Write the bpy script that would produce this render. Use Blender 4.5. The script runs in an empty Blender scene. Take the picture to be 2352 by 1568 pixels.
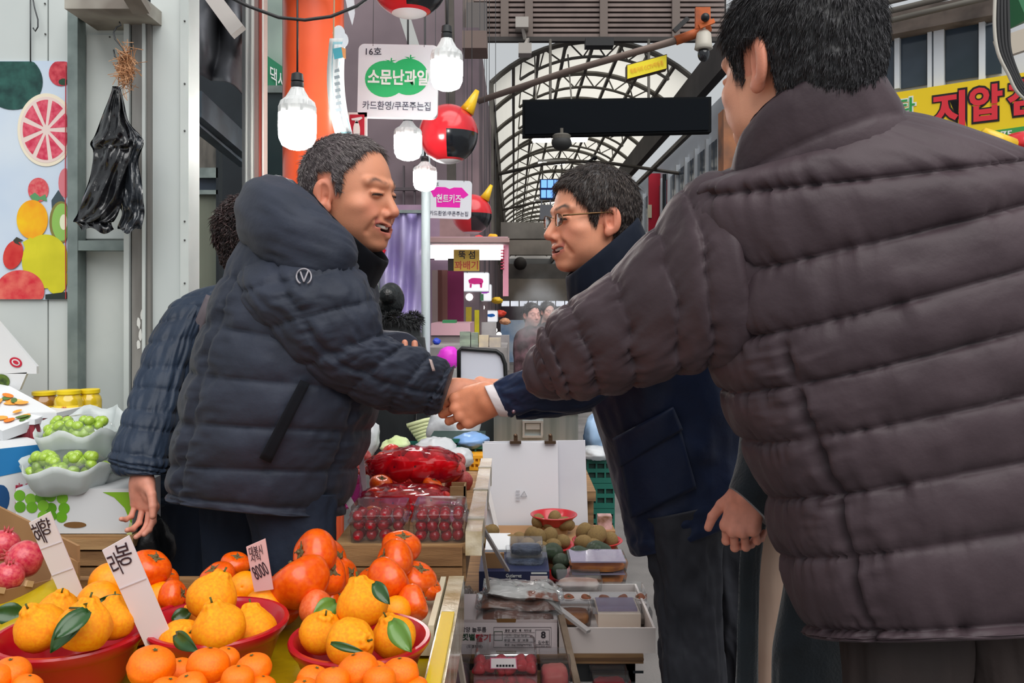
import bpy, bmesh, math, random
import numpy as np
from mathutils import Vector, Matrix, Euler
PI = math.pi
RNG = np.random.default_rng(7)
random.seed(7)
SC = bpy.context.scene
COL = SC.collection
F, CX, CY, CZ = 2000.0, 1180.0, 700.0, 1.38      # focal length in pixels, principal point, camera height

# ------------------------------------------------------------------ camera, light, exposure
cam_d = bpy.data.cameras.new('camera'); cam = bpy.data.objects.new('camera', cam_d); COL.objects.link(cam)
cam.location = (0, 0, CZ); cam.rotation_euler = (PI/2, 0, 0)
cam_d.sensor_fit = 'HORIZONTAL'; cam_d.sensor_width = 36.0; cam_d.lens = 36.0*F/2352
cam_d.shift_x = (1176-CX)/2352; cam_d.shift_y = (CY-784)/2352
cam_d.clip_start = 0.05; cam_d.clip_end = 300
SC.camera = cam
W = bpy.data.worlds.new('world'); SC.world = W; W.use_nodes = True
bg = W.node_tree.nodes['Background']; bg.inputs[0].default_value = (0.93, 0.97, 1.0, 1); bg.inputs[1].default_value = 0.46
SC.view_settings.view_transform = 'Standard'; SC.view_settings.look = 'None'
SC.view_settings.exposure = 0.32; SC.view_settings.gamma = 1.0; SC.view_settings.use_curve_mapping = False
BULB = 34.0          # radiance of the LED bulbs
SC.cycles.max_bounces = 8; SC.cycles.transparent_max_bounces = 16
SC.cycles.caustics_reflective = False; SC.cycles.caustics_refractive = False
SC.cycles.sample_clamp_indirect = 6.0
sun_d = bpy.data.lights.new('sun', 'SUN'); sun_o = bpy.data.objects.new('sun', sun_d); COL.objects.link(sun_o)
sun_d.energy = 2.7; sun_d.angle = 1.15; sun_d.color = (1.0, 0.98, 0.95); sun_o.rotation_euler = (math.radians(34), math.radians(14), 0)

# ------------------------------------------------------------------ helpers
def P(x, y, d): return np.array(((x-CX)/F*d, d, CZ-(y-CY)/F*d))
def DZ(y, z): return (CZ-z)*F/(y-CY)             # depth at which height z shows at image row y
def s2l(c): return c/12.92 if c <= 0.04045 else ((c+0.055)/1.055)**2.4
def rgb(*c):
    if len(c) == 1: c = c[0]
    return tuple(s2l(v/255.0) for v in c)
_M = {}
def mat(name, col=(128,128,128), rough=0.6, metal=0.0, col2=None, nscale=8.0, detail=3.0, bump=0.0, bscale=40.0, trans=0.0, ior=1.45,
        emit=0.0, coat=0.0, sheen=0.0, alpha=1.0, vcol=None, stretch=None, spec=0.5, sss=0.0, translu=0.0, lo=0.35, hi=0.65, bdist=0.01, wave=0.0):
    if name in _M: return _M[name]
    m = bpy.data.materials.new(name); m.use_nodes = True; nt = m.node_tree; N = nt.nodes; L = nt.links
    b = N['Principled BSDF']; c = rgb(col)+(1,)
    b.inputs['Base Color'].default_value = c; b.inputs['Roughness'].default_value = rough; b.inputs['Metallic'].default_value = metal
    b.inputs['Transmission Weight'].default_value = trans; b.inputs['IOR'].default_value = ior; b.inputs['Alpha'].default_value = alpha
    b.inputs['Coat Weight'].default_value = coat; b.inputs['Coat Roughness'].default_value = 0.15; b.inputs['Sheen Weight'].default_value = sheen; b.inputs['Specular IOR Level'].default_value = spec
    if sss: b.inputs['Subsurface Weight'].default_value = sss; b.inputs['Subsurface Radius'].default_value = (0.012,0.005,0.003); b.inputs['Subsurface Scale'].default_value = 0.6
    if emit: b.inputs['Emission Color'].default_value = c; b.inputs['Emission Strength'].default_value = emit
    tc = N.new('ShaderNodeTexCoord'); src = tc.outputs['Object']
    if stretch:
        mp = N.new('ShaderNodeMapping'); mp.inputs['Scale'].default_value = stretch; L.new(src, mp.inputs[0]); src = mp.outputs[0]
    last = None
    if vcol:
        a = N.new('ShaderNodeVertexColor'); a.layer_name = vcol; last = a.outputs[0]
    if col2 is not None:
        n = N.new('ShaderNodeTexNoise'); n.inputs['Scale'].default_value = nscale; n.inputs['Detail'].default_value = detail; L.new(src, n.inputs['Vector'])
        r = N.new('ShaderNodeMapRange'); r.inputs[1].default_value = lo; r.inputs[2].default_value = hi; L.new(n.outputs[0], r.inputs[0])
        x = N.new('ShaderNodeMix'); x.data_type = 'RGBA'; L.new(r.outputs[0], x.inputs[0])
        if last is not None:
            x.blend_type = 'MULTIPLY'; L.new(last, x.inputs[6])
        else: x.inputs[6].default_value = c
        x.inputs[7].default_value = rgb(col2)+(1,); last = x.outputs[2]
    if last is not None: L.new(last, b.inputs['Base Color'])
    if bump:
        n = N.new('ShaderNodeTexNoise'); n.inputs['Scale'].default_value = bscale; n.inputs['Detail'].default_value = 4; L.new(src, n.inputs['Vector'])
        bp = N.new('ShaderNodeBump'); bp.inputs['Strength'].default_value = bump; bp.inputs['Distance'].default_value = bdist; L.new(n.outputs[0], bp.inputs['Height'])
        L.new(bp.outputs[0], b.inputs['Normal'])
    if translu:
        o = N['Material Output']; t = N.new('ShaderNodeBsdfTranslucent'); t.inputs[0].default_value = c; mx = N.new('ShaderNodeMixShader'); mx.inputs[0].default_value = translu
        L.new(b.outputs[0], mx.inputs[1]); L.new(t.outputs[0], mx.inputs[2]); L.new(mx.outputs[0], o.inputs[0])
    _M[name] = m; return m
def clear_mat(name, tint=(240,240,245), film=0.16, rough=0.08):
    """clear plastic film or box: mostly see-through with a thin glossy skin"""
    if name in _M: return _M[name]
    m = bpy.data.materials.new(name); m.use_nodes = True; nt = m.node_tree; N = nt.nodes; L = nt.links
    b = N['Principled BSDF']; b.inputs['Base Color'].default_value = rgb(tint)+(1,); b.inputs['Roughness'].default_value = rough; b.inputs['Coat Weight'].default_value = 0.5
    t = N.new('ShaderNodeBsdfTransparent'); t.inputs[0].default_value = tuple(0.25+0.75*v for v in rgb(tint))+(1,)
    g = N.new('ShaderNodeBsdfGlossy'); g.inputs['Roughness'].default_value = rough; fz = N.new('ShaderNodeFresnel'); fz.inputs[0].default_value = 1.4
    m1 = N.new('ShaderNodeMixShader'); m1.inputs[0].default_value = film; L.new(t.outputs[0], m1.inputs[1]); L.new(b.outputs[0], m1.inputs[2])
    ma = N.new('ShaderNodeMath'); ma.operation = 'MULTIPLY'; ma.inputs[1].default_value = 0.7; L.new(fz.outputs[0], ma.inputs[0])
    mx = N.new('ShaderNodeMixShader'); L.new(ma.outputs[0], mx.inputs[0]); L.new(m1.outputs[0], mx.inputs[1]); L.new(g.outputs[0], mx.inputs[2])
    L.new(mx.outputs[0], N['Material Output'].inputs[0]); _M[name] = m; return m

ORG = {}
def _link(name, me, parent, loc, mats):
    o = bpy.data.objects.new(name, me); COL.objects.link(o)
    for m in (mats if isinstance(mats, (list, tuple)) else [mats]):
        if m is not None: me.materials.append(m)
    if parent is not None: o.parent = parent; ORG[o.name] = ORG.get(parent.name, np.zeros(3))
    else: o.location = loc; ORG[o.name] = np.array(loc, float)
    return o
def obj(name, V, Fc, m, parent=None, smooth=False, mi=None, loc=None, autosmooth=None):
    """one mesh object from world-space vertices; its origin goes to the thing's base"""
    V = np.asarray(V, float).reshape(-1, 3)
    if parent is not None: org = ORG.get(parent.name, np.zeros(3))
    else:
        if loc is None:
            lo, hi = V.min(0), V.max(0); loc = ((lo[0]+hi[0])/2, (lo[1]+hi[1])/2, lo[2])
        org = np.array(loc, float)
    me = bpy.data.meshes.new(name); me.from_pydata((V-org).tolist(), [], [list(map(int, f)) for f in Fc])
    if mi is not None: me.polygons.foreach_set('material_index', np.asarray(mi, dtype=np.int32))
    if smooth: me.polygons.foreach_set('use_smooth', np.ones(len(me.polygons), bool))
    o = _link(name, me, parent, org, m)
    if autosmooth is not None:
        me.polygons.foreach_set('use_smooth', np.ones(len(me.polygons), bool)); me.set_sharp_from_angle(angle=math.radians(autosmooth))
    me.update(); return o
def big(name, V, Q, m, parent=None, smooth=True, vcol=None, loc=None):
    """fast path for large quad / triangle arrays"""
    V = np.asarray(V, np.float64); Q = np.asarray(Q, np.int32); k = Q.shape[1]
    org = ORG.get(parent.name, np.zeros(3)) if parent is not None else (np.array(loc, float) if loc is not None else np.array(((V[:,0].min()+V[:,0].max())/2, (V[:,1].min()+V[:,1].max())/2, V[:,2].min())))
    me = bpy.data.meshes.new(name); me.vertices.add(len(V)); me.vertices.foreach_set('co', (V-org).astype(np.float32).ravel())
    me.loops.add(Q.size); me.loops.foreach_set('vertex_index', Q.ravel()); me.polygons.add(len(Q))
    me.polygons.foreach_set('loop_start', np.arange(0, Q.size, k, dtype=np.int32)); me.polygons.foreach_set('use_smooth', np.full(len(Q), smooth))
    if vcol is not None:
        a = me.color_attributes.new('col', 'FLOAT_COLOR', 'POINT'); c = np.ones((len(V), 4), np.float32); c[:, :3] = vcol; a.data.foreach_set('color', c.ravel())
    me.update(calc_edges=True); me.validate()
    return _link(name, me, parent, org, m)
def tag(o, label, cat, group=None, kind=None):
    if label: o['label'] = label
    if cat: o['category'] = cat
    if group: o['group'] = group
    if kind: o['kind'] = kind
    return o
def thing(name, label, cat, loc, group=None, kind=None):
    o = bpy.data.objects.new(name, None); COL.objects.link(o); o.location = loc; o.empty_display_size = 0.05; ORG[o.name] = np.array(loc, float)
    return tag(o, label, cat, group, kind)
def dup(o, loc=None, rot=None, scale=None, label=None, group=None, parent=None):
    c = o.copy(); COL.objects.link(c)
    if parent is not None: c.parent = parent
    for ch in o.children: dup(ch, parent=c)
    if loc is not None: c.location = loc
    if rot is not None: c.rotation_euler = rot
    if scale is not None: c.scale = (scale,)*3 if np.isscalar(scale) else scale
    if label: c['label'] = label
    if group: c['group'] = group
    return c
def struct(o): o['kind'] = 'structure'; return o

# ---- shapes: each returns (verts, faces)
def join(*parts):
    V, Fc, n = [], [], 0
    for v, f in parts:
        v = np.asarray(v, float); V.append(v); Fc += [[i+n for i in q] for q in f]; n += len(v)
    return np.vstack(V), Fc
BOXF = [[0,3,2,1],[4,5,6,7],[0,1,5,4],[1,2,6,5],[2,3,7,6],[3,0,4,7]]
def box(x0, x1, y0, y1, z0, z1):
    return np.array([[x0,y0,z0],[x1,y0,z0],[x1,y1,z0],[x0,y1,z0],[x0,y0,z1],[x1,y0,z1],[x1,y1,z1],[x0,y1,z1]], float), BOXF
def boxpx(x0, y0, x1, y1, d, dep):
    a, b = P(x0, y1, d), P(x1, y0, d); return box(a[0], b[0], d, d+dep, a[2], b[2])
def bar(p, q, w, h=None, up=(0,0,1)):
    """box-section bar from p to q"""
    h = h or w; p, q = np.array(p, float), np.array(q, float); t = (q-p)/np.linalg.norm(q-p); u = np.array(up, float)
    if abs(t@u) > .98: u = np.array((0,1.,0))
    s = np.cross(t, u); s /= np.linalg.norm(s); u = np.cross(s, t)
    V = [c+s*a*w/2+u*b*h/2 for c in (p, q) for a, b in ((-1,-1),(1,-1),(1,1),(-1,1))]
    return np.array(V), [[0,1,2,3],[7,6,5,4],[0,4,5,1],[1,5,6,2],[2,6,7,3],[3,7,4,0]]
def tube(path, r, n=8, cap=True):
    path = np.asarray(path, float); m = len(path); r = np.broadcast_to(np.asarray(r, float), (m,))
    T = np.gradient(path, axis=0); T /= np.linalg.norm(T, axis=1)[:, None]+1e-12
    u = np.array((0,0,1.)) if abs(T[0,2]) < .9 else np.array((0,1.,0)); V = []
    for i in range(m):
        s = np.cross(T[i], u); s /= np.linalg.norm(s)+1e-12; u = np.cross(s, T[i])
        for k in range(n):
            a = 2*PI*k/n; V.append(path[i]+r[i]*(math.cos(a)*s+math.sin(a)*u))
    Fc = [[i*n+k, (i+1)*n+k, (i+1)*n+(k+1)%n, i*n+(k+1)%n] for i in range(m-1) for k in range(n)]
    if cap: Fc += [list(range(n)), list(range(m*n-1, (m-1)*n-1, -1))]
    return np.array(V), Fc
def lathe(prof, n=24, c=(0,0,0), cap0=True, cap1=True):
    V = [(c[0]+r*math.cos(2*PI*k/n), c[1]+r*math.sin(2*PI*k/n), c[2]+z) for r, z in prof for k in range(n)]; m = len(prof)
    Fc = [[i*n+k, i*n+(k+1)%n, (i+1)*n+(k+1)%n, (i+1)*n+k] for i in range(m-1) for k in range(n)]
    if cap0: Fc.append(list(range(n-1, -1, -1)))
    if cap1: Fc.append(list(range((m-1)*n, m*n)))
    return np.array(V, float), Fc
def ball(c, r, n=16, m=10):
    r = np.broadcast_to(np.asarray(r, float), (3,)); V = [(0,0,-1)]
    for i in range(1, m):
        a = -PI/2+PI*i/m
        V += [(math.cos(a)*math.cos(2*PI*k/n), math.cos(a)*math.sin(2*PI*k/n), math.sin(a)) for k in range(n)]
    V.append((0,0,1)); Fc = [[0, 1+(k+1)%n, 1+k] for k in range(n)]
    for i in range(m-2): Fc += [[1+i*n+k, 1+i*n+(k+1)%n, 1+(i+1)*n+(k+1)%n, 1+(i+1)*n+k] for k in range(n)]
    e = len(V)-1; Fc += [[e, 1+(m-2)*n+k, 1+(m-2)*n+(k+1)%n] for k in range(n)]
    return np.array(V)*r+np.array(c, float), Fc
def prism(poly, o, R, U, t):
    """2-D polygon in the plane (R right, U up) at o, thickness t away from the viewer of its face"""
    o, R, U = (np.array(a, float) for a in (o, R, U)); Nn = np.cross(R, U); n = len(poly)
    A = np.array([o+R*x+U*y for x, y in poly]); V = np.vstack([A, A-Nn*t])
    ar = sum(poly[i][0]*poly[(i+1)%n][1]-poly[(i+1)%n][0]*poly[i][1] for i in range(n)); idx = list(range(n))
    if ar < 0: idx = idx[::-1]
    Fc = [idx, [i+n for i in idx[::-1]]]+[[idx[i], idx[i]+n, idx[(i+1)%n]+n, idx[(i+1)%n]] for i in range(n)]
    return V, Fc
def rrect(w, h, r, n=5):
    out = []
    for cx, cy, a0 in ((w/2-r, h/2-r, 0), (-w/2+r, h/2-r, PI/2), (-w/2+r, -h/2+r, PI), (w/2-r, -h/2+r, 1.5*PI)):
        out += [(cx+r*math.cos(a0+PI/2*k/n), cy+r*math.sin(a0+PI/2*k/n)) for k in range(n+1)]
    return out
def ell(cx, cy, rx, ry, n=28, a=0.0, wob=0.0, seed=0):
    r = random.Random(seed); ca, sa = math.cos(a), math.sin(a); o = []
    for k in range(n):
        t = 2*PI*k/n; s = 1+wob*(r.random()-.5); x, y = rx*s*math.cos(t), ry*s*math.sin(t); o.append((cx+x*ca-y*sa, cy+x*sa+y*ca))
    return o
def cardpx(pts, d, t=0.004):
    """frontal flat thing of thickness t whose face outline is given in photo pixels at depth d"""
    o = P(CX, CY, d); return prism([((x-CX)/F*d, -(y-CY)/F*d) for x, y in pts], o, (1,0,0), (0,0,1), t)
def grid_quads(nu, nv, wrapu=False, off=0):
    """quads of a (nv rows) x (nu columns) vertex grid"""
    i = np.arange(nv-1)[:, None]; j = np.arange(nu if wrapu else nu-1)[None, :]; j2 = (j+1) % nu
    return (np.stack([i*nu+j, i*nu+j2, (i+1)*nu+j2, (i+1)*nu+j], -1).reshape(-1, 4)+off)
X3, Y3, Z3 = np.eye(3)
def text(body, o, R, U, w=None, h=None, m=None, parent=None, name='lettering', bold=0.0, lift=0.0015, thick=0.0008, align='C', shear=0.0, space=1.0):
    """lettering as a thin raised mesh, fitted to width w and / or height h, centred on o"""
    cu = bpy.data.curves.new('t', 'FONT'); cu.body = body; cu.resolution_u = 3; cu.extrude = 0.02; cu.offset = bold; cu.shear = shear; cu.align_x = 'CENTER'; cu.space_line = 0.85; cu.space_character = space
    ob = bpy.data.objects.new('t', cu); me = bpy.data.meshes.new_from_object(ob); bpy.data.objects.remove(ob); bpy.data.curves.remove(cu)
    V = np.empty(len(me.vertices)*3); me.vertices.foreach_get('co', V); V = V.reshape(-1, 3)
    Fc = [list(p.vertices) for p in me.polygons]; bpy.data.meshes.remove(me)
    if not len(V): return None
    lo, hi = V.min(0), V.max(0); sx = w/(hi[0]-lo[0]) if w else None; sy = h/(hi[1]-lo[1]) if h else None
    sx = sx or sy; sy = sy or sx; c = (lo+hi)/2
    R, U, o = (np.array(a, float) for a in (R, U, o)); Nn = np.cross(R, U)
    A = o+(V[:, :1]-c[0])*sx*R+(V[:, 1:2]-c[1])*sy*U+((V[:, 2:3]-lo[2])/(hi[2]-lo[2])*thick+lift)*Nn
    return obj(name, A, Fc, m, parent)

# ---- vectorised value noise
def _hash(ix, iy, iz, s):
    h = (ix.astype(np.int64)*374761393+iy.astype(np.int64)*668265263+iz.astype(np.int64)*2147483647+s*1274126177) & 0xffffffff
    h = ((h ^ (h >> 13))*1274126177) & 0xffffffff; return ((h ^ (h >> 16)) & 0xffff)/65535.0
def noise(p, s=0):
    p = np.asarray(p, float); i = np.floor(p).astype(np.int64); f = p-i; f = f*f*(3-2*f); r = 0
    for dx in (0, 1):
        for dy in (0, 1):
            for dz in (0, 1):
                r = r+_hash(i[..., 0]+dx, i[..., 1]+dy, i[..., 2]+dz, s)*(f[..., 0] if dx else 1-f[..., 0])*(f[..., 1] if dy else 1-f[..., 1])*(f[..., 2] if dz else 1-f[..., 2])
    return r*2-1
def fbm(p, s=0, o=3):
    r = 0; a = 1.0; p = np.asarray(p, float)
    for k in range(o): r = r+a*noise(p*2**k+k*17.3, s+k); a *= .5
    return r

# ---- implicit surfaces: smooth unions of simple bodies, meshed with surface nets
class SDF:
    def __init__(s, lo, hi, h):
        s.lo = np.array(lo, float); s.h = h; s.n = np.ceil((np.array(hi, float)-s.lo)/h).astype(int)+1
        g = [(s.lo[k]+h*np.arange(s.n[k])).astype(np.float32) for k in range(3)]
        s.p = np.stack(np.meshgrid(*g, indexing='ij'), -1); s.f = np.full(s.n, 1.0, np.float32)
    def _sub(s, lo, hi):
        i0 = np.clip(np.floor((np.array(lo)-.034-s.lo)/s.h).astype(int), 0, s.n-1); i1 = np.clip(np.ceil((np.array(hi)+.034-s.lo)/s.h).astype(int)+1, 1, s.n); return tuple(slice(a, max(b, a+1)) for a, b in zip(i0, i1))
    def ell(s, c, r, R=None):
        c = np.array(c, np.float32); r = np.broadcast_to(np.array(r, np.float32), (3,)); e = r.max() if R is not None else r; sl = s._sub(c-e, c+e); q = s.p[sl]-c
        if R is not None: q = q@np.array(R, np.float32)
        a = np.sqrt(((q/r)**2).sum(-1)); b = np.sqrt(((q/r**2)**2).sum(-1))+1e-9; return sl, a*(a-1)/b
    def cap(s, a, b, ra, rb=None):
        rb = ra if rb is None else rb; a = np.array(a, np.float32); b = np.array(b, np.float32); m = max(ra, rb); sl = s._sub(np.minimum(a, b)-m, np.maximum(a, b)+m); d = b-a; q = s.p[sl]-a
        t = np.clip((q@d)/(d@d+1e-12), 0, 1); return sl, np.sqrt(((q-t[..., None]*d)**2).sum(-1))-(ra+(rb-ra)*t)
    def add(s, g, k=0.01): sl, g = g; f = s.f[sl]; h = np.clip(.5+.5*(f-g)/k, 0, 1); s.f[sl] = f*(1-h)+g*h-k*h*(1-h)
    def sub(s, g, k=0.01): sl, g = g; f = s.f[sl]; h = np.clip(.5-.5*(f+g)/k, 0, 1); s.f[sl] = f*(1-h)-g*h+k*h*(1-h)
    def cut(s, g, k=0.005): h = np.clip(.5-.5*(s.f-g)/k, 0, 1); s.f = s.f*(1-h)+g*h+k*h*(1-h)
    def mesh(s):
        f = s.f; n = s.n; ins = f < 0; nc = n-1
        cs = lambda a, b, c: ins[a:a+nc[0], b:b+nc[1], c:c+nc[2]]
        cnt = sum(cs(a, b, c).astype(np.int8) for a in (0,1) for b in (0,1) for c in (0,1)); act = (cnt > 0) & (cnt < 8)
        idx = np.argwhere(act); vid = np.full(nc, -1, np.int64); vid[act] = np.arange(len(idx)); S = np.zeros((len(idx), 3)); W_ = np.zeros(len(idx))
        cor = {(a, b, c): f[idx[:, 0]+a, idx[:, 1]+b, idx[:, 2]+c] for a in (0,1) for b in (0,1) for c in (0,1)}
        for ax in range(3):
            for u in (0, 1):
                for v in (0, 1):
                    A = [0,0,0]; A[(ax+1)%3] = u; A[(ax+2)%3] = v; B = list(A); B[ax] = 1
                    fa, fb = cor[tuple(A)], cor[tuple(B)]; m = (fa < 0) != (fb < 0); t = np.where(m, fa/(fa-fb+1e-12), 0)
                    pt = np.tile(np.array(A, float), (len(idx), 1)); pt[:, ax] = t; S += pt*m[:, None]; W_ += m
        V = s.lo+(idx+S/W_[:, None])*s.h; Q = []
        for ax in range(3):
            a1, a2 = (ax+1)%3, (ax+2)%3; sl0 = [slice(None)]*3; sl1 = [slice(None)]*3; sl0[ax] = slice(0, -1); sl1[ax] = slice(1, None)
            x = ins[tuple(sl0)] != ins[tuple(sl1)]; e = np.argwhere(x); e = e[(e[:, a1] > 0) & (e[:, a2] > 0) & (e[:, a1] < n[a1]-1) & (e[:, a2] < n[a2]-1)]
            def vv(da, db): q = e.copy(); q[:, a1] -= da; q[:, a2] -= db; return vid[q[:, 0], q[:, 1], q[:, 2]]
            q = np.stack([vv(1,1), vv(0,1), vv(0,0), vv(1,0)], -1); fl = ~ins[e[:, 0], e[:, 1], e[:, 2]]; q[fl] = q[fl][:, ::-1]; Q.append(q)
        return V, np.vstack(Q)
def rotm(yaw=0, pitch=0, roll=0):
    """local forward +y, up +z, right +x: roll about forward, pitch (nod up +) about right, then yaw about z"""
    return np.array(Matrix.Rotation(yaw, 3, 'Z') @ Matrix.Rotation(pitch, 3, 'X') @ Matrix.Rotation(roll, 3, 'Y'))
# ================================================================== the setting
M_asph = mat('asphalt', (120,116,114), .9, col2=(96,93,92), nscale=3, bump=.25, bscale=120)
M_white = mat('white panel paint', (205,211,209), .42, col2=(190,197,196), nscale=1.6, detail=5)
M_white2 = mat('white panel paint worn', (208,213,210), .5, col2=(182,189,187), nscale=2.2, detail=7)
M_steel = mat('galvanised frame', (134,146,143), .45, .35, col2=(112,124,122), nscale=14)
M_dirty = mat('stained post', (150,148,144), .6, .1, col2=(92,88,84), nscale=9, stretch=(1,1,.25))
M_dark = mat('dark recess', (22,30,36), .6)
M_cable = mat('cable', (40,40,42), .5)
M_rust = mat('old steel', (96,90,84), .7, .2, col2=(66,62,58), nscale=2)
M_rust2 = mat('grey truss steel', (112,108,100), .65, .1, col2=(88,84,78), nscale=2)
M_black = mat('black plastic', (16,17,20), .4)

fl = struct(obj('floor', *box(-6, 9, -2, 100, -.1, 0), M_asph))

# ---- left wall: white sandwich panels in a steel frame, facing the camera
WD = 2.62
wl = thing('wall_left', None, None, P(60, 1000, WD+.05)*np.array((1,1,0)), kind='structure')
def wpx(n, x0, y0, x1, y1, d, dep, m, par=wl): return obj(n, *boxpx(x0, y0, x1, y1, d, dep), m, par)
wpx('panel', -900, -330, 109, 1700, WD, .06, M_white)
wpx('panel', 112, -330, 158, 1700, WD, .06, M_white)
for x0, x1 in ((112, 116), (126, 131), (143, 149)): pass
wpx('panel', 158, -330, 300, 1700, WD+.035, .03, M_white2)
wpx('panel', 176, 80, 284, 548, WD+.028, .01, M_white2)
wpx('panel', 176, 578, 284, 1100, WD+.028, .01, M_white2)
st = wpx('steel_frame', 155, 22, 178, 1700, WD-.03, .05, M_steel)
for a in ((178, 22, 284, 40), (178, 552, 284, 575)): wpx('rail', *a, WD-.028, .045, M_steel)
wpx('stile', 284, 40, 296, 1500, WD-.028, .045, M_white2)
wpx('gap_strip', 296, 40, 303, 1700, WD+.01, .03, M_dark)
wpx('stained_post', 303, 5, 343, 1700, WD-.02, .07, M_dirty)
wpx('post_bead', 326, 5, 333, 1700, WD-.03, .02, M_white2)
wpx('edge_strip', 338, 15, 346, 1700, WD-.025, .05, mat('edge strip', (120,118,114), .6))
wpx('corner_panel', 346, -330, 418, 1700, WD-.01, .07, M_white)
wpx('corner_trim', 414, -330, 433, 1700, WD-.022, .09, M_white2)
for y in (50, 200, 300, 500, 562, 660):
    for x in (424,): obj('screw', *ball(P(x, y+random.randint(-12, 12), WD-.024), .0028, 8, 6), mat('screw head', (84,84,84), .4, .8), wl)
for x, y in ((103, 8), (104, 78), (335, 562), (252, 85), (290, 565)): obj('screw', *ball(P(x, y, WD-.003), .0028, 8, 6), mat('screw head'), wl)
for y in (720, 742, 768, 790): obj('paint_splash', *cardpx(ell(322+random.randint(-4, 4), y, 4, 12, 9, wob=.6, seed=y), WD-.0215, .001), mat('paint fleck', (214,214,210), .7), wl)
# little roof cap over the frame
cap = tag(obj('roof_cap_board', *join(boxpx(148, -14, 322, 20, WD-.16, .2), bar(P(300, -16, WD-.2), P(326, 26, WD-.14), .05, .02)), mat('cap board', (172,168,158), .7, col2=(120,112,104), nscale=6)), 'grey capping board over the white frame', 'board')
# wires with hooks
def wire(name, pts, r, m, label, cat='wire', group=None, par=None): 
    o = obj(name, *tube(np.array([P(*p) for p in pts]), r, 6), m, par, smooth=True)
    return tag(o, label, cat, group) if label else o
M_wire = mat('wire', (74,76,78), .4, .8)
wire('wire', [(70, -10, WD-.012), (70, 60, WD-.012), (70, 141, WD-.01)], .0022, M_wire, 'straight dark wire holding up the fruit poster')
wire('wire_hook', [(74, -10, WD-.015), (80, 20, WD-.02), (87, 45, WD-.02), (87, 62, WD-.02), (81, 72, WD-.02), (76, 64, WD-.02)], .0022, M_wire, 'bent wire hook hanging above the poster')

# ---- alley behind the left wall: dark, with a tarpaulin, a beam and a door
al = struct(obj('wall_alley', *join(boxpx(330, -400, 660, 1500, 5.6, .1)), mat('alley wall', (34,42,48), .8, col2=(24,30,36), nscale=3)))
aw = obj('awning_beam', *join(bar(P(432, 238, 3.3), P(562, 350, 4.2), .10, .10), bar(P(432, 262, 3.32), P(560, 372, 4.22), .04, .05)), mat('awning metal', (70,86,98), .5, .3, col2=(50,62,72), nscale=7)); tag(aw, 'sloping blue-grey awning rail in the dark alley', 'rail')
def cloth_px(pts_rows, d, amp=.03, n=3):
    pass
# hanging tarpaulin: a folded sheet with a drooping lower edge
u = np.linspace(0, 1, 30); v = np.linspace(0, 1, 24); U_, V_ = np.meshgrid(u, v)
tx = 436+U_*124; tyb = 150+20*np.sin(U_*5)+95*U_**2; ty = -90+V_*(tyb+90); td = 3.5+.10*np.sin(U_*11+V_*3)+.06*np.sin(V_*9-U_*7)
tv = np.stack([(tx-CX)/F*td, td, CZ-(ty-CY)/F*td], -1).reshape(-1, 3)
to = big('tarpaulin', tv, grid_quads(30, 24), mat('grey tarpaulin', (96,98,104), .6, col2=(70,72,78), nscale=5)); mo = to.modifiers.new('s', 'SOLIDIFY'); mo.thickness = .006
tag(to, 'grey tarpaulin drooping in the alley beside the white wall', 'tarpaulin')
tb = obj('tilted_board', *bar(P(478, -20, 3.3), P(548, 74, 3.1), .055, .02, up=(0,-1,0)), mat('pale board', (176,170,166), .7)); tag(tb, 'pale tilted batten at the top of the alley', 'board')
ad = thing('door_1', None, None, P(465, 1300, 4.6)*np.array((1,1,0)), kind='structure')
obj('door_leaf', *boxpx(436, 440, 496, 1300, 4.6, .05), mat('olive door', (112,118,104), .5, col2=(98,104,92), nscale=2, stretch=(6,6,.5)), ad)
obj('door_head', *join(boxpx(432, 385, 500, 408, 4.57, .06), boxpx(432, 436, 500, 446, 4.57, .06)), M_steel, ad)
obj('transom_pane', *boxpx(436, 408, 496, 436, 4.6, .03), mat('dark pane', (58,66,78), .15), ad)
obj('door_jamb', *boxpx(496, 300, 502, 1300, 4.57, .06), M_dark, ad)
obj('wall_patch', *boxpx(432, 300, 496, 385, 4.62, .03), mat('alley plaster', (104,100,94), .8, col2=(80,78,74), nscale=12, stretch=(3,3,.6)), ad)
for y in (515, 640): obj('hinge', *boxpx(434, y, 440, y+14, 4.55, .03), M_white2, ad)
# ribbed metal post with a red stripe
rp = thing('ribbed_post', 'pale ribbed metal post with a red stripe beside the orange column', 'post', P(583, 1300, 3.35)*np.array((1,1,0)))
rp.location.z = 0; ORG[rp.name] = np.array(rp.location)
for k, (x0, x1, c) in enumerate(((556, 562, (70,72,74)), (562, 571, (190,192,190)), (571, 575, (110,110,110)), (575, 584, (206,206,202)), (584, 593, (120,98,94)), (593, 602, (150,66,56)), (602, 606, (200,196,190)))):
    obj('rib', *boxpx(x0, -330, x1, 1960/3.35+940, 3.35+(k % 2)*.012, .05), mat('post rib %d' % k, c, .4, .2), rp)
gs = obj('shop_sign_board', *prism([(-.16,.146),(.16,-.08),(.16,-.29),(-.16,-.022)], P(626, 150, 4.95), X3, Z3, .06), mat('green sign', (28,120,84), .5)); tag(gs, 'dark green slanted shop sign behind the orange column', 'sign')
text('들 댁사', P(626, 150, 4.94)+np.array((.0,0,-.055)), (.85,0,-.52), Z3, .18, .095, mat('white lettering', (222,226,224), .5), gs, bold=.01)
struct(obj('wall_back_left', *boxpx(600, -400, 668, 1400, 5.0, .1), mat('pale green wall', (150,168,158), .7, col2=(100,112,110), nscale=2)))
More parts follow.
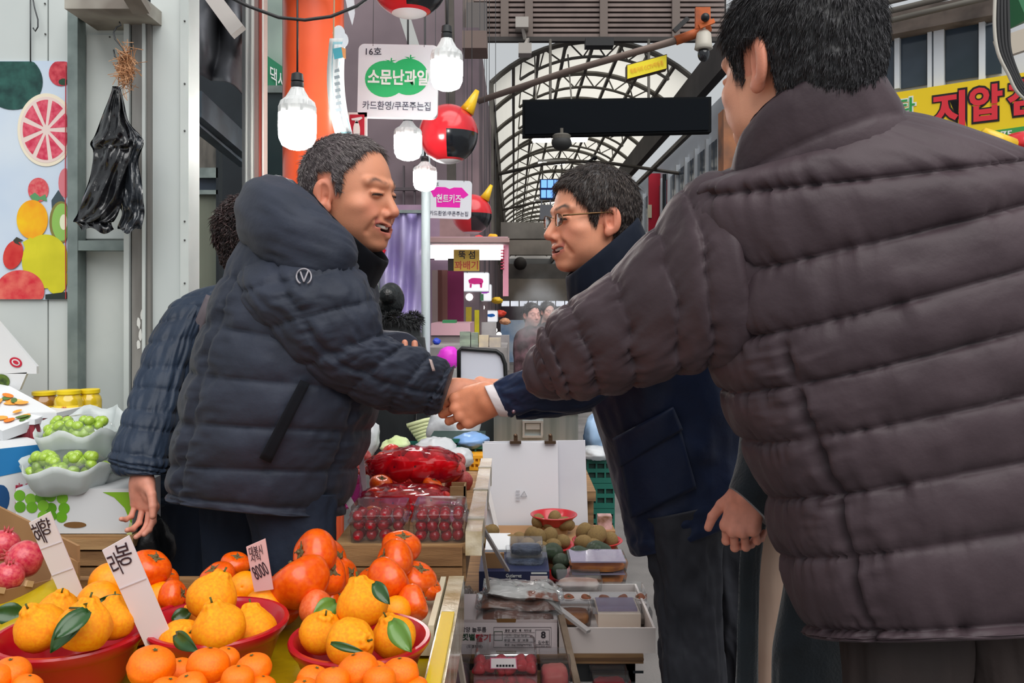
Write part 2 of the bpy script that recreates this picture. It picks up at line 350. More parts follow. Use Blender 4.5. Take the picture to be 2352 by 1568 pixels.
obj_dg = obj('glass_screen', *join(boxpx(606, 210, 648, 1341, 4.3, .02)), mat('dark glass', (40,54,56), .12)); tag(obj_dg, 'dark glass screen between ribbed post and orange column', 'screen')
tag(obj('screen_rail', *boxpx(606, 196, 650, 212, 4.28, .04), M_steel), 'grey rail above the dark glass screen', 'rail')

# ---- orange column
cc = P(720, 700, 3.62); oc = obj('orange_column', *lathe([(.125, 0), (.125, 3.6)], 48, (cc[0], cc[1], 0)), mat('orange paint', (226,92,50), .28, coat=.3, col2=(214,80,42), nscale=3), autosmooth=40)
tag(oc, 'thick glossy orange column behind the smiling man on the left', 'column')
# dark wall, extinguisher notice
struct(obj('wall_corridor_left', *join(boxpx(790, -300, 1062, 500, 9.5, .1)), mat('mauve wall', (128,112,118), .7, col2=(108,94,100), nscale=1.2)))
for x in (925, 950): tag(obj('wall_batten', *boxpx(x, 380, x+4, 500, 9.4, .05), mat('batten', (84,76,80), .7)), 'thin dark vertical batten on the mauve wall', 'batten', 'battens on the mauve wall')
tag(obj('wall_shelf_rail', *boxpx(900, 430, 970, 437, 9.38, .05), mat('batten')), 'thin dark horizontal rail on the mauve wall', 'rail')
fe = thing('extinguisher_sign', 'red fire extinguisher sign with a white symbol behind the hanging leaflet', 'sign', P(820, 300, 4.0))
obj('board', *cardpx([(800,258),(843,258),(843,312),(798,312)], 4.0, .006), mat('white board', (214,212,208), .5), fe)
obj('red_field', *cardpx([(803,263),(837,263),(837,312),(801,312)], 3.998, .002), mat('sign red', (176,24,48), .5), fe)
obj('symbol', *join(cardpx(ell(819,300,8,22,14), 3.995, .001), cardpx([(807,272),(830,268),(833,271),(824,277),(808,276)], 3.995, .001), cardpx([(815,276),(823,276),(822,283),(816,283)], 3.995, .001)), mat('white lettering'), fe)
# gutter / brackets above: grey conduit cluster
def pole(name, x, y0, y1, d, r, m, label, cat='pole'):
    a, b = P(x, y0, d), P(x, y1, d); o = obj(name, *tube(np.array([b, (a+b)/2, a]), r, 12), m, autosmooth=50); return tag(o, label, cat)
pole('white_pole', 978, 300, 1230, 5.42, .028, mat('white pole paint', (190,202,206), .45), 'slim pale pole standing beside the black coated shopper')
# slanting posts of the shop roofs behind the signs
tag(obj('roof_post', *bar(P(1032, -20, 9), P(1040, 640, 9), .09), M_rust), 'brown grey roof post behind the hanging red balls', 'post')
tag(obj('roof_box', *boxpx(1062, 70, 1118, 110, 9, .4), mat('brown box', (112,96,90), .7)), 'brown wooden box on the roof post', 'box')
tag(obj('slanted_duct', *bar(P(905, -40, 8.5), P(1000, 260, 8.5), .25, .1), mat('white duct', (178,180,178), .6)), 'pale slanted duct above the green apple sign', 'duct')

# ---- arcade roof: steel ribs, purlins and translucent panels
VX, VH, VS, VA = 1.72, 2.2, 6.12, 7.02       # centre, half width, spring height, apex height
rise = VA-VS; VR = (VH*VH+rise*rise)/(2*rise); VC = VA-VR; TH = math.asin(VH/VR)
def arc(t, y, dr=0.0): a = -TH+2*TH*t; return np.array((VX+(VR+dr)*math.sin(a), y, VC+(VR+dr)*math.cos(a)))
ce = thing('ceiling', None, None, (VX, 40, VS), kind='structure')
M_pan = mat('translucent roof sheet', (226,222,212), .35, translu=.85, col2=(206,201,190), nscale=.6, detail=5)
NB, NP = 26, 8; Y0, DY = 18.6, 2.6
for k in range(NP):
    g = []; n = 5
    for i in range(n):
        t = (k+.03+(.94)*i/(n-1))/NP
        g += [arc(t, 0, .05), arc(t, DY-.08, .05)]
    Vp = np.array(g); Fp = [[2*i, 2*i+2, 2*i+3, 2*i+1] for i in range(n-1)]
    me = bpy.data.meshes.new('roof_panel'); me.from_pydata((Vp-np.array((VX,0,VS))).tolist(), [], Fp); me.materials.append(M_pan)
    for b in range(NB):
        o = bpy.data.objects.new('roof_panel', me); COL.objects.link(o); o.parent = ce; o.location = (0, Y0+DY*b+.04-40, 0)
ts = np.linspace(0, 1, 19)
rib_v = join(tube(np.array([arc(t, 0) for t in ts]), .062, 6), tube(np.array([arc(t, 0, -.34) for t in ts[2:-2]]), .035, 5), *[bar(arc(ts[2+2*k], 0, -.34), arc(ts[3+2*k], 0), .03) for k in range(7)], *[bar(arc(ts[3+2*k], 0), arc(ts[4+2*k], 0, -.34), .03) for k in range(7)])
me = bpy.data.meshes.new('roof_rib'); me.from_pydata((rib_v[0]-np.array((VX,0,VS))).tolist(), [], rib_v[1]); me.materials.append(M_rust2)
for b in range(NB+1):
    o = bpy.data.objects.new('roof_rib', me); COL.objects.link(o); o.parent = ce; o.location = (0, Y0+DY*b-40, 0)
for k in range(NP+1):
    obj('purlin', *bar(arc(k/NP, Y0), arc(k/NP, Y0+DY*NB), .07, .07), M_rust2, ce)
for sx in (-1, 1):   # side lattice under the springing
    xx = VX+sx*VH; 
    obj('eave_chord', *bar((xx, Y0, VS-.9), (xx, Y0+DY*NB, VS-.9), .10), M_rust2, ce)
    if sx < 0:
        for b in range(NB):
            y = Y0+DY*b; obj('lattice_bar', *join(bar((xx, y, VS), (xx, y+DY/2, VS-.9), .05), bar((xx, y+DY/2, VS-.9), (xx, y+DY, VS), .05), bar((xx, y, VS), (xx, y, 2.6), .10)), M_rust2, ce)
# flat tie beams lower down
for y, r in ((24, .05), (33, .05), (47, .05)):
    obj('tie_tube', *tube(np.array([(VX-VH, y, VS-1.15), (VX-.9, y, VS-.86), (VX, y, VS-.78), (VX+.9, y, VS-.83), (VX+VH+1.2, y, VS-1.2)]), r, 6), M_rust, ce)
# louvred gable above the first arch
lg = thing('louvre_gable', 'brown louvred gable of many horizontal slats above the roof arch', 'louvre', P(1340, 85, 17.9))
for k in range(13): obj('slat', *boxpx(1062, -62+k*11.6, 1664, -55+k*11.6, 17.9, .07), mat('louvre slat', (132,116,110), .7, col2=(112,98,94), nscale=2), lg)
for x in (1062, 1150, 1206, 1378, 1544): obj('mullion', *boxpx(x, -70, x+(18 if x > 1100 else 26), 84, 17.84, .08), mat('louvre mullion', (110,98,92), .7), lg)
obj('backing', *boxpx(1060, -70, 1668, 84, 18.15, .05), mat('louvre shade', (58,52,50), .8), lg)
obj('bottom_beam', *boxpx(1058, 84, 1680, 94, 17.8, .14), mat('dark beam', (52,48,46), .7), lg)
tag(obj('roof_lamp_box', *boxpx(1345, 86, 1410, 104, 17.2, .3), M_black), 'small black lamp box under the louvred gable', 'lamp')
tag(obj('louvre_speaker', *boxpx(1070, 5, 1118, 75, 17.55, .32), mat('grey box', (96,90,88), .7)), 'dark grey ribbed box at the left of the louvres', 'box')
for x, y in ((1198, 48), (1205, 108)): tag(obj('floodlight', *join(boxpx(x-14, y-10, x+16, y+14, 17.55, .32), bar(P(x, y, 17.6), P(x+8, 90, 17.82), .06)), mat('floodlight case', (160,154,148), .5)), 'small pale floodlight %s the louvre beam' % ('above' if y < 80 else 'below'), 'lamp')
# eaves and facade on the right side of the arcade
XR = 3.95; XF = XR+.4
er = thing('wall_right', None, None, (XR, 40, 0), kind='structure')
obj('eave_soffit', *prism([(0,0),(0,-.6),(.18,-.6),(.18,.1)], (XR-.28, 12, 6.15), X3, Z3, 76), mat('dark soffit', (74,68,66), .8, col2=(52,48,48), nscale=.8), er)
obj('facade', *box(XF+.25, XF+.4, 11, 88, 0, 6.0), mat('white facade', (226,232,240), .5), er)
M_win = mat('window glass', (96,108,122), .12)
for k in range(22):
    y = 13+k*1.25
    obj('window_pane', *box(XF+.20, XF+.26, y, y+.5, 3.2, 5.1), M_win, er); obj('window_pane', *box(XF+.20, XF+.26, y+.58, y+1.05, 3.2, 5.1), M_win, er)
    obj('window_mullion', *box(XF+.14, XF+.26, y+1.08, y+1.22, 3.05, 5.25), mat('mullion white', (214,220,226), .4), er)
obj('sill', *box(XF+.1, XF+.26, 12, 44, 3.0, 3.1), mat('mullion white'), er)
obj('shop_fronts', *box(XF+.1, XF+.3, 12, 88, 0, 2.9), mat('shop front', (110,108,112), .7, col2=(70,70,76), nscale=.5), er)
# far end of the arcade
fe_ = thing('wall_back', None, None, (1.5, 88, 0), kind='structure')
obj('gable', *prism([(VX-2.4, 0), (VX+2.4, 0)]+[(VX+2.3*math.sin(-TH+2*TH*t)/math.sin(TH)*-1, VS+ (rise+.1)*math.sin(PI*t)) for t in np.linspace(0, 1, 13)], (0, 87, 0), X3, Z3, .2), mat('far gable', (166,162,158), .8), fe_)
for z0, z1, c in ((2.0, 3.0, (122,118,114)), (3.0, 4.2, (112,108,106)), (4.2, 5.2, (150,144,138)), (5.2, 6.0, (118,118,118)), (.0, 2.0, (108,92,92))):
    obj('band', *box(VX-2.6, VX+2.6, 86.8, 86.9, z0, z1), mat('far band %.1f' % z0, c, .8, col2=tuple(int(v*.8) for v in c), nscale=.5, stretch=(.3,1,2)), fe_)
# beams between the far shops: overlapping grey canopies seen under the vault
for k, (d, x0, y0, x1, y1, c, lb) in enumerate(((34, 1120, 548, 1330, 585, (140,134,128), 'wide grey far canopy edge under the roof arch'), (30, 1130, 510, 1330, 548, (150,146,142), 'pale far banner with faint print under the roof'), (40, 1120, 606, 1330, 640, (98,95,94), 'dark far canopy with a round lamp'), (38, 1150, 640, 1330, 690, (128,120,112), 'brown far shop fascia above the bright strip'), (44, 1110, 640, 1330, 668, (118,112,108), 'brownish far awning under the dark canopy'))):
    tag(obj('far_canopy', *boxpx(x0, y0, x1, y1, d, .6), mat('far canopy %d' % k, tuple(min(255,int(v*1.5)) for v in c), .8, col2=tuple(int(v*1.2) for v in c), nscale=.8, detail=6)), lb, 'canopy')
tag(obj('far_lamp', *ball(P(1195, 605, 39.5), .3, 14, 10), mat('dark lamp', (64,60,60), .6), smooth=True), 'dark round lamp on the far canopy', 'lamp')
for k in range(8): tag(obj('far_lit_panel', *boxpx(1152+k*21, 691, 1170+k*21, 703, 25.35, .15), mat('lit panel', (214,218,228), .5, emit=.75)), 'white lit panel of the far stall strip', 'light', 'lit panels along the far stall')
tag(obj('far_stall', *boxpx(1150, 704, 1400, 808, 25.5, .4), mat('stall shade', (58,48,52), .8, col2=(88,72,78), nscale=1.2)), 'dark back of the far stall under the bright strip', 'stall')
tag(obj('far_blue_crates', *boxpx(1150, 736, 1215, 860, 21, .8), mat('blue goods', (120,150,186), .6, col2=(176,190,206), nscale=3)), 'pale blue stacked goods at the far stall', 'crate')
# ================================================================== figures: heads, hands, hair, garments
def sig(x): return 1/(1+np.exp(-np.clip(x, -30, 30)))
HL_Y = np.array([-.125, -.07, -.04, -.030, -.024, .010, .016, .031, .036, .052, .064, .072, .085])
HL_Z = np.array([-.082, -.078, -.060, -.030, .034, .036, -.008, -.008, .036, .056, .082, .096, .112])
def head(skin=(200,142,114), smile=1.0, open_=1.0, gaunt=0.0, hl=(0, 0), brow=(54,44,42), nose=1.0, h=.0021, lines=1.0, neck=(0,-.062,-.20)):
    """local head: ears at the origin level, forward +y, up +z; returns verts, quads, colours, the field"""
    s = SDF((-.105,-.135,-.20), (.105,.135,.15), h)
    s.add(s.ell((0,-.014,.043), (.0765,.098,.087)), .001)
    s.add(s.ell((0,.026,-.018), (.065,.062,.085)), .03)
    s.add(s.ell((0,.022,-.062), (.056,.055,.040)), .025)
    s.add(s.ell((0,.068,-.090), (.022,.020,.017)), .022)
    for sx in (-1, 1):
        s.add(s.ell((sx*.046,.052,-.012-.004*smile), (.022+.003*smile,.024,.019)), .018)
        s.add(s.ell((sx*.030,.070,-.036), (.017,.017,.017)), .016); s.add(s.ell((sx*.043,.036,-.040), (.022,.030,.030)), .02)
        s.sub(s.ell((sx*.031,.098,.010), (.021,.014,.012)), .014)
        s.add(s.ell((sx*.032,.0745,.0105), (.0155,.0135,.0105)), .004)
        s.sub(s.cap((sx*.020,.0905,.0085), (sx*.044,.0825,.0105), .0016), .003)
        s.add(s.cap((sx*.018,.0865,.0135), (sx*.046,.0785,.0135), .0032), .004)
        s.add(s.cap((sx*.010,.088,.031), (sx*.048,.070,.034), .0075), .012)
    s.add(s.cap((0,.080,.022), (0,.103*nose+.002,-.024), .008, .0115), .012)
    for sx in (-1, 1):
        s.add(s.ell((sx*.0125,.0935,-.029), (.0085,.010,.008)), .006); s.sub(s.ell((sx*.007,.1005,-.0375), (.0035,.005,.0035)), .003)
        s.sub(s.cap((sx*.019,.098,-.027), (sx*(.031+.005*smile),.086,-.046), .0012), .013); s.sub(s.cap((sx*(.031+.005*smile),.086,-.046), (sx*(.037+.004*smile),.070,-.066), .0010), .013)   # fold beside the mouth
    cz = -.058; up = .014*smile; w = .025+.008*smile
    s.add(s.ell((0,.079,cz-.002), (.030,.016,.020)), .014)
    for sx in (-1, 1):
        s.add(s.cap((0,.0945,cz+.005), (sx*w,.078,cz+up*.8), .0048, .003), .005); s.add(s.cap((0,.0925,cz-.010*open_-.004), (sx*w,.077,cz+up*.6), .0058, .003), .005)
    if open_ > .1:
        s.sub(s.ell((0,.092,cz-.0025*open_), (w*.70,.024,.0046*open_)), .002)
        for sx in (-1, 1): s.sub(s.ell((sx*w*.55,.087,cz-.0010*open_+up*.40), (w*.42,.021,.0034*open_)), .003)
    else:
        for sx in (-1, 1): s.sub(s.cap((0,.0985,cz-.001), (sx*w,.080,cz+up*.7), .0012), .002)
    for sx in (-1, 1):      # ears: rim, lobe, hollow
        R = rotm(sx*.45, 0, 0); ec = np.array((sx*.080,-.016,.004)); ou = sx*R[:, 0]
        s.add(s.ell(ec, (.008,.020,.032), R), .005); s.add(s.ell((sx*.077,-.007,-.023), (.006,.010,.011)), .007)
        s.sub(s.ell(ec+ou*.0110+R[:, 1]*.003+np.array((0,0,.002)), (.0108,.0135,.0235), R), .0015)
        s.add(s.cap(ec+ou*.003+R[:, 1]*-.006+np.array((0,0,.018)), ec+ou*.003+R[:, 1]*-.005+np.array((0,0,-.012)), .0032), .003)
        s.sub(s.ell(ec+ou*.007+R[:, 1]*.006+np.array((0,0,-.006)), (.009,.0055,.008), R), .003)
    s.add(s.cap((0,-.030,-.045), neck, .054, .060), .03)
    V, Q = s.mesh(); x, y, z = V.T; ax = np.abs(x)
    c0 = np.array(rgb(skin)); C = np.tile(c0, (len(V), 1)); 
    def mixc(c, w): 
        nonlocal C
        w = np.clip(w, 0, 1)[:, None]; C = C*(1-w)+np.array(rgb(c))*w
    n1 = fbm(V*60, 3)[:]; mixc(tuple(int(v*.9) for v in skin), .35*(n1 > 0)*np.abs(n1))
    mixc((206,120,100), .45*np.exp(-(((ax-.045)/.022)**2+((z+.02)/.022)**2))*(y > .03)); mixc((204,116,98), .5*np.exp(-((ax/.016)**2+((z+.03)/.014)**2))*(y > .08))
    mixc((206,118,98), .5*(ax > .070)*(np.abs(y+.012) < .03)*(np.abs(z) < .045))
    mixc((168,86,80), .8*np.exp(-(((z-cz-up*(ax/w)**2+.004*open_)/(.0085+.004*open_))**4))*(ax < w+.002)*(y > .075))
    if open_ > .1: mixc((72,30,30), .95*(y < .0885-.012*(ax/w)**2)*(y > .06)*(ax < w*.8)*(np.abs(z-cz+.003*open_-up*.4*(ax/w)**2) < .0075*open_))
    bz = .034+.006*np.exp(-((ax-.036)/.012)**2)-.0*ax; mixc(brow, 1.1*np.exp(-((z-bz)/.0048)**2)*sig((ax-.013)*700)*sig((.053-ax)*500)*(y > .045)*(.8+.4*n1))
    mixc((40,26,24), 1.0*np.exp(-((z-.0095)/.0022)**2)*(ax > .018)*(ax < .046)*(y > .068))
    zh = np.interp(y, HL_Y+hl[0], HL_Z+hl[1]); mixc(brow, .75*sig((z-zh)*300)*(ax < .0795)*(1-.0*y))
    return V, Q, C, s
def skin_mat(name='skin'): return mat(name, (200,140,112), .48, vcol='col', bump=.10, bscale=420, sss=.12, spec=.4, bdist=.004)
def teeth(parent, T, open_=1.0, smile=1.0):
    V = []; n = 9
    for i in range(n):
        a = (i/(n-1)-.5)*2; x = a*.026; y = .0895-.0165*a*a; zt = -.0535+.008*smile*a*a
        V += [(x,y,zt), (x,y,zt-.0072*(1-.3*abs(a))), (x,y-.004,zt), (x,y-.004,zt-.0072)]
    Fc = []
    for i in range(n-1):
        b = 4*i; Fc += [[b, b+1, b+5, b+4], [b+2, b+6, b+7, b+3], [b, b+4, b+6, b+2], [b+1, b+3, b+7, b+5]]
    return obj('teeth', T(np.array(V)), Fc, mat('teeth', (226,220,208), .3), parent, smooth=True)
def lashes(parent, T):
    pts = []
    for sx in (-1, 1): pts.append(tube(T(np.array([(sx*.0185,.0885,.0080), (sx*.026,.0905,.0100), (sx*.034,.0885,.0106), (sx*.0415,.0845,.0096), (sx*.0465,.0795,.0078)])), [.0006,.0012,.0014,.0012,.0006], 6))
    return obj('eyelashes', *join(*pts), mat('lash dark', (34,22,20), .6), parent, smooth=True)
def hair(parent, sdf, T, R, hl=(0,0), thick=.010, comb=(0,.4,-1), n=5000, ln=.022, cols=((46,42,44),(92,86,88)), seed=1, mess=.5, cap_col=(44,40,42), w=.0009, lift=.25, name='hair', top=1.0, fringe=None):
    """a cap over the scalp plus combed locks, one part"""
    p = sdf.p; s = SDF.__new__(SDF); s.lo, s.h, s.n, s.p = sdf.lo, sdf.h, sdf.n, sdf.p
    y, z, x = p[..., 1], p[..., 2], p[..., 0]; zh = np.interp(y, HL_Y+hl[0], HL_Z+hl[1]); reg = (z-zh)
    s.f = np.full(s.n, .2, np.float32); s.add(s.ell((0,-.014,.043), (.0765,.098,.087)), .001); s.add(s.ell((0,-.028,-.02), (.063,.074,.06)), .05); core = s.f
    t = thick*(.35+.65*np.clip((z-.0)/.09, 0, 1)**.7*top); s.f = (core-t).astype(np.float32)
    s.cut((-(reg)*.8).astype(np.float32), .012); s.cut(np.where((np.abs(x) > .066) & (y > -.034) & (y < .012) & (z < .032), .01, -.01).astype(np.float32), .003)
    V, Q = s.mesh(); rg = np.random.default_rng(seed); cb = np.array(comb, float)
    V = V+0.0018*fbm(V*np.array((160,70,60)), seed)[:, None]*(V/np.linalg.norm(V, axis=1)[:, None])
    C = np.tile(np.array(rgb(cap_col)), (len(V), 1))*(1+.25*fbm(V*90, seed+5))[:, None].clip(.5, 1.6)
    q = Q[rg.integers(0, len(Q), n)]; a = rg.random((n, 1)); b = rg.random((n, 1)); p0 = V[q[:, 0]]*(1-a)*(1-b)+V[q[:, 1]]*a*(1-b)+V[q[:, 2]]*a*b+V[q[:, 3]]*(1-a)*b
    nm = np.cross(V[q[:, 2]]-V[q[:, 0]], V[q[:, 3]]-V[q[:, 1]]); nm /= np.linalg.norm(nm, axis=1)[:, None]+1e-12
    out = p0-np.array((0,-.014,.03)); out /= np.linalg.norm(out, axis=1)[:, None]; nm = np.where((nm*out).sum(1, keepdims=True) < 0, -nm, nm)
    d = cb[None]+mess*rg.normal(0, .35, (n, 3))+.35*np.stack([p0[:, 0]*8, np.zeros(n), np.zeros(n)], 1); t_ = d-(d*nm).sum(1, keepdims=True)*nm; t_ /= np.linalg.norm(t_, axis=1)[:, None]+1e-9
    L = ln*(.55+.8*rg.random((n, 1)))*(.55+.45*np.clip((p0[:, 2:3]+.03)/.1, 0, 1)); w_ = w*(.6+.8*rg.random((n, 1))); sd = np.cross(t_, nm)
    p1 = p0+(t_*.5+nm*lift)*L; p2 = p0+(t_*1.0+nm*lift*1.15)*L; p0 = p0-nm*.002
    rows = []
    for pp, k in ((p0, 1.0), (p1, .9)): rows += [pp+sd*w_*k, pp-sd*w_*k*.5+nm*w_*k*.8, pp-sd*w_*k*.5-nm*w_*k*.8]
    rows.append(p2); SV = np.stack(rows, 1); base = len(V)+np.arange(n)[:, None]*7
    qs = np.concatenate([base+np.array([[i, (i+1)%3, 3+(i+1)%3, 3+i]]) for i in range(3)]+[base+np.array([[3+i, 3+(i+1)%3, 6, 6]]) for i in range(3)])
    k = rg.random((n, 1))**1.5; sc = np.array(rgb(cols[0]))*(1-k)+np.array(rgb(cols[1]))*k; SC_ = np.repeat(sc, 7, 0)
    A = np.vstack([V, SV.reshape(-1, 3)]); CC = np.vstack([C, SC_]); tri = qs[3*n:][:, :3]; quad = np.vstack([Q, qs[:3*n]])
    fc = np.vstack([quad, np.stack([tri[:, 0], tri[:, 1], tri[:, 2], tri[:, 2]], 1)])
    V2 = T(A); ob = obj_mixed(name, V2, quad, tri, mat('hair', (50,46,48), .42, vcol='col', spec=.6, coat=.0), parent, CC); return ob
def obj_mixed(name, V, Q, Tr, m, parent, C=None):
    org = ORG.get(parent.name, np.zeros(3)); me = bpy.data.meshes.new(name); me.vertices.add(len(V)); me.vertices.foreach_set('co', (V-org).astype(np.float32).ravel())
    nl = Q.size+Tr.size; me.loops.add(nl); me.loops.foreach_set('vertex_index', np.concatenate([Q.ravel(), Tr.ravel()]).astype(np.int32)); me.polygons.add(len(Q)+len(Tr))
    me.polygons.foreach_set('loop_start', np.concatenate([np.arange(0, Q.size, 4), Q.size+np.arange(0, Tr.size, 3)]).astype(np.int32)); me.polygons.foreach_set('use_smooth', np.ones(len(Q)+len(Tr), bool))
    if C is not None:
        a = me.color_attributes.new('col', 'FLOAT_COLOR', 'POINT'); c = np.ones((len(V), 4), np.float32); c[:, :3] = C; a.data.foreach_set('color', c.ravel())
    me.update(calc_edges=True); return _link(name, me, parent, org, m)
def hand(curl=((.5,.6,.4),)*4, thumb=(.5,.3,.3), spread=.03, h=.0022, skin=(198,132,104), flip=False, scale=1.0, tuck=0.0, wrist=.08):
    """local hand: wrist at the origin, fingers +y, back of the hand +z, thumb on +x (a left hand; flip for a right one)"""
    s = SDF((-.07,-.075,-.13), (.10,.20,.06), h); kn = [(.031,.088,.0), (.0105,.094,.004), (-.0105,.090,.002), (-.030,.080,-.004)]
    for i, k in enumerate(kn): s.add(s.cap((k[0]*.62,.008,-.004), (k[0],k[1]-.006,k[2]-.006), .0145, .0125), .016)
    s.add(s.ell((.024,.036,-.014), (.017,.032,.014)), .014); s.add(s.ell((-.022,.036,-.014), (.014,.034,.013)), .012)
    s.add(s.cap((0,-wrist,0), (0,.012,-.002), .025, .026), .02)
    LN = [(.043,.026,.021), (.047,.030,.022), (.044,.028,.021), (.034,.021,.019)]; nails = []
    for i, k in enumerate(kn):
        a = 0.0; p = np.array(k)+np.array((0,-.004,-.004)); r = .0096-.0007*(i == 3)-.0003*i; sp = (1.5-i)*spread; c = curl[i % len(curl)]; fs = None
        for j in range(3):
            a += c[j]; q = p+LN[i][j]*np.array((math.sin(sp)*math.cos(a), math.cos(sp)*math.cos(a), -math.sin(a))); r2 = r*.92
            g = s.cap(p, q, r, r2); 
            s.add(g, .003 if j == 0 else .002); 
            if j < 2: s.add(s.ell(q, (r*1.04,)*3), .003)
            p, r = q, r2
        nails.append((p, a))
        s.add(s.ell(np.array(k)+np.array((0,0,.001)), (.0108,.012,.0095)), .008)
    a0, a1, a2 = thumb; p = np.array((.024,.018,-.012)); d = np.array((math.sin(.75-tuck), math.cos(.75-tuck), -a0)); d /= np.linalg.norm(d)
    q = p+.044*d; s.add(s.cap(p, q, .016, .0125), .012); d2 = np.array((math.sin(.75-tuck-a1), math.cos(.75-tuck-a1), -a0*.8)); d2 /= np.linalg.norm(d2); q2 = q+.034*d2; s.add(s.cap(q, q2, .0118, .0105), .004)
    d3 = np.array((math.sin(.75-tuck-a1-a2), math.cos(.75-tuck-a1-a2), -a0*.6)); d3 /= np.linalg.norm(d3); q3 = q2+.026*d3; s.add(s.cap(q2, q3, .0106, .0088), .003)
    V, Q = s.mesh(); c0 = np.array(rgb(skin)); n1 = fbm(V*70, 9); C = np.tile(c0, (len(V), 1))*(1+.10*n1)[:, None]
    for k in kn: w = np.exp(-((V-np.array(k))**2).sum(1)/.011**2)[:, None]*.4; C = C*(1-w)+np.array(rgb((206,130,108)))*w
    for p, a in nails: w = np.exp(-((V-p)**2).sum(1)/.010**2)[:, None]*.45; C = C*(1-w)+np.array(rgb((216,150,132)))*w
    if flip: V = V*np.array((-1,1,1)); Q = Q[:, ::-1]
    return V*scale, Q, C
def xf(R, t, s=1.0): R = np.array(R); t = np.array(t, float); return lambda V: (np.asarray(V)*s)@R.T+t
def frame(x, y):
    """rotation whose local x, y axes point along the given world directions (z completes it)"""
    y = np.array(y, float); y /= np.linalg.norm(y); x = np.array(x, float); x -= (x@y)*y; x /= np.linalg.norm(x); return np.stack([x, y, np.cross(x, y)], 1)
def merge(parts):
    """parts: (V, Q, C) lists joined into one body"""
    V, Q, C, n = [], [], [], 0
    for v, q, c in parts: V.append(v); Q.append(np.asarray(q)+n); C.append(c); n += len(v)
    return np.vstack(V), np.vstack(Q), np.vstack(C)
def cat(A, s):
    """Catmull-Rom through rows of A at parameters s"""
    A = np.asarray(A, float); n = len(A); i = np.clip(np.floor(s).astype(int), 0, n-2); t = (s-i)[:, None]
    p0 = A[np.clip(i-1, 0, n-1)]; p1 = A[i]; p2 = A[i+1]; p3 = A[np.clip(i+2, 0, n-1)]
    return .5*((2*p1)+(-p0+p2)*t+(2*p0-5*p1+4*p2-p3)*t*t+(-p0+3*p1-3*p2+p3)*t**3)
def stn(rows):
    """(Lx,Ly,Rx,Ry,depth,ratio[,tilt]) -> centre, side vector, depth vector"""
    out = []
    for r in rows:
        L, Rr = P(r[0], r[1], r[4]+(r[7] if len(r) > 7 else 0)), P(r[2], r[3], r[4]-(r[7] if len(r) > 7 else 0)); a = (Rr-L)/2; c = (L+Rr)/2; k = np.linalg.norm(a)*r[5]
        til = r[6] if len(r) > 6 else -min(.30, max(-.3, .8*math.atan(((r[1]+r[3])/2-CY)/F))); b = np.array((0, math.cos(til), math.sin(til)))*k; out.append(np.concatenate([c, a, b]))
    return np.array(out)
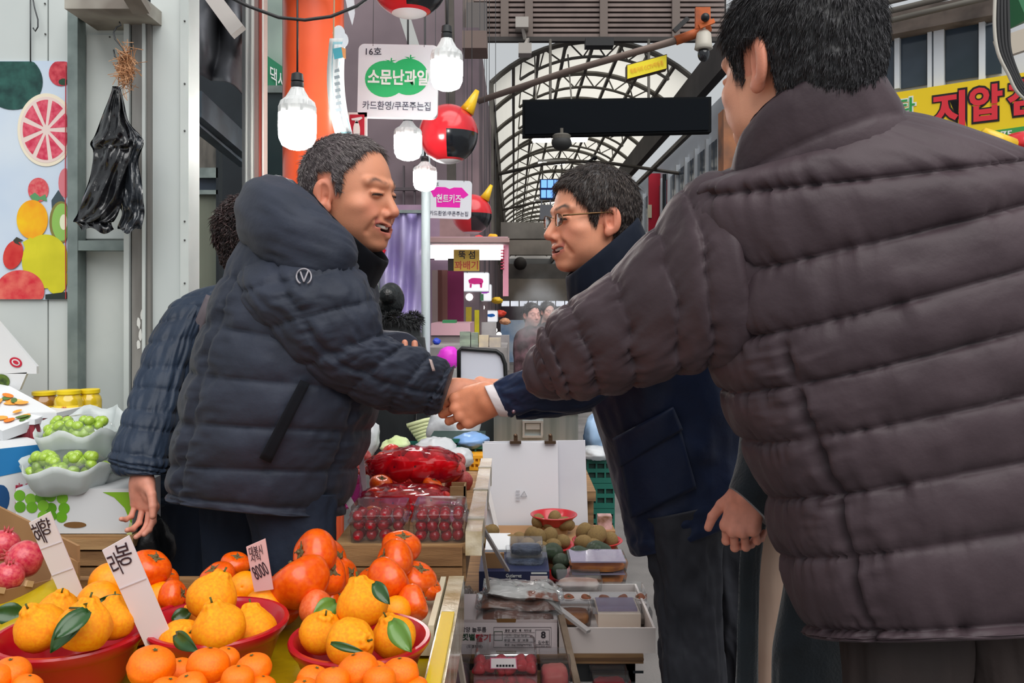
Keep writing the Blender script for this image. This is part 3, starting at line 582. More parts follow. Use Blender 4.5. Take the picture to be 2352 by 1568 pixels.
def loft(rows, nth=110, nsub=14, puff=.012, wr=.002, seed=1, e=2.3, seams=None, vs=(), shape=.5, wav=.05, raw=False, close=(True, True), wf=(7, 1.6), fine=.0, jag=1.0, dome=.0):
    """quilted or plain garment tube through cross-sections; every section is a seam unless seams says otherwise"""
    S = np.asarray(rows, float) if raw else stn(rows); n = len(S); m = (n-1)*nsub+1; s = np.linspace(0, n-1, m); A = cat(S, s)
    th = 2*PI*np.arange(nth)/nth; c, si = np.cos(th), np.sin(th); cx = np.sign(c)*np.abs(c)**(2/e); sx = np.sign(si)*np.abs(si)**(2/e)
    O = A[:, None, 3:6]*cx[None, :, None]+A[:, None, 6:9]*sx[None, :, None]; ln = np.linalg.norm(O, axis=2, keepdims=True)+1e-9; D = O/ln
    thg = np.broadcast_to(th[None], (m, nth)); sg = np.broadcast_to(s[:, None], (m, nth)); circ = np.stack([np.cos(thg)*2.2, np.sin(thg)*2.2, sg*0+seed], -1)
    sw = sg+wav*noise(circ*1.3+np.array((0,0,1))*np.round(sg)[..., None]*3.1, seed)
    if seams is None: t = sw-np.floor(sw); dist = np.minimum(t, 1-t)
    elif len(seams) == 0: t = np.full_like(sw, .5); dist = np.full_like(sw, 1.0)
    else:
        k = np.asarray(seams, float); j = np.clip(np.searchsorted(k, sw)-1, 0, len(k)-2); t = np.clip((sw-k[j])/(k[j+1]-k[j]), 0, 1); dist = np.minimum(np.abs(sw-k[j]), np.abs(sw-k[j+1]))
    g = np.clip(4*t*(1-t), 0, 1)**shape
    pk = 0
    for a, wd, *s0 in vs:
        dd = np.abs((thg-a+PI) % (2*PI)-PI); on = sig((sg-s0[0])*6) if s0 else 1.0; g = g*(1-.75*on*np.exp(-(dd/wd)**2))
        cp = np.stack([(thg-a)*5+sg*1.5, sg*5.5, sg*0+seed], -1); pk = pk+on*(1-2*np.abs(noise(cp, seed+11)))*np.exp(-(dd/.30)**2)
    # wrinkles: short folds running across the seams, broader waves elsewhere
    c3 = np.stack([np.cos(thg)*wf[0], np.sin(thg)*wf[0], sg*wf[1]+seed*3], -1); w1 = fbm(c3, seed, 3)
    c4 = np.stack([np.cos(thg)*wf[0]*2.6+sg*.8, np.sin(thg)*wf[0]*2.6, sg*wf[1]*.8+seed], -1); w2 = 1-np.abs(noise(c4, seed+4))*2
    wr = wr*np.clip(np.minimum(sg, n-1-sg)/.35, .15, 1)
    disp = puff*g+wr*w1+jag*wr*1.1*w2*np.exp(-dist/.18)+wr*1.3*pk
    if fine: disp = disp+fine*fbm(c3*3.1, seed+8, 2)
    V = A[:, None, :3]+O+D*disp[..., None]
    # close the ends with shrinking rings
    rings = [V]
    def capr(ring, cen, tg): r_ = np.linalg.norm(ring-cen, axis=1).mean()*dome; return np.stack([cen+(ring-cen)*k+tg*r_*math.sqrt(1-k*k) for k in (.97, .88, .72, .5, .25, .01)])
    nrm = lambda v: v/(np.linalg.norm(v)+1e-9)
    if close[0]: rings = [capr(V[0], A[0, :3], nrm(A[0, :3]-A[1, :3]))[::-1]]+rings
    if close[1]: rings = rings+[capr(V[-1], A[-1, :3], nrm(A[-1, :3]-A[-2, :3]))]
    V = np.concatenate(rings, 0); q = grid_quads(nth, len(V), True); return V.reshape(-1, 3), q
def garment(name, parts, m, parent, smooth=True):
    V, Q, n = [], [], 0
    for v, q in parts: V.append(v); Q.append(q+n); n += len(v)
    return big(name, np.vstack(V), np.vstack(Q), m, parent, smooth)
def tubeg(path, r, nth=40, nsub=8, **k):
    """garment tube along world points with radii (side, depth) given as (x, y, z, r)"""
    pa = np.asarray(path, float); T_ = np.gradient(pa, axis=0); rows = []
    u = np.array((0,0,1.))
    for i in range(len(pa)):
        t = T_[i]/np.linalg.norm(T_[i]); a = np.cross(t, u); 
        if np.linalg.norm(a) < .1: a = np.cross(t, np.array((1.,0,0)))
        a /= np.linalg.norm(a); b = np.cross(a, t); ri = r[i] if np.ndim(r) else r; ri = np.broadcast_to(ri, (2,)); rows.append(np.concatenate([pa[i], a*ri[0], b*ri[1]]))
    return loft(np.array(rows), nth=nth, nsub=nsub, raw=True, **k)
# ================================================================== the people
def proj(V): V = np.asarray(V); return CX+V[:, 0]/V[:, 1]*F, CY-(V[:, 2]-CZ)/V[:, 1]*F
def surf_d(V, x, y, r=10):
    px, py = proj(V); m = (px-x)**2+(py-y)**2 < r*r
    return V[m, 1].min() if m.any() else None
def patch(name, V, quad, m, parent, n=(14, 8), off=.006, thick=.004, puff=.0):
    """a piece of cloth laid on the near side of a garment: quad given in pixels (tl, tr, br, bl)"""
    q = np.array(quad, float); nu, nv = n; G = []
    for j in range(nv):
        for i in range(nu):
            u, v = i/(nu-1), j/(nv-1); p = q[0]*(1-u)*(1-v)+q[1]*u*(1-v)+q[2]*u*v+q[3]*(1-u)*v; d = surf_d(V, *p) or surf_d(V, *p, 30) or 1.9
            G.append((p[0], p[1], d))
    G = np.array(G); D = G[:, 2].reshape(nv, nu)
    for _ in range(3): Dp = np.pad(D, 1, 'edge'); D = (Dp[:-2, 1:-1]+Dp[2:, 1:-1]+Dp[1:-1, :-2]+Dp[1:-1, 2:]+4*D)/8
    u = np.linspace(-1, 1, nu)[None]; v = np.linspace(-1, 1, nv)[:, None]; D = D-off-puff*(1-u**4)*(1-v**4)
    A = np.array([P(g[0], g[1], d) for g, d in zip(G, D.ravel())]); o = big(name, A, grid_quads(nu, nv)[:, ::-1], m, parent); s = o.modifiers.new('s', 'SOLIDIFY'); s.thickness = thick; s.offset = 0; return o
def shrink(rows, k=.82): S = stn(rows); S[:, 3:] *= k; return S
def inner(rows, skin, k=.8, **kw): v, q = loft(shrink(rows, k), raw=True, nth=28, nsub=4, puff=0, wr=0, seams=(), **kw); return v, q, np.tile(np.array(rgb(skin)), (len(v), 1))
def body(parent, parts): V, Q, C = merge(parts); return big('body', V, Q, skin_mat(), parent, True, C)
def shoe(c, yaw, parent, m):
    R = rotm(yaw); V, Fc = ball((0,0,0), 1, 20, 12); V = V*np.array((.048,.13,.075)); V[:, 2] = np.maximum(V[:, 2], 0)*(1-.35*(V[:, 1] > .02)); return obj('shoe', V@R.T+np.array(c), Fc, m, parent, smooth=True)
def jacket_mat(name, c, c2, rough=.62, sheen=.05, bump=.22): return mat(name, c, rough, col2=c2, nscale=7, detail=6, bump=bump, bscale=55, sheen=sheen, spec=.28, bdist=.006)
M_jl = jacket_mat('charcoal navy down fabric', (47,52,66), (38,43,55))
M_jl_in = mat('black fleece', (16,18,24), .9, sheen=.03, spec=.2)
M_jr = jacket_mat('brown grey down fabric', (74,61,66), (62,50,55), .5, .03, .18)
M_jm = jacket_mat('navy parka cloth', (26,38,66), (20,30,54), .5, .05, .2)
M_jw = jacket_mat('slate navy quilt', (42,54,72), (32,42,58), .45, .05)
M_tr_navy = mat('navy trouser cloth', (26,38,58), .8, col2=(20,30,46), nscale=9, bump=.2, bscale=40)
M_tr_grey = mat('charcoal trouser cloth', (46,48,56), .75, col2=(36,38,46), nscale=7, bump=.25, bscale=30)
M_tr_brown = mat('brown black trouser cloth', (48,38,36), .8, col2=(34,28,28), nscale=5, bump=.25, bscale=30)
M_shoe = mat('shoe leather', (24,22,22), .35)
SK1, SK2, SK3 = (212,144,112), (216,156,126), (228,158,126)

# ---------------------------------------------------------------- man on the left, behind the fruit
pl = thing('person', 'smiling man in a dark hooded padded jacket with a round sleeve emblem', 'person', (-.45, 1.97, 0))
rows = [(700,480,790,560,1.95,1.2), (612,520,842,632,1.95,1.3), (545,630,850,712,1.95,1.32), (505,740,862,800,1.95,1.32), (473,852,858,890,1.95,1.28), (448,962,838,985,1.95,1.25), (428,1062,806,1075,1.95,1.22), (419,1132,774,1168,1.95,1.2), (424,1146,768,1182,1.95,1.18)]
torso = loft(rows, nth=160, nsub=16, puff=.016, wr=.0035, seed=3, vs=((4.10, .05, 2), (5.75, .04)), shape=.42, wf=(6, 2.2), seams=(0, 1, 2, 3, 4, 5, 6, 6.9, 8))
arm = [(575,600,755,545,1.84,.75), (566,668,812,618,1.78,.72), (622,752,850,695,1.75,.70), (702,842,872,772,1.76,.78), (805,900,925,800,1.79,.85), (900,932,985,824,1.82,.88), (980,938,1030,850,1.85,.88), (1016,936,1038,862,1.86,.88)]
sleeve = loft(arm, nth=110, nsub=16, puff=.014, wr=.0045, seed=5, vs=((4.6, .05),), shape=.42, wf=(5, 2.5), close=(True, True))
far = tubeg([P(745,640,2.16), P(770,720,2.22), P(800,800,2.22), P(860,835,2.12), P(915,830,2.0)], [.085,.082,.078,.07,.062], puff=.012, wr=.003, seed=8)
hood = tubeg([P(800,612,1.79), P(752,588,1.76), P(690,548,1.76), P(640,510,1.83), P(622,492,1.95), P(640,510,2.08), P(690,548,2.14), P(760,590,2.13)], [(.03,.035),(.045,.055),(.06,.07),(.068,.078),(.068,.08),(.068,.078),(.06,.07),(.045,.055)], nth=60, puff=.010, wr=.004, seed=12, seams=(0, 2, 4, 6, 7))
garment('jacket', [torso, sleeve, far], M_jl, pl); garment('hood', [hood], M_jl, pl)
cl = loft([(690,600,842,700,1.93,1.05), (700,520,866,650,1.93,1.0), (714,440,890,604,1.92,.92), (722,446,880,606,1.92,.86), (716,520,850,640,1.93,.86)], nth=80, nsub=8, puff=0, wr=.002, seams=(), e=2.2, close=(False, False))
garment('collar', [cl], M_jl_in, pl)
patch('pocket_welt', torso[0], [(690,872),(712,880),(622,1062),(596,1050)], M_jl_in, pl, (5, 14), .006, .006)
patch('zip_placket', torso[0], [(828,660),(848,668),(868,800),(846,800)], M_jl_in, pl, (5, 12), .004, .006)
# round emblem with a V on the sleeve
def on_surf(V, pts, off=.003): return np.array([P(x, y, (surf_d(V, x, y) or 1.7)-off) for x, y in pts])
em = [(698+17*math.cos(a), 635+18*math.sin(a)) for a in np.linspace(.66*PI, 2.34*PI, 26)]
M_emb = mat('grey emblem thread', (150,146,152), .6)
eo = obj('emblem', *join(tube(on_surf(sleeve[0], em), .0018, 5), tube(on_surf(sleeve[0], [(690,624),(694,636),(698,647)]), .0018, 5), tube(on_surf(sleeve[0], [(698,647),(703,634),(708,622)]), .0018, 5)), M_emb, pl, smooth=True); eo['label'] = 'round grey emblem with a V'
patch('sleeve_mark', sleeve[0], [(985,824),(992,826),(1000,852),(993,852)], mat('reflective mark', (170,150,146), .4), pl, (3, 6), .003, .001)
V, Q, C, s = head(SK1, 1.1, 1.2, hl=(-.010, .014), brow=(48,40,38)); Rl = rotm(math.radians(-112), math.radians(-4), math.radians(2)); T = xf(Rl, P(806,458,1.95), 1.06)
cf = T
hR = hand(((.9,.9,.5), (.9,1,.5), (1,1,.5), (1,1,.5)), (.3,.2,.2), flip=True, tuck=.6); hT = xf(frame((0,0,-1), (1,0,-.15)), P(1022,908,1.90), .95); hL = hand(((.7,.7,.4),)*4, (.9,.3,.2), wrist=.04, tuck=.9); hT2 = xf(frame((1,0,.1), (-.15,-1,.05)), P(958,862,1.97), .9)
body(pl, [(T(V), Q, C), inner(rows, SK1), (hT(hR[0]), hR[1], hR[2]), (hT2(hL[0]), hL[1], hL[2])])
teeth(pl, T, 1.5); lashes(pl, T)
hair(pl, s, T, Rl, hl=(-.010, .014), thick=.006, comb=(0,.75,-.55), n=17000, ln=.020, cols=((62,52,54),(172,162,160)), cap_col=(84,74,76), mess=.30, lift=.07, seed=4, w=.00045)
near = loft([(560,1120,770,1135,1.86,.85), (585,1240,768,1240,1.86,.8), (592,1400,760,1400,1.86,.8), (600,1750,745,1750,1.88,.8), (612,2150,725,2150,1.88,.8)], seams=(), puff=0, wr=.005, seed=2, wf=(3, 1.5))
farl = loft([(466,1110,660,1130,2.06,.8), (470,1240,640,1240,2.06,.8), (474,1400,620,1400,2.06,.8), (484,1700,600,1700,2.06,.8), (496,2020,590,2020,2.06,.8)], seams=(), puff=0, wr=.005, seed=6, wf=(3, 1.5))
garment('trousers', [near, farl], M_tr_navy, pl); shoe((P(668,700,1.88)[0], 1.88, 0), -PI/2, pl, M_shoe); shoe((P(543,700,2.06)[0], 2.06, 0), -PI/2, pl, M_shoe)

# ---------------------------------------------------------------- woman behind him
pw = thing('person', 'woman with curly dark hair and a shoulder strap standing half hidden beside the white wall', 'person', (-.82, 2.35, 0))
rows = [(455,668,575,640,2.32,1.0), (402,712,600,700,2.32,1.1), (388,800,590,790,2.32,1.1), (380,900,580,900,2.32,1.1), (374,1000,560,1000,2.32,1.1), (368,1100,545,1100,2.32,1.1), (362,1162,530,1162,2.32,1.1)]
torso = loft(rows, nth=120, nsub=20, puff=.009, wr=.003, seed=21, seams=np.arange(0, 6.01, .5), shape=.45)
arm = [(398,705,480,690,2.24,.8), (352,788,446,776,2.17,.8), (320,878,418,884,2.11,.8), (294,960,396,974,2.05,.8), (270,1036,380,1050,2.00,.8), (268,1062,372,1082,1.98,.8), (284,1094,364,1090,1.97,.75)]
sleeve = loft(arm, nth=90, nsub=16, puff=.010, wr=.004, seed=25, seams=(0, .5, 1, 1.6, 2.1, 2.7, 3.2, 4, 4.6, 5.1, 6), shape=.45)
garment('coat', [torso, sleeve], M_jw, pw)
V, Q, C, s = head(SK2, .2, 0, h=.004); Rw = rotm(math.radians(-95)); T = xf(Rw, P(612,578,2.34), .95)
hn = hand(((.35,.5,.4), (.4,.6,.4), (.5,.7,.5), (.6,.8,.5)), (.5,.4,.3), skin=(214,146,124), wrist=.015); hT = xf(frame((.95,-.3,0), (.12,0,-1)), P(328,1094,1.965), .80)
body(pw, [(T(V), Q, C), inner(rows, SK2), (hT(hn[0]), hn[1], hn[2])])
hair(pw, s, T, Rw, hl=(-.03, -.03), thick=.034, comb=(.2,-.5,-1), n=7000, ln=.03, cols=((34,27,29),(84,62,62)), cap_col=(38,30,32), mess=2.6, lift=.3, seed=14, w=.0016)
leg = loft([(362,1150,560,1150,2.3,.9), (366,1300,540,1300,2.3,.8), (372,1600,520,1600,2.3,.7), (380,1890,510,1890,2.3,.6)], seams=(), puff=0, wr=.004, seed=9); garment('trousers', [leg], M_tr_navy, pw); shoe((P(450,700,2.3)[0], 2.3, 0), -PI/2, pw, M_shoe)
patch('shoulder_strap', torso[0], [(474,676),(496,684),(432,836),(412,822)], mat('grey strap', (92,84,90), .7), pw, (4, 16), .008, .003)
patch('belt', torso[0], [(404,920),(452,936),(452,952),(402,938)], mat('grey strap'), pw, (10, 4), .006, .003)

# ---------------------------------------------------------------- man with glasses in the middle
pm = thing('person', 'man with thin framed glasses in a navy parka leaning in to shake hands', 'person', (.33, 2.05, 0))
rows = [(1335,660,1478,545,2.04,1.15), (1330,722,1600,560,2.06,1.25), (1340,800,1678,690,2.08,1.15), (1352,900,1704,850,2.08,1.1), (1384,1000,1720,975,2.08,1.05), (1410,1090,1722,1070,2.08,1.05), (1436,1185,1716,1128,2.06,1.0), (1448,1240,1708,1160,2.06,1.0), (1457,1276,1702,1186,2.06,1.0)]
torso = loft(rows, nth=140, nsub=12, puff=.004, wr=.006, seed=31, seams=(0, 7, 8), wf=(3.2, 1.1), shape=.3, jag=.5)
arm = [(1500,760,1650,620,1.92,.8), (1420,880,1575,750,1.86,.8), (1340,945,1420,815,1.82,.8), (1245,940,1255,832,1.80,.85), (1190,950,1180,858,1.81,.85), (1168,957,1133,880,1.82,.85)]
sleeve = loft(arm, nth=80, nsub=12, puff=.0, wr=.006, seed=33, seams=(), wf=(2.6, 1.5))
far = loft([(1420,920,1440,800,2.18,.8), (1345,945,1350,860,2.14,.8), (1262,958,1250,878,2.10,.8), (1186,962,1172,892,2.06,.8)], nth=60, nsub=8, puff=0, wr=.005, seed=35, seams=())
garment('parka', [torso, sleeve, far], M_jm, pm)
cl = loft([(1322,745,1500,570,2.02,.95), (1306,700,1486,545,2.0,.95), (1300,640,1466,502,1.99,.90), (1310,640,1458,510,1.99,.84), (1325,690,1470,540,2.0,.84)], nth=80, nsub=8, puff=0, wr=.002, seams=(), e=2.2, close=(False, False))
garment('collar', [cl], mat('dark navy collar', (13,21,36), .75, sheen=.02, spec=.2), pm)
cuff = loft([(1176,956,1146,880,1.82,.86), (1160,957,1124,884,1.82,.86), (1146,954,1113,887,1.82,.84), (1150,946,1120,894,1.82,.78)], nth=60, nsub=4, puff=0, wr=.0006, seams=()); garment('shirt_cuff', [cuff], mat('white shirt', (214,206,208), .6), pm)
patch('pocket_flap', torso[0], [(1408,1006),(1546,934),(1568,986),(1424,1072)], M_jm, pm, (18, 10), .010, .006, .004)
patch('pocket', torso[0], [(1420,1030),(1556,960),(1600,1120),(1450,1190)], M_jm, pm, (18, 18), .004, .006, .004)
M_snap = mat('snap', (150,120,130), .3, .6); obj('snap_button', *ball(P(1180,945,1.745), .004, 10, 6), M_snap, pm, smooth=True)
V, Q, C, s = head(SK3, .75, 1.0, hl=(.002, -.006), brow=(80,66,58), nose=1.01); Rm = rotm(math.radians(110), math.radians(-2), math.radians(0)); T = xf(Rm, P(1357,516,2.02), 1.0)
hl_ = hand(((.34,.85,.6), (.38,.9,.6), (.42,.95,.6), (.48,1.0,.6)), (.10,.25,.2), skin=(212,138,104), tuck=.5, spread=-.03, wrist=.045); hT = xf(frame((.25,-.05,1), (-1,.30,-.42)), P(1136,914,1.825), .97)
hr_ = hand(((.35,.5,.3),)*4, (.5,.3,.2), flip=True, skin=(214,150,122), spread=.0, tuck=.7); hT2 = xf(frame((0,.75,-.65), (-1,-.12,.06)), P(1182,896,2.0), .95)
body(pm, [(T(V), Q, C), inner(rows, SK3), (hT(hl_[0]), hl_[1], hl_[2]), (hT2(hr_[0]), hr_[1], hr_[2])])
teeth(pm, T); lashes(pm, T)
hair(pm, s, T, Rm, hl=(.002, -.006), thick=.010, comb=(.15,.3,-.9), n=17000, ln=.026, cols=((40,34,34),(112,100,94)), cap_col=(46,40,40), mess=.30, lift=.07, seed=24, w=.0005)
# glasses: rim, bridge and temple arms
gl = []; M_gold = mat('gold brown frame', (120,90,60), .25, .8)
for sx in (-1, 1):
    ring = np.array([(sx*.034+.022*math.cos(a), .100-.006*abs(math.cos(a)), .008+.0145*math.sin(a)) for a in np.linspace(0, 2*PI, 25)]); gl.append(tube(T(ring), .0010, 6))
    gl.append(tube(T(np.array([(sx*.056,.094,.016), (sx*.066,.080,.017), (sx*.080,.03,.019), (sx*.084,-.01,.021), (sx*.084,-.022,.012)])), [.0022,.0022,.0020,.0016,.0014], 6))
gl.append(tube(T(np.array([(-.012,.097,.014), (0,.104,.017), (.012,.097,.014)])), .0012, 6)); obj('glasses', *join(*gl), M_gold, pm, smooth=True)
for sx in (-1, 1):
    n = 20; LV = [(sx*.034, .0985, .008)]+[(sx*.034+.0215*math.cos(2*PI*k/n), .0985-.005*abs(math.cos(2*PI*k/n)), .008+.014*math.sin(2*PI*k/n)) for k in range(n)]
    obj('lens', T(np.array(LV)), [[0, 1+k, 1+(k+1)%n] for k in range(n)], clear_mat('lens glass', (236,238,240), .04, .03), pm, smooth=True)
l1 = loft([(1470,1190,1655,1150,2.0,.95), (1496,1310,1648,1290,2.0,.9), (1508,1430,1652,1430,2.0,.9), (1520,1568,1662,1568,2.0,.9), (1530,1800,1650,1800,2.0,.9), (1540,2070,1640,2070,2.0,.9)], seams=(), puff=0, wr=.012, seed=41, wf=(2.2, 1.4))
l2 = loft([(1570,1190,1735,1150,2.12,.9), (1600,1310,1742,1300,2.12,.9), (1630,1440,1744,1440,2.12,.9), (1652,1568,1748,1568,2.12,.9), (1665,1990,1750,1990,2.12,.9)], seams=(), puff=0, wr=.010, seed=43, wf=(2.2, 1.4))
garment('trousers', [l1, l2], M_tr_grey, pm); shoe((P(1590,700,2.0)[0], 2.0, 0), PI/2, pm, M_shoe); shoe((P(1708,700,2.12)[0], 2.12, 0), PI/2, pm, M_shoe)

# ---------------------------------------------------------------- big man on the right, seen from behind
pr = thing('person', 'tall man seen from behind in a brown grey quilted down jacket, left arm stretched out', 'person', (.58, 1.32, 0))
rows = [(1700,385,2030,262,1.28,.80), (1598,452,2330,368,1.31,.60), (1640,625,2410,432,1.32,.60), (1664,772,2440,560,1.32,.60), (1694,892,2456,695,1.32,.60), (1742,1008,2468,850,1.32,.60), (1800,1136,2480,1002,1.32,.60), (1832,1272,2492,1176,1.32,.60), (1890,1438,2500,1402,1.32,.60), (1898,1452,2500,1420,1.32,.60), (1902,1466,2498,1436,1.32,.59)]
torso = loft(rows, nth=200, nsub=20, puff=.027, wr=.0032, seed=51, e=2.5, vs=((3.93, .035, 3.2),), shape=.40, wav=.03, seams=(0, 1, 2, 3, 4, 5, 6, 7, 8, 8.9, 10), wf=(9, 1.4), jag=2.6)
arm = [(1705,812,1655,408,1.29,.58), (1622,820,1568,462,1.31,.64), (1548,838,1500,545,1.35,.72), (1452,868,1405,648,1.40,.78), (1372,890,1312,712,1.45,.82), (1308,896,1256,766,1.49,.82), (1272,890,1236,806,1.51,.75)]
sleeve = loft(arm, nth=120, nsub=18, puff=.018, wr=.0042, seed=53, shape=.45, wf=(2.8, 1.5), jag=2.2, dome=.6, wav=.12)
fore = tubeg([P(1268,848,1.55), P(1270,852,1.62), P(1290,858,1.74), P(1305,860,1.80)], [.045,.046,.045,.04], puff=.008, seed=55, dome=.7)
arm2 = loft([(2330,400,2470,430,1.30,.7), (2392,640,2545,640,1.30,.8), (2420,900,2570,900,1.30,.8), (2430,1150,2560,1150,1.30,.8), (2440,1350,2545,1350,1.30,.8)], nth=70, nsub=12, puff=.016, wr=.003, seed=57)
garment('down_jacket', [torso, sleeve, fore, arm2], M_jr, pr)
cl = loft([(1672,480,2110,360,1.30,.86,-.12), (1684,430,2064,300,1.285,.92,-.2), (1700,345,2020,235,1.26,.92,-.34), (1716,300,1992,190,1.25,.90,-.42), (1730,304,1978,200,1.25,.86,-.42), (1735,360,1990,260,1.26,.86,-.3)], nth=100, nsub=10, puff=.008, wr=.0015, seams=(0, 1, 3, 5), e=2.1, close=(False, False), seed=59); garment('collar', [cl], M_jr, pr)
V, Q, C, s = head((226,162,132), .4, 0, hl=(.004, -.004), brow=(40,34,36), neck=(0,-.015,-.20)); Rr = rotm(math.radians(30), math.radians(-6), 0); T = xf(Rr, P(1826,176,1.27), 1.13)
hb = hand(((.3,.3,.2),)*4, (.3,.3,.2)); hT = xf(frame((0,-.4,1), (.2,1,0)), P(1305,862,1.80), .9); hb2 = hand(((.4,.5,.3),)*4, (.3,.3,.2), flip=True); hT2 = xf(frame((1,0,0), (0,.1,-1)), P(2492,1380,1.30))
body(pr, [(T(V), Q, C), inner(rows, SK3), (hT(hb[0]), hb[1], hb[2]), (hT2(hb2[0]), hb2[1], hb2[2])])
hair(pr, s, T, Rr, hl=(.004, -.004), thick=.012, comb=(0,.25,-1), n=22000, ln=.024, cols=((24,23,26),(84,82,86)), cap_col=(26,25,28), mess=.42, lift=.09, seed=34, w=.00042)
l1 = loft([(1925,1400,2230,1400,1.33,.7), (1936,1568,2215,1568,1.33,.7), (1950,2000,2190,2000,1.33,.7), (1970,2500,2150,2500,1.35,.7), (1985,2740,2130,2740,1.35,.7)], seams=(), puff=0, wr=.008, seed=61, wf=(2.4, 1.2))
l2 = loft([(2190,1400,2490,1400,1.33,.7), (2220,1568,2490,1568,1.33,.7), (2250,2000,2480,2000,1.33,.7), (2280,2500,2460,2500,1.35,.7), (2290,2740,2450,2740,1.35,.7)], seams=(), puff=0, wr=.008, seed=63, wf=(2.4, 1.2))
garment('trousers', [l1, l2], M_tr_brown, pr); shoe((P(2055,700,1.35)[0], 1.35, 0), .6, pr, M_shoe); shoe((P(2370,700,1.35)[0], 1.35, 0), .6, pr, M_shoe)

# ---------------------------------------------------------------- person in a dark coat between them
pc = thing('person', 'person in a long dark coat and beige trousers, half hidden behind the quilted jacket', 'person', (.48, 1.72, 0))
M_coat = mat('dark wool coat', (30,40,48), .9, col2=(24,32,38), nscale=20, sheen=.5, bump=.2, bscale=200)
rows = [(1755,560,1870,560,1.72,.9), (1716,640,1930,640,1.72,.8), (1706,800,1940,800,1.72,.75), (1716,1000,1945,1000,1.72,.75), (1760,1180,1950,1180,1.72,.75)]
torso = loft(rows, seams=(), puff=0, wr=.003, seed=71); sl = loft([(1725,700,1840,700,1.62,.8), (1712,900,1836,890,1.60,.8), (1700,1040,1828,1070,1.58,.8), (1676,1118,1776,1216,1.56,.75)], nth=60, nsub=10, seams=(), puff=0, wr=.003, seed=73, wf=(2, 1))
fl1 = loft([(1706,980,1800,1010,1.76,.5), (1704,1150,1772,1150,1.76,.5), (1700,1300,1746,1300,1.76,.5), (1690,1568,1741,1568,1.76,.5), (1680,1850,1738,1850,1.76,.5)], nth=40, nsub=8, seams=(), puff=0, wr=.002, seed=74)
fl2 = loft([(1790,1000,1960,1000,1.66,.6), (1812,1200,1960,1200,1.66,.6), (1802,1350,1960,1350,1.66,.6), (1778,1480,1960,1480,1.66,.6), (1774,1568,1960,1568,1.66,.6), (1770,1950,1960,1950,1.66,.6)], nth=50, nsub=8, seams=(), puff=0, wr=.003, seed=75, wf=(3, 1))
garment('coat', [torso, sl, fl1, fl2], M_coat, pc)
garment('trousers', [loft([(1720,1120,1850,1120,1.82,.7), (1732,1300,1840,1300,1.82,.6), (1732,1568,1830,1568,1.82,.5), (1740,1900,1820,1900,1.82,.5), (1745,2210,1810,2210,1.82,.5)], nth=50, nsub=8, seams=(), puff=0, wr=.004, seed=76, wf=(2, 1))], mat('beige cloth', (238,204,182), .85, col2=(226,188,166), nscale=6), pc); shoe((P(1778,700,1.82)[0], 1.82, 0), 1.2, pc, M_shoe)
V, Q, C, s = head(SK2, .2, 0, h=.004); Rc = rotm(math.radians(60)); T = xf(Rc, P(1812,470,1.72), .92)
hn = hand(((.55,1.0,.5), (.6,1.05,.5), (.65,1.1,.5), (.7,1.1,.5)), (.1,.25,.3), skin=(222,150,128), wrist=.03); hT = xf(frame((-.75,.6,.1), (-.22,-.05,-1)), P(1716,1122,1.56), .86)
body(pc, [(T(V), Q, C), inner(rows, SK2), (hT(hn[0]), hn[1], hn[2])])
hair(pc, s, T, Rc, thick=.014, n=1500, ln=.03, seed=44, w=.0014)

# ---------------------------------------------------------------- shopper in black, far behind
pb = thing('person', 'shopper in a black coat with fur collar and hair bun, seen from behind', 'person', (-.68, 5.3, 0))
rows = [(876,735,946,735,5.3,.8), (850,765,968,765,5.3,.75), (838,840,972,840,5.3,.7), (836,940,970,940,5.3,.7), (842,1035,962,1035,5.3,.65), (848,1085,955,1085,5.3,.6)]
M_bc = mat('black coat', (14,20,24), .8, sheen=.2); garment('coat', [loft(rows, nth=60, nsub=8, seams=(), puff=0, wr=.01, seed=81), loft([(948,770,976,775,5.25,.9), (955,850,985,850,5.2,.9), (958,930,988,930,5.2,.9), (955,990,980,990,5.2,.9)], nth=30, nsub=6, seams=(), puff=0, wr=.006, seed=82)], M_bc, pb)
hs = SDF((-.16,-.16,-.14), (.16,.16,.16), .008); hs.add(hs.ell((0,0,0), (.082,.09,.11)), .01); hs.add(hs.ell((-.01,-.085,.03), (.052,.045,.05)), .02); Vh, Qh = hs.mesh()
big('hair', Vh+P(898,690,5.3), Qh, mat('black hair', (18,22,24), .3, bump=.6, bscale=60), pb)
n = 2600; rg = np.random.default_rng(5); a = rg.uniform(0, 2*PI, n); tt = rg.normal(0, 1, (n, 3)); tt /= np.linalg.norm(tt, axis=1)[:, None]; p0 = P(908,735,5.3)+np.stack([np.cos(a)*.125, np.sin(a)*.10, .02*np.sin(a*3)], 1)+tt*.03
p2 = p0+tt*.035+np.array((0,0,-.014)); sd = np.cross(tt, rg.normal(0, 1, (n, 3))); sd /= np.linalg.norm(sd, axis=1)[:, None]; TV = np.stack([p0+sd*.004, p0-sd*.004, p2], 1).reshape(-1, 3)
big('fur_collar', TV, np.arange(3*n).reshape(-1, 3), mat('grey black fur', (44,46,48), .8, col2=(20,22,24), nscale=30), pb)
body(pb, [inner(rows, SK2)]); garment('trousers', [loft([(850,1060,955,1060,5.3,.6), (862,1140,942,1140,5.3,.6), (866,1218,935,1218,5.3,.6)], nth=30, nsub=4, seams=(), puff=0, wr=0)], M_bc, pb)

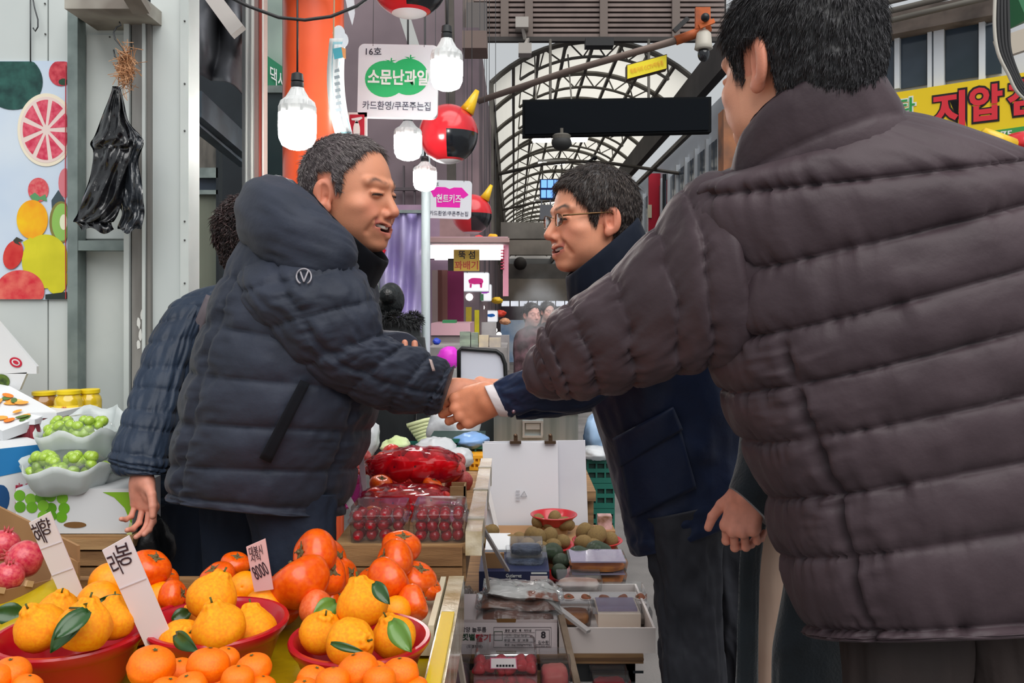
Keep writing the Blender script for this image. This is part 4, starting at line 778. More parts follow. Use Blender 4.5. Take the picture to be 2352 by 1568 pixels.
# ---------------------------------------------------------------- two people in the steam far behind
for i, (x, y, d, c, sk, lb) in enumerate(((1222, 726, 8.6, (120,88,96), (222,170,160), 'far customer in a mottled maroon coat in the steam'), (1258, 718, 10.5, (86,66,74), (222,176,164), 'second far customer further back in the steam'))):
    p = thing('person', lb, 'person', (P(x, 700, d)[0], d, 0)); w = 40*8.6/d; rows = [(x-w*.3, y+22, x+w*.3, y+22, d, .8), (x-w, y+50, x+w, y+50, d, .6), (x-w*1.05, y+130, x+w*1.05, y+130, d, .6), (x-w*.9, y+220, x+w*.9, y+220, d, .6)]
    garment('coat', [loft(rows, nth=40, nsub=6, seams=(), puff=0, wr=.012, seed=90+i)], mat('far coat %d' % i, c, .85, col2=tuple(int(v*.55) for v in c), nscale=14), p)
    V, Q, C, s = head(sk, .2, 0, h=.007); T = xf(rotm(PI+.5), P(x, y, d), .95); body(p, [(T(V), Q, C), inner(rows, sk)])
    hair(p, s, T, None, thick=.016, n=300, ln=.03, seed=60+i, w=.003)
    garment('trousers', [loft([(x-w*.7, y+200, x+w*.7, y+200, d, .6), (x-w*.6, 700+1.38*F/d, x+w*.6, 700+1.38*F/d, d, .5)], nth=24, nsub=4, seams=(), puff=0, wr=0)], M_tr_grey, p)
# ================================================================== signs, lamps and other hanging things
M_txt_w = mat('white lettering'); M_txt_k = mat('dark lettering', (44,44,60), .6); M_signw = mat('sign white', (218,222,228), .45, coat=.2); M_glow = mat('led globe', (255,252,246), .4, emit=BULB)
M_alu = mat('ribbed lamp body', (206,208,208), .35); M_chain = mat('chain', (70,70,72), .4, .7)
def ZT(d): return CZ+.365*d      # the hanging frame just above the picture
def bulb(x, y0, y1, yg, d, w, label, ytop):
    """LED bulb: socket top y0, globe from yg to y1, width w in pixels"""
    k = d/F; b = P(x, y1, d); t = thing('led_bulb', label, 'lamp', b, 'glowing LED bulbs'); r = w/2*k; hg = (y1-yg)*k; hb = (yg-y0)*k
    obj('globe', *lathe([(.001,0),(r*.45,.006*1),(r*.80,hg*.14),(r*.97,hg*.34),(r,hg*.6),(r,hg)], 28, b, True, True), M_glow, t, smooth=True)
    prof = [(r*1.0,hg),(r*1.0,hg+hb*.18),(r*.92,hg+hb*.30),(r*.62,hg+hb*.42),(r*.40,hg+hb*.60),(r*.36,hg+hb*.66)]
    v, f = lathe(prof, 48, b); th = np.arctan2(v[:, 1]-b[1], v[:, 0]-b[0]); rr = 1-.05*(np.sin(th*24) > 0); v[:, 0] = b[0]+(v[:, 0]-b[0])*rr; v[:, 1] = b[1]+(v[:, 1]-b[1])*rr; obj('lamp_body', v, f, M_alu, t, smooth=False)
    obj('socket', *lathe([(r*.30,hg+hb*.66),(r*.34,hg+hb*.70),(r*.34,hg+hb*.80),(r*.26,hg+hb*.82),(r*.34,hg+hb*.84),(r*.30,hg+hb*1.02),(r*.14,hg+hb*1.06)], 18, b), mat('black socket', (44,46,48), .5), t, autosmooth=35)
    zt = np.array((P(x, 0, d)[0], d, ZT(d))); obj('lamp_cord', *tube(np.array([P(x, y0, d), (P(x+.5, y0, d)+zt)/2, zt]), .0035*d/3, 6), M_cable, t, smooth=True); return t
bulb(683, 172, 346, 262, 3.0, 86, 'large glowing bulb in front of the orange column', -30)
bulb(1026, 62, 210, 142, 3.45, 74, 'glowing bulb overlapping the green apple sign', -30)
bulb(937, 262, 370, 312, 4.15, 64, 'glowing bulb just above the left man\'s forehead', 120)
bulb(976, 360, 440, 395, 4.9, 54, 'smaller glowing bulb left of the pink shirt sign', 200)
# overhead cable
tag(obj('power_cable', *tube(np.array([P(*p) for p in ((520,-10,2.95), (570,14,2.97), (640,40,2.99), (700,46,3.0), (760,38,3.02), (820,14,3.05), (850,-8,3.06))]), .006, 8), M_cable, smooth=True), 'black power cable sagging across the orange column', 'cable')

def sign(x0, y0, x1, y1, d, label, rad=14, tilt=0.0, hang=True, thick=.035):
    k = d/F; c = P((x0+x1)/2, (y0+y1)/2, d); t = thing('hanging_sign', label, 'sign', c); R = np.array((math.cos(tilt), 0, -math.sin(tilt))); U = np.array((math.sin(tilt), 0, math.cos(tilt)))
    w, h = (x1-x0)*k, (y1-y0)*k; obj('panel', *prism(rrect(w, h, rad*k), c, R, U, thick), M_signw, t)
    if hang:
        for sx in (-.32, .32):
            p = c+R*w*sx+U*h/2; obj('chain', *tube(np.array([p-U*.01, np.array((p[0], d+.02, ZT(d)))]), .0015*d/4, 5), M_chain, t)
    def at(px, py): return c+R*((px-(x0+x1)/2)*k)+U*(-(py-(y0+y1)/2)*k)
    def flat(pts, m, lift=.001, nm='print'): return obj(nm, *prism([((px-(x0+x1)/2)*k, -(py-(y0+y1)/2)*k) for px, py in pts], c+np.cross(R, U)*lift, R, U, .0008), m, t)
    def txt(s, px, py, w_=None, h_=None, m=M_txt_k, bold=.0, lift=.0022): return text(s, at(px, py), R, U, w_*k if w_ else None, h_*k if h_ else None, m, t, bold=bold, lift=lift)
    return t, flat, txt
t, fl_, tx_ = sign(822, 102, 1006, 270, 4.0, 'white hanging shop sign with a green double apple and Korean lettering', 14, .02)
M_gap = mat('apple green', (36,176,104), .5)
fl_(ell(885, 182, 47, 42, 30), M_gap, .001, 'apple'); fl_(ell(938, 176, 46, 42, 30), M_gap, .0014, 'apple')
for x, y in ((896, 148), (940, 140)): fl_([(x-1,y),(x+2,y),(x+4,y-14),(x+1,y-15)], M_gap, .0018, 'stem'); fl_([(x,y-4),(x-12,y-10),(x-2,y-9)], M_gap, .0018, 'leaf'); fl_([(x,y-4),(x+14,y-10),(x+3,y-9)], M_gap, .0018, 'leaf')
tx_('16호', 857, 119, 36, 17, M_txt_k, .012); tx_('소문난과일', 914, 178, 138, 36, M_txt_w, .03, .004); tx_('카드환영/쿠폰주는집', 912, 243, 156, 20, mat('grey blue lettering', (74,78,96), .6), .01)
t, fl_, tx_ = sign(980, 414, 1083, 502, 7.2, 'white hanging sign with a pink shirt and Korean lettering', 8, .03)
M_pk = mat('shirt pink', (226,20,170), .5)
fl_([(988,438),(1003,430),(1022,430),(1032,434),(1042,430),(1060,430),(1076,446),(1064,455),(1058,452),(1057,476),(1003,476),(1002,452),(996,454)], M_pk)
tx_('헌트키즈', 1031, 456, 56, 20, M_txt_w, .02, .003); tx_('16호', 997, 423, 20, 8, M_txt_k); tx_('카드환영/쿠폰주는집', 1032, 490, 88, 11, mat('grey blue lettering'), .005)
M_lit = mat('lit sign white', (226,226,230), .5, emit=.5)
for (x0, y0, x1, y1, d, lb, c) in ((1062, 625, 1124, 670, 10.5, 'bright far sign with a pink pig shape', (226,40,140)), (1096, 652, 1130, 692, 13, 'bright far sign with a purple swoosh', (170,40,200)), (1112, 712, 1144, 740, 16, 'small far sign with a blue fish', (30,110,200))):
    t, fl_, tx_ = sign(x0, y0, x1, y1, d, lb, 5, 0, True); cx, cy = (x0+x1)/2, (y0+y1)/2; w = x1-x0
    obj('face', *cardpx([(x0+2,y0+2),(x1-2,y0+2),(x1-2,y1-2),(x0+2,y1-2)], d-.002, .001), M_lit, t); fl_(ell(cx, cy-2, w*.3, w*.12, 18, wob=.2, seed=int(x0)), mat('far print %d' % int(x0), c, .5), .005)
    if x0 == 1062: fl_([(cx-14,cy+4),(cx-9,cy+4),(cx-10,cy+13),(cx-14,cy+13)], mat('far print 1062'), .005); fl_([(cx+9,cy+3),(cx+15,cy+3),(cx+14,cy+13),(cx+10,cy+13)], mat('far print 1062'), .005)
# curved paper leaflet hanging on a string
lf = thing('paper_leaflet', 'curled white leaflet with a blue border hanging before the orange column', 'leaflet', P(782, 300, 3.2))
def leaf_sheet(ins, off):
    n = 16; V = []
    for i in range(n):
        u = i/(n-1); y = 88+ins*2+u*(228-ins*4); xl = 757+10*u*u-16*math.sin(u*PI*.8)+14*u+ins; xr = 795+10*u*u*1.4-10*math.sin(u*PI*.9)+6*u-ins
        for x, dd in ((xl, 3.2+.03*math.sin(u*3)), ((xl+xr)/2, 3.17+.03*math.sin(u*3)), (xr, 3.2+.05*math.sin(u*3))): V.append(P(x, y, dd-off))
    return np.array(V), [[3*i+j, 3*i+j+1, 3*i+j+4, 3*i+j+3][::-1] for i in range(n-1) for j in range(2)]
for nm, ins, off, c in (('sheet', 0, 0, (220,222,222)), ('border', 4, .003, (150,196,206)), ('paper', 7, .006, (222,226,228))):
    o = obj(nm, *leaf_sheet(ins, off), mat('leaflet '+nm, c, .5), lf, smooth=True); o.modifiers.new('s', 'SOLIDIFY').thickness = .002
obj('header_print', *cardpx([(764,112),(784,108),(788,132),(768,136)], 3.15, .001), mat('teal print', (70,160,176), .5), lf); obj('header_print', *cardpx([(784,108),(794,112),(794,136),(788,132)], 3.15, .001), mat('orange print', (220,150,90), .5), lf)
for i in range(9): obj('print_line', *cardpx([(766+i*.7+random.random()*3,160+i*15),(778+i*.9,157+i*15),(780+i*.9,164+i*15),(768+i*.7,167+i*15)], 3.15-.002*i, .001), mat('grey print', (130,140,146), .6), lf)
obj('paper_ears', *join(cardpx(ell(778,76,14,18,16), 3.2, .003), cardpx(ell(790,92,10,16,16), 3.19, .003)), M_signw, lf)
obj('string', *tube(np.array([P(766,100,3.2), P(767,40,3.2), P(768,-20,3.2)]), .003, 5), mat('jute', (176,150,120), .8), lf)
tag(obj('white_tag', *cardpx([(790,-20),(812,-20),(815,30),(809,58),(800,30)], 3.4, .003), mat('pale tag', (206,206,212), .5)), 'pointed white pennant above the curled leaflet', 'pennant')
# red goblin balls: plain red balls with yellow horn, black mouth band and white tusk
def redball(x, y, r, d, label, horn=True, dark=True):
    k = d/F; c = P(x, y, d); R = r*k; t = thing('hanging_ball', label, 'ornament', c); V, Fc = ball(c, R, 40, 28); mi = []
    for f in Fc:
        m = (np.mean(V[f], 0)-c)/R; q = m[2]; mi.append(1 if dark and (-.82 < q < -.05) and m[0] > .02 and m[1] < .55 else (2 if dark and q < -.9 else 0))
    o = obj('ball', V, Fc, [mat('ball red', (206,34,44), .22, coat=.4), mat('ball black', (14,18,24), .2, coat=.5), mat('ball white', (220,220,224), .4)], t, mi=mi, smooth=True)
    if horn: 
        for sx in (.62,): a = c+np.array((sx*R, -.15*R, .72*R)); obj('horn', *tube(np.array([a, a+np.array((.16,0,.3))*R, a+np.array((.36,0,.72))*R]), [.26*R, .18*R, .08*R], 16), mat('horn yellow', (232,188,24), .35, coat=.3), t, smooth=True)
    obj('cord', *tube(np.array([c+np.array((0,0,R*.98)), np.array((c[0], d, max(ZT(d), c[2]+R+.05)))]), .0018*d/4, 5), M_cable, t); return t
redball(1030, 308, 68, 4.6, 'red ball ornament with a yellow horn beside the green apple sign')
redball(1084, 492, 46, 7.6, 'smaller red ball ornament behind the pink shirt sign')
redball(940, -52, 92, 3.7, 'red and black ball ornament cut by the top of the picture', False)
rd = thing('dome_ornament', 'red dome ornament with a yellow horn under the yellow sign', 'ornament', P(2352,346,4.8)); obj('dome', *lathe([(.145,0),(.142,.03),(.12,.07),(.08,.095),(.02,.108)], 30, P(2356,346,4.82)), mat('ball red'), rd, smooth=True); obj('horn', *tube(np.array([P(2318,340,4.72), P(2286,322,4.70), P(2256,303,4.70)]), [.06,.048,.028], 14), mat('horn yellow'), rd, smooth=True)
tag(obj('white_cabinet', *boxpx(2290, 346, 2440, 1287, 4.7, .3), mat('white cabinet', (208,206,206), .5)), 'white cabinet below the red ornament at the right edge', 'cabinet')

# ---- LED message board, pole sign, cameras, speaker
lb = thing('message_board', 'long black electronic message board hanging under the roof', 'sign', P(1418, 314, 12))
pts = [(1200,229),(1634,222),(1634,303),(1200,313)]
obj('housing', *cardpx(pts, 12, .18), mat('black housing', (14,17,20), .8, spec=.15), lb); obj('screen', *cardpx([(1206,234),(1628,227),(1628,298),(1206,308)], 11.98, .01), mat('dark screen', (9,14,20), .7, spec=.1), lb)
for x in (1264, 1490): obj('hanger', *tube(np.array([P(x, 228, 12.1), P(x, 90, 12.1)]), .02, 6), M_rust2, lb)
cp = thing('camera_pole', 'long slanting steel pole with an orange end carrying the security cameras', 'pole', P(1110, 232, 10))
obj('pole', *tube(np.array([P(1097,233,12.04), P(1300,165,11.1), P(1556,92,10)]), .042, 10), mat('pole steel', (120,104,96), .6, .3), cp, smooth=True); M_or = mat('orange arm', (206,100,40), .6, col2=(150,74,36), nscale=5)
obj('orange_arm', *tube(np.array([P(1552,93,10), P(1590,80,10), P(1630,62,10)]), .055, 10), M_or, cp, smooth=True); obj('orange_plate', *boxpx(1598, 16, 1632, 66, 9.95, .06), M_or, cp); obj('orange_brace', *bar(P(1606,62,9.9), P(1640,48,9.9), .05), M_or, cp)
obj('lens', *ball(P(1620,40,9.85), .05, 14, 10), M_black, cp, smooth=True); obj('bullet_camera', *bar(P(1548,72,9.9), P(1580,42,9.9), .05), M_black, cp)
dc = thing('dome_camera', 'cream dome security camera with black eye under the orange bracket', 'camera', P(1616, 140, 9.97)); b = P(1616, 112, 9.97)
obj('housing', *lathe([(.09,-.01),(.105,0),(.095,.05),(.085,.17),(.05,.21),(.03,.215),(.03,.26)], 24, b), mat('cream plastic', (190,184,172), .4), dc, smooth=True); obj('eye', *ball(b+np.array((0,0,-.06)), (.068,.068,.09), 20, 14), mat('camera eye', (18,20,26), .15, coat=.6), dc, smooth=True)
ys = thing('pole_sign', 'small yellow tilted sign on the slanting camera pole', 'sign', P(1486, 155, 10.2)); q = [(1441,150),(1531,126),(1531,157),(1441,181)]
obj('board', *cardpx([(1439,149),(1532,124),(1532,158),(1439,183)], 10.2, .12), mat('sign frame', (70,52,40), .5), ys); obj('face', *cardpx(q, 10.18, .004), mat('sign yellow', (236,216,24), .5), ys)
R_ = np.array((.966,0,.258)); text('특화거리 CCTV작동중', P(1486,154,10.17), R_, np.cross(np.array((0,-1,0)), R_), 78*10.2/F, 12*10.2/F, mat('orange lettering', (226,150,40), .5), ys)
sp = thing('ball_speaker', 'dark round speaker hanging below the message board', 'speaker', P(1290, 345, 12)); b = P(1290, 328, 12); obj('shell', *ball(b, (.14,.14,.105), 22, 14), mat('speaker grille', (50,50,50), .7), sp, smooth=True); obj('collar', *lathe([(.12,.05),(.13,.10),(.1,.12),(.03,.125),(.03,.2)], 20, b), M_rust2, sp)
tag(obj('bullet_camera', *join(ball(P(1366,362,23.9), .075, 12, 8), bar(P(1366,362,23.9), P(1345,374,23.97), .05)), M_black), 'small black camera ball on the far tie beam', 'camera')
M_scr = mat('blue lit screen', (120,176,250), .4, emit=1.0)
bs = thing('info_screen', 'blue glowing far screen hanging left of the glasses man', 'screen', P(1268, 455, 24)); obj('case', *boxpx(1240, 411, 1302, 458, 24, .12), mat('blue case', (22,52,110), .4), bs)
for k, (a, b_, c, d_) in enumerate(((1243,413,1256,431),(1258,413,1271,431),(1273,413,1298,431),(1243,436,1254,454),(1256,436,1270,454),(1272,436,1298,454))): obj('tile', *cardpx([(a,b_),(c,b_),(c,d_),(a,d_)], 23.98, .01), M_scr, bs)
for k in (1246, 1290): obj('hanger', *bar(P(k, 412, 24.02), P(k, 371, 24.02), .04), M_rust2, bs)
tag(obj('white_notice', *join(cardpx([(1240,470),(1268,470),(1268,504),(1240,504)], 24, .02), bar(P(1244,471,24.03), P(1244,456,24.03), .04), bar(P(1264,471,24.03), P(1264,456,24.03), .04)), mat('pale notice', (178,182,194), .5)), 'pale notice board below the blue screen', 'notice')
rb = obj('red_banner', *boxpx(1490, 398, 1516.5, 532, 27.3, .08), mat('banner red', (178,14,44), .6)); tag(rb, 'tall red banner on the right side of the arcade', 'banner')
obj('label_strip', *boxpx(1488, 470, 1497, 500, 27.25, .04), mat('cream strip', (206,196,170), .6), rb)
tag(obj('drain_pipe', *tube(np.array([P(1527,400,26.3), P(1527,500,26.3), P(1527,560,26.3)]), .07, 8), M_dark), 'dark drain pipe beside the red banner', 'pipe')
tag(obj('brown_post', *boxpx(1662, 250, 1702, 1068, 7.5, .2), mat('rusty brown post', (160,104,70), .7, col2=(90,70,60), nscale=4)), 'rusty brown post behind the tall man\'s chin', 'post')

# ---- building with yellow sign on the right
A0, A1 = P(2010, 215, 6.0), P(2352, 165, 5.44); dR = A1-A0; dR[2] = 0; dR /= np.linalg.norm(dR); UZ = np.array((0,0,1.)); NN = np.cross(dR, UZ)
wr_ = thing('wall_shop_right', None, None, (A0[0], A0[1], 0), kind='structure')
def onb(px, py, off=0.0):
    """point on the shop front plane seen at a pixel, lifted off it"""
    r = P(px, py, 1.0)-np.array((0,0,CZ)); q = A0+NN*off; t = ((q-np.array((0,0,CZ)))@NN)/(r@NN); return np.array((0,0,CZ))+r*t
def bpoly(pts, off, th): 
    o = A0+NN*off; return prism([((lambda w: ((w-A0)@dR, w[2]-A0[2]))(onb(x, y, off))) for x, y in pts], o, dR, UZ, th)
obj('facade', *bpoly([(1790,120),(2600,-60),(2700,900),(1790,900)], -.12, .1), mat('white frame wall', (206,210,216), .5), wr_)
for k, (a, b_, c, d_) in enumerate((((1996,76),(2052,66),(2052,205),(1996,215)), ((2068,64),(2128,52),(2128,194),(2068,204)), ((2172,46),(2246,34),(2246,176),(2172,186)), ((2264,60),(2300,50),(2300,168),(2264,172)), ((1880,96),(1978,80),(1978,218),(1880,232)))):
    obj('window_pane', *bpoly([a, b_, c, d_], -.10+.005*k, .02), mat('shop window', (62,74,88), .12, col2=(40,54,64), nscale=2), wr_)
for x0, x1 in ((2054,2066), (2130,2140), (2144,2168), (2248,2262)): obj('window_frame', *bpoly([(x0,40),(x1,38),(x1,202),(x0,204)], -.06, .05), mat('mullion white'), wr_)
obj('cornice', *bpoly([(1960,96),(2280,34),(2300,-20),(1960,40)], .05, .3), mat('old cornice', (128,116,108), .8, col2=(88,80,76), nscale=6), wr_)
for k in range(3): obj('gutter', *tube(np.array([onb(1950, 70-k*22, .15), onb(2150, 22-k*22, .15), onb(2330, -20-k*22, .15)]), .02, 8), M_rust2, wr_, smooth=True)
ysn = thing('shop_sign', 'long yellow shop sign with red Korean lettering on the right', 'sign', onb(2200, 320, .1)); M_yl = mat('sign yellow deep', (236,202,20), .45)
obj('panel', *bpoly([(1930,232),(2420,156),(2420,282),(1930,352)], .0, .05), M_yl, ysn)
M_red = mat('lettering red', (216,44,56), .5); M_out = mat('lettering outline', (20,14,16), .5)
def btxt(s, px, py, w, h, m, off, bold): 
    o = onb(px, py, off); return text(s, o, dR, UZ, w*np.linalg.norm(o-onb(px+1, py, off))*1.0, h*o[1]/F, m, ysn, bold=bold, lift=0, thick=.002)
for ch, px, py in (('지', 2178, 252), ('압', 2264, 236), ('침', 2352, 222)): btxt(ch, px, py, 86, 92, M_out, .002, .075); btxt(ch, px, py, 76, 82, M_red, .006, .035)
btxt('타', 2082, 244, 46, 44, mat('lettering white', (222,226,222), .5), .002, .07); btxt('타', 2082, 244, 38, 38, mat('lettering green', (40,150,70), .5), .006, .02)
obj('green_strip', *bpoly([(2268,302),(2420,280),(2420,312),(2268,330)], .01, .03), mat('strip green', (60,150,72), .5), ysn); btxt('375', 2305, 309, 40, 16, mat('lettering white'), .014, .02)
# black cable bundle and green awning at the top right
for k in range(5):
    wv = [(2286+k*7, -20, 3.6), (2284+k*8, 60, 3.6), (2292+k*7, 120, 3.6), (2316+k*7, 170+4*k, 3.6), (2340+k*6, 215, 3.6), (2400, 260+9*k, 3.6)]; c_ = P(0,0,1)
    s_ = np.linspace(0, 5, 26); tag(obj('cable', *tube(cat(np.array([P(*p) for p in wv]), s_), .008 if k != 0 else .007, 8), M_cable if k else mat('pale cable', (190,186,176), .5), smooth=True), ('pale cable at the left of the cable bundle, top right' if k == 0 else 'black cable in the bundle at the top right corner'), 'cable', None if k == 0 else 'black cables at the top right')
ga = thing('green_awning', 'rolled green awning at the top right corner', 'awning', P(2340, 90, 3.9)); obj('roll', *bar(P(2318,20,3.9), P(2460,-40,3.9), .16, .16), mat('awning green', (40,110,70), .6), ga); obj('valance', *bar(P(2302,110,3.85), P(2420,70,3.85), .10, .09), mat('awning cream', (176,166,152), .7), ga)

M_pl = mat('ceiling and fill lamp panel', (255,252,246), .4, emit=7.0)
for i, (x0, x1, y, d, lb) in enumerate(((1222, 1268, 317, 16.5, 'lit ceiling lamp left of the ball speaker'), (1308, 1352, 316, 16.5, 'lit ceiling lamp right of the ball speaker'), (1236, 1300, 372, 24.0, 'added fill lamp on the first tie beam'), (1226, 1276, 462, 33.0, 'added fill lamp on the second tie beam'), (1214, 1252, 533, 47.0, 'added fill lamp on the third tie beam'))):  # tie-beam lamps are added to brighten the dark far arcade
    a, b = P(x0, y, d), P(x1, y, d); t = thing('ceiling_or_fill_lamp', lb, 'lamp', (a+b)/2); obj('case', *box(a[0], b[0], d-.02, d+.32, a[2], a[2]+.07), mat('lamp case', (196,194,190), .5), t); obj('diffuser', *box(a[0]+.02, b[0]-.02, d, d+.30, a[2]-.03, a[2]), M_pl, t)
    if d < 20: obj('suspension', *bar((a[0]+.1, d+.1, a[2]+.06), (a[0]+.1, 18.6, VS+.6), .03), M_rust2, t)
# ================================================================== fruit stall in front
M_yel = mat('yellow oilcloth', (186,160,10), .38, col2=(166,138,6), nscale=5, bump=.35, bscale=9, bdist=.03)
M_wood = mat('crate wood', (150,112,72), .7, col2=(116,82,50), nscale=6, detail=6, stretch=(1,12,12), bump=.2, bscale=60)
M_wood2 = mat('raw pine', (176,140,96), .7, col2=(146,110,72), nscale=5, detail=6, stretch=(1,12,12), bump=.15, bscale=60)
M_tape = mat('clear tape over wood', (216,206,182), .22, col2=(170,150,110), nscale=14, detail=5, bump=.4, bscale=30, coat=.6)
M_bowl = mat('red bowl plastic', (186,16,34), .28, coat=.35, spec=.6, translu=.12); M_bowlp = mat('pink bowl plastic', (206,40,74), .3, coat=.3)
TZ = .80
# table: frame, cloth, taped right edge
tbl = thing('market_stall_table', 'long fruit table covered with yellow oilcloth', 'table', (-.75, 1.35, 0))
cl_v = []; nu, nv = 40, 24
for j in range(nv):
    for i in range(nu):
        x = -1.55+1.42*i/(nu-1); y = .95+.79*j/(nv-1); cl_v.append((x, y, TZ-.006+.004*math.sin(x*23+y*7)*math.sin(y*19-x*5)))
big('oilcloth', np.array(cl_v), grid_quads(nu, nv), M_yel, tbl); obj('table_top', *box(-1.55, -.12, .95, 1.74, TZ-.05, TZ-.012), M_wood, tbl)
for x in (-1.5, -.2):
    for y in (1.0, 1.68): obj('leg', *box(x, x+.06, y, y+.06, 0, TZ-.05), M_wood, tbl)
obj('side_board', *box(-.128, -.098, .95, 1.72, TZ-.06, TZ+.045), M_tape, tbl); obj('side_cap', *box(-.124, -.102, 1.12, 1.50, TZ+.045, TZ+.052), mat('yellow tape', (206,176,20), .4), tbl)
obj('back_board', *box(-1.5, -.42, 1.735, 1.76, TZ-.05, TZ+.032), M_wood, tbl)

# ---- fruit shapes (prototypes; each placed thing is a copy)
M_hal = mat('hallabong peel', (255,168,0), .5, col2=(250,142,0), nscale=9, bump=.35, bscale=230, bdist=.003, spec=.45, sss=.05)
M_ora = mat('orange peel', (255,158,0), .36, col2=(252,140,0), nscale=9, bump=.22, bscale=330, bdist=.002, spec=.5)
M_tan = mat('tangerine peel', (255,128,2), .34, col2=(250,108,0), nscale=12, bump=.25, bscale=300, bdist=.002, spec=.5)
M_per = mat('persimmon skin', (234,98,10), .3, col2=(222,76,6), nscale=6, detail=4, coat=.25); M_per2 = mat('pale persimmon skin', (232,112,60), .3, col2=(222,92,40), nscale=6)
M_cal = mat('dry calyx', (118,104,64), .8, col2=(76,62,40), nscale=30); M_stem = mat('stem', (76,84,34), .7); M_leaf = mat('citrus leaf', (44,84,34), .32, col2=(30,64,28), nscale=20, coat=.3); M_leafl = mat('light citrus leaf', (88,128,48), .35, coat=.2)
HID = bpy.data.collections.new('prototypes')
def proto(name, V, Fc, m, kids=()):
    """unit-size prototype mesh, kept out of the scene; placed by put()"""
    me = bpy.data.meshes.new(name); me.from_pydata(np.asarray(V).tolist(), [], [list(f) for f in Fc]); me.materials.append(m); me.polygons.foreach_set('use_smooth', np.ones(len(me.polygons), bool)); return (name, me, list(kids))
def put(pr, loc, r, label, cat, group=None, rot=(0,0,0), sc=(1,1,1), mtl=None, parent=None):
    name, me, kids = pr; o = bpy.data.objects.new(name, me); COL.objects.link(o); o.location = loc; o.scale = tuple(r*k for k in sc); o.rotation_euler = rot
    if label: tag(o, label, cat, group)
    if parent is not None: o.parent = parent; o.location = np.array(loc)-ORG[parent.name]
    if mtl is not None: o.material_slots[0].link = 'OBJECT'; o.material_slots[0].material = mtl
    for kn, km in kids: c = bpy.data.objects.new(kn, km); COL.objects.link(c); c.parent = o
    return o
def kidmesh(name, V, Fc, m):
    me = bpy.data.meshes.new(name); me.from_pydata(np.asarray(V).tolist(), [], [list(f) for f in Fc]); me.materials.append(m); me.polygons.foreach_set('use_smooth', np.ones(len(me.polygons), bool)); return (name, me)
def fr(seed, prof, lobes=0, la=0.0, n=36, rough=.02, nf=2.2):
    """lathe of (r,z) pairs with lobes and lumps"""
    s = np.linspace(0, len(prof)-1, 26); pr_ = cat(np.array([(a, b, 0) for a, b in prof], float), s); V, Fc = lathe([(max(a, .004), b) for a, b, _ in pr_], n); th = np.arctan2(V[:, 1], V[:, 0])
    k = 1+la*np.cos(lobes*th)*np.clip(1-np.abs(V[:, 2])*.6, 0, 1)+rough*fbm(V*nf+seed*7.1, seed); V[:, :2] *= k[:, None]; V[:, 2] += .6*rough*fbm(V*nf*1.3+seed, seed+2); return V, Fc
stem_k = kidmesh('stem', *tube(np.array([(0,0,1.02), (.01,0,1.14), (.03,.01,1.26)]), [.05,.04,.045], 6), M_stem)
def hall(seed):
    V, Fc = fr(seed, [(0,-.86),(.35,-.85),(.72,-.68),(.97,-.28),(1.0,.08),(.86,.45),(.58,.74),(.40,.90),(.34,1.03),(.22,1.10),(.08,1.04),(0,1.0)], 0, 0, 44, .035)
    th = np.arctan2(V[:, 1], V[:, 0]); w = np.clip((V[:, 2]-.45)/.5, 0, 1); V[:, :2] *= (1+.07*w*np.sin(th*7+seed))[:, None]; return V, Fc
HAL = [proto('hallabong', *hall(k), M_hal, [stem_k]) for k in (1, 2, 3)]
ORA = [proto('orange', *fr(k, [(0,-.95),(.3,-.94),(.7,-.72),(.96,-.28),(1,.05),(.9,.45),(.6,.8),(.25,.95),(.07,.945),(0,.90)], 0, 0, 36, .012), M_ora) for k in (4, 5)]
star = np.array([(0,0,.80)]+[((.16 if k % 2 else .07)*math.cos(k*PI/5), (.16 if k % 2 else .07)*math.sin(k*PI/5), .815) for k in range(10)])
TAN = [proto('tangerine', *fr(k, [(0,-.72),(.3,-.74),(.72,-.6),(.98,-.2),(1,.08),(.9,.42),(.6,.68),(.25,.78),(.08,.76),(0,.74)], 0, 0, 36, .03, 2.6), M_tan, [kidmesh('stem_star', star, [[0, 1+k, 1+(k+1)%10] for k in range(10)], M_stem)]) for k in (6, 7, 8)]
def calyx(z=.62, s=.40):
    parts = []
    for k in range(4):
        a = k*PI/2+.3; R = np.array([[math.cos(a), -math.sin(a), 0], [math.sin(a), math.cos(a), 0], [0,0,1]]); g = []
        for i in range(5):
            u = i/4; hw = .34*math.sin(PI*(.22+.70*u)); g += [(s*(.1+u*1.0), -s*hw, z+.10*math.sin(u*6)*u+.05*u), (s*(.1+u*1.0), 0, z+.05+.02*u), (s*(.1+u*1.0), s*hw, z+.08*math.cos(u*5)*u+.04*u)]
        parts.append((np.array(g)@R.T, [[3*i+j, 3*i+j+3, 3*i+j+4, 3*i+j+1] for i in range(4) for j in range(2)]))
    parts.append(tube(np.array([(0,0,z-.02), (0,0,z+.14)]), .06, 6)); return join(*parts)
PER = [proto('persimmon', *fr(k, [(0,-.80),(.2,-.84),(.55,-.74),(.88,-.40),(1,.02),(.92,.40),(.66,.62),(.36,.66),(.15,.60),(0,.58)], 4, .045, 40, .022), M_per, [kidmesh('calyx', *calyx(), M_cal)]) for k in (9, 10, 11)]
M_kiwi = mat('kiwi skin', (132,106,62), .8, col2=(104,82,46), nscale=14, bump=.4, bscale=300, bdist=.002)
KIW = [proto('kiwi', *fr(k, [(0,-1.22),(.3,-1.17),(.7,-.88),(.95,-.4),(1,0),(.95,.45),(.7,.92),(.32,1.18),(0,1.24)], 0, 0, 24, .02), M_kiwi) for k in (12, 13)]
M_avo = mat('avocado skin', (44,64,34), .42, col2=(24,38,24), nscale=9, bump=.5, bscale=110, bdist=.004, coat=.2)
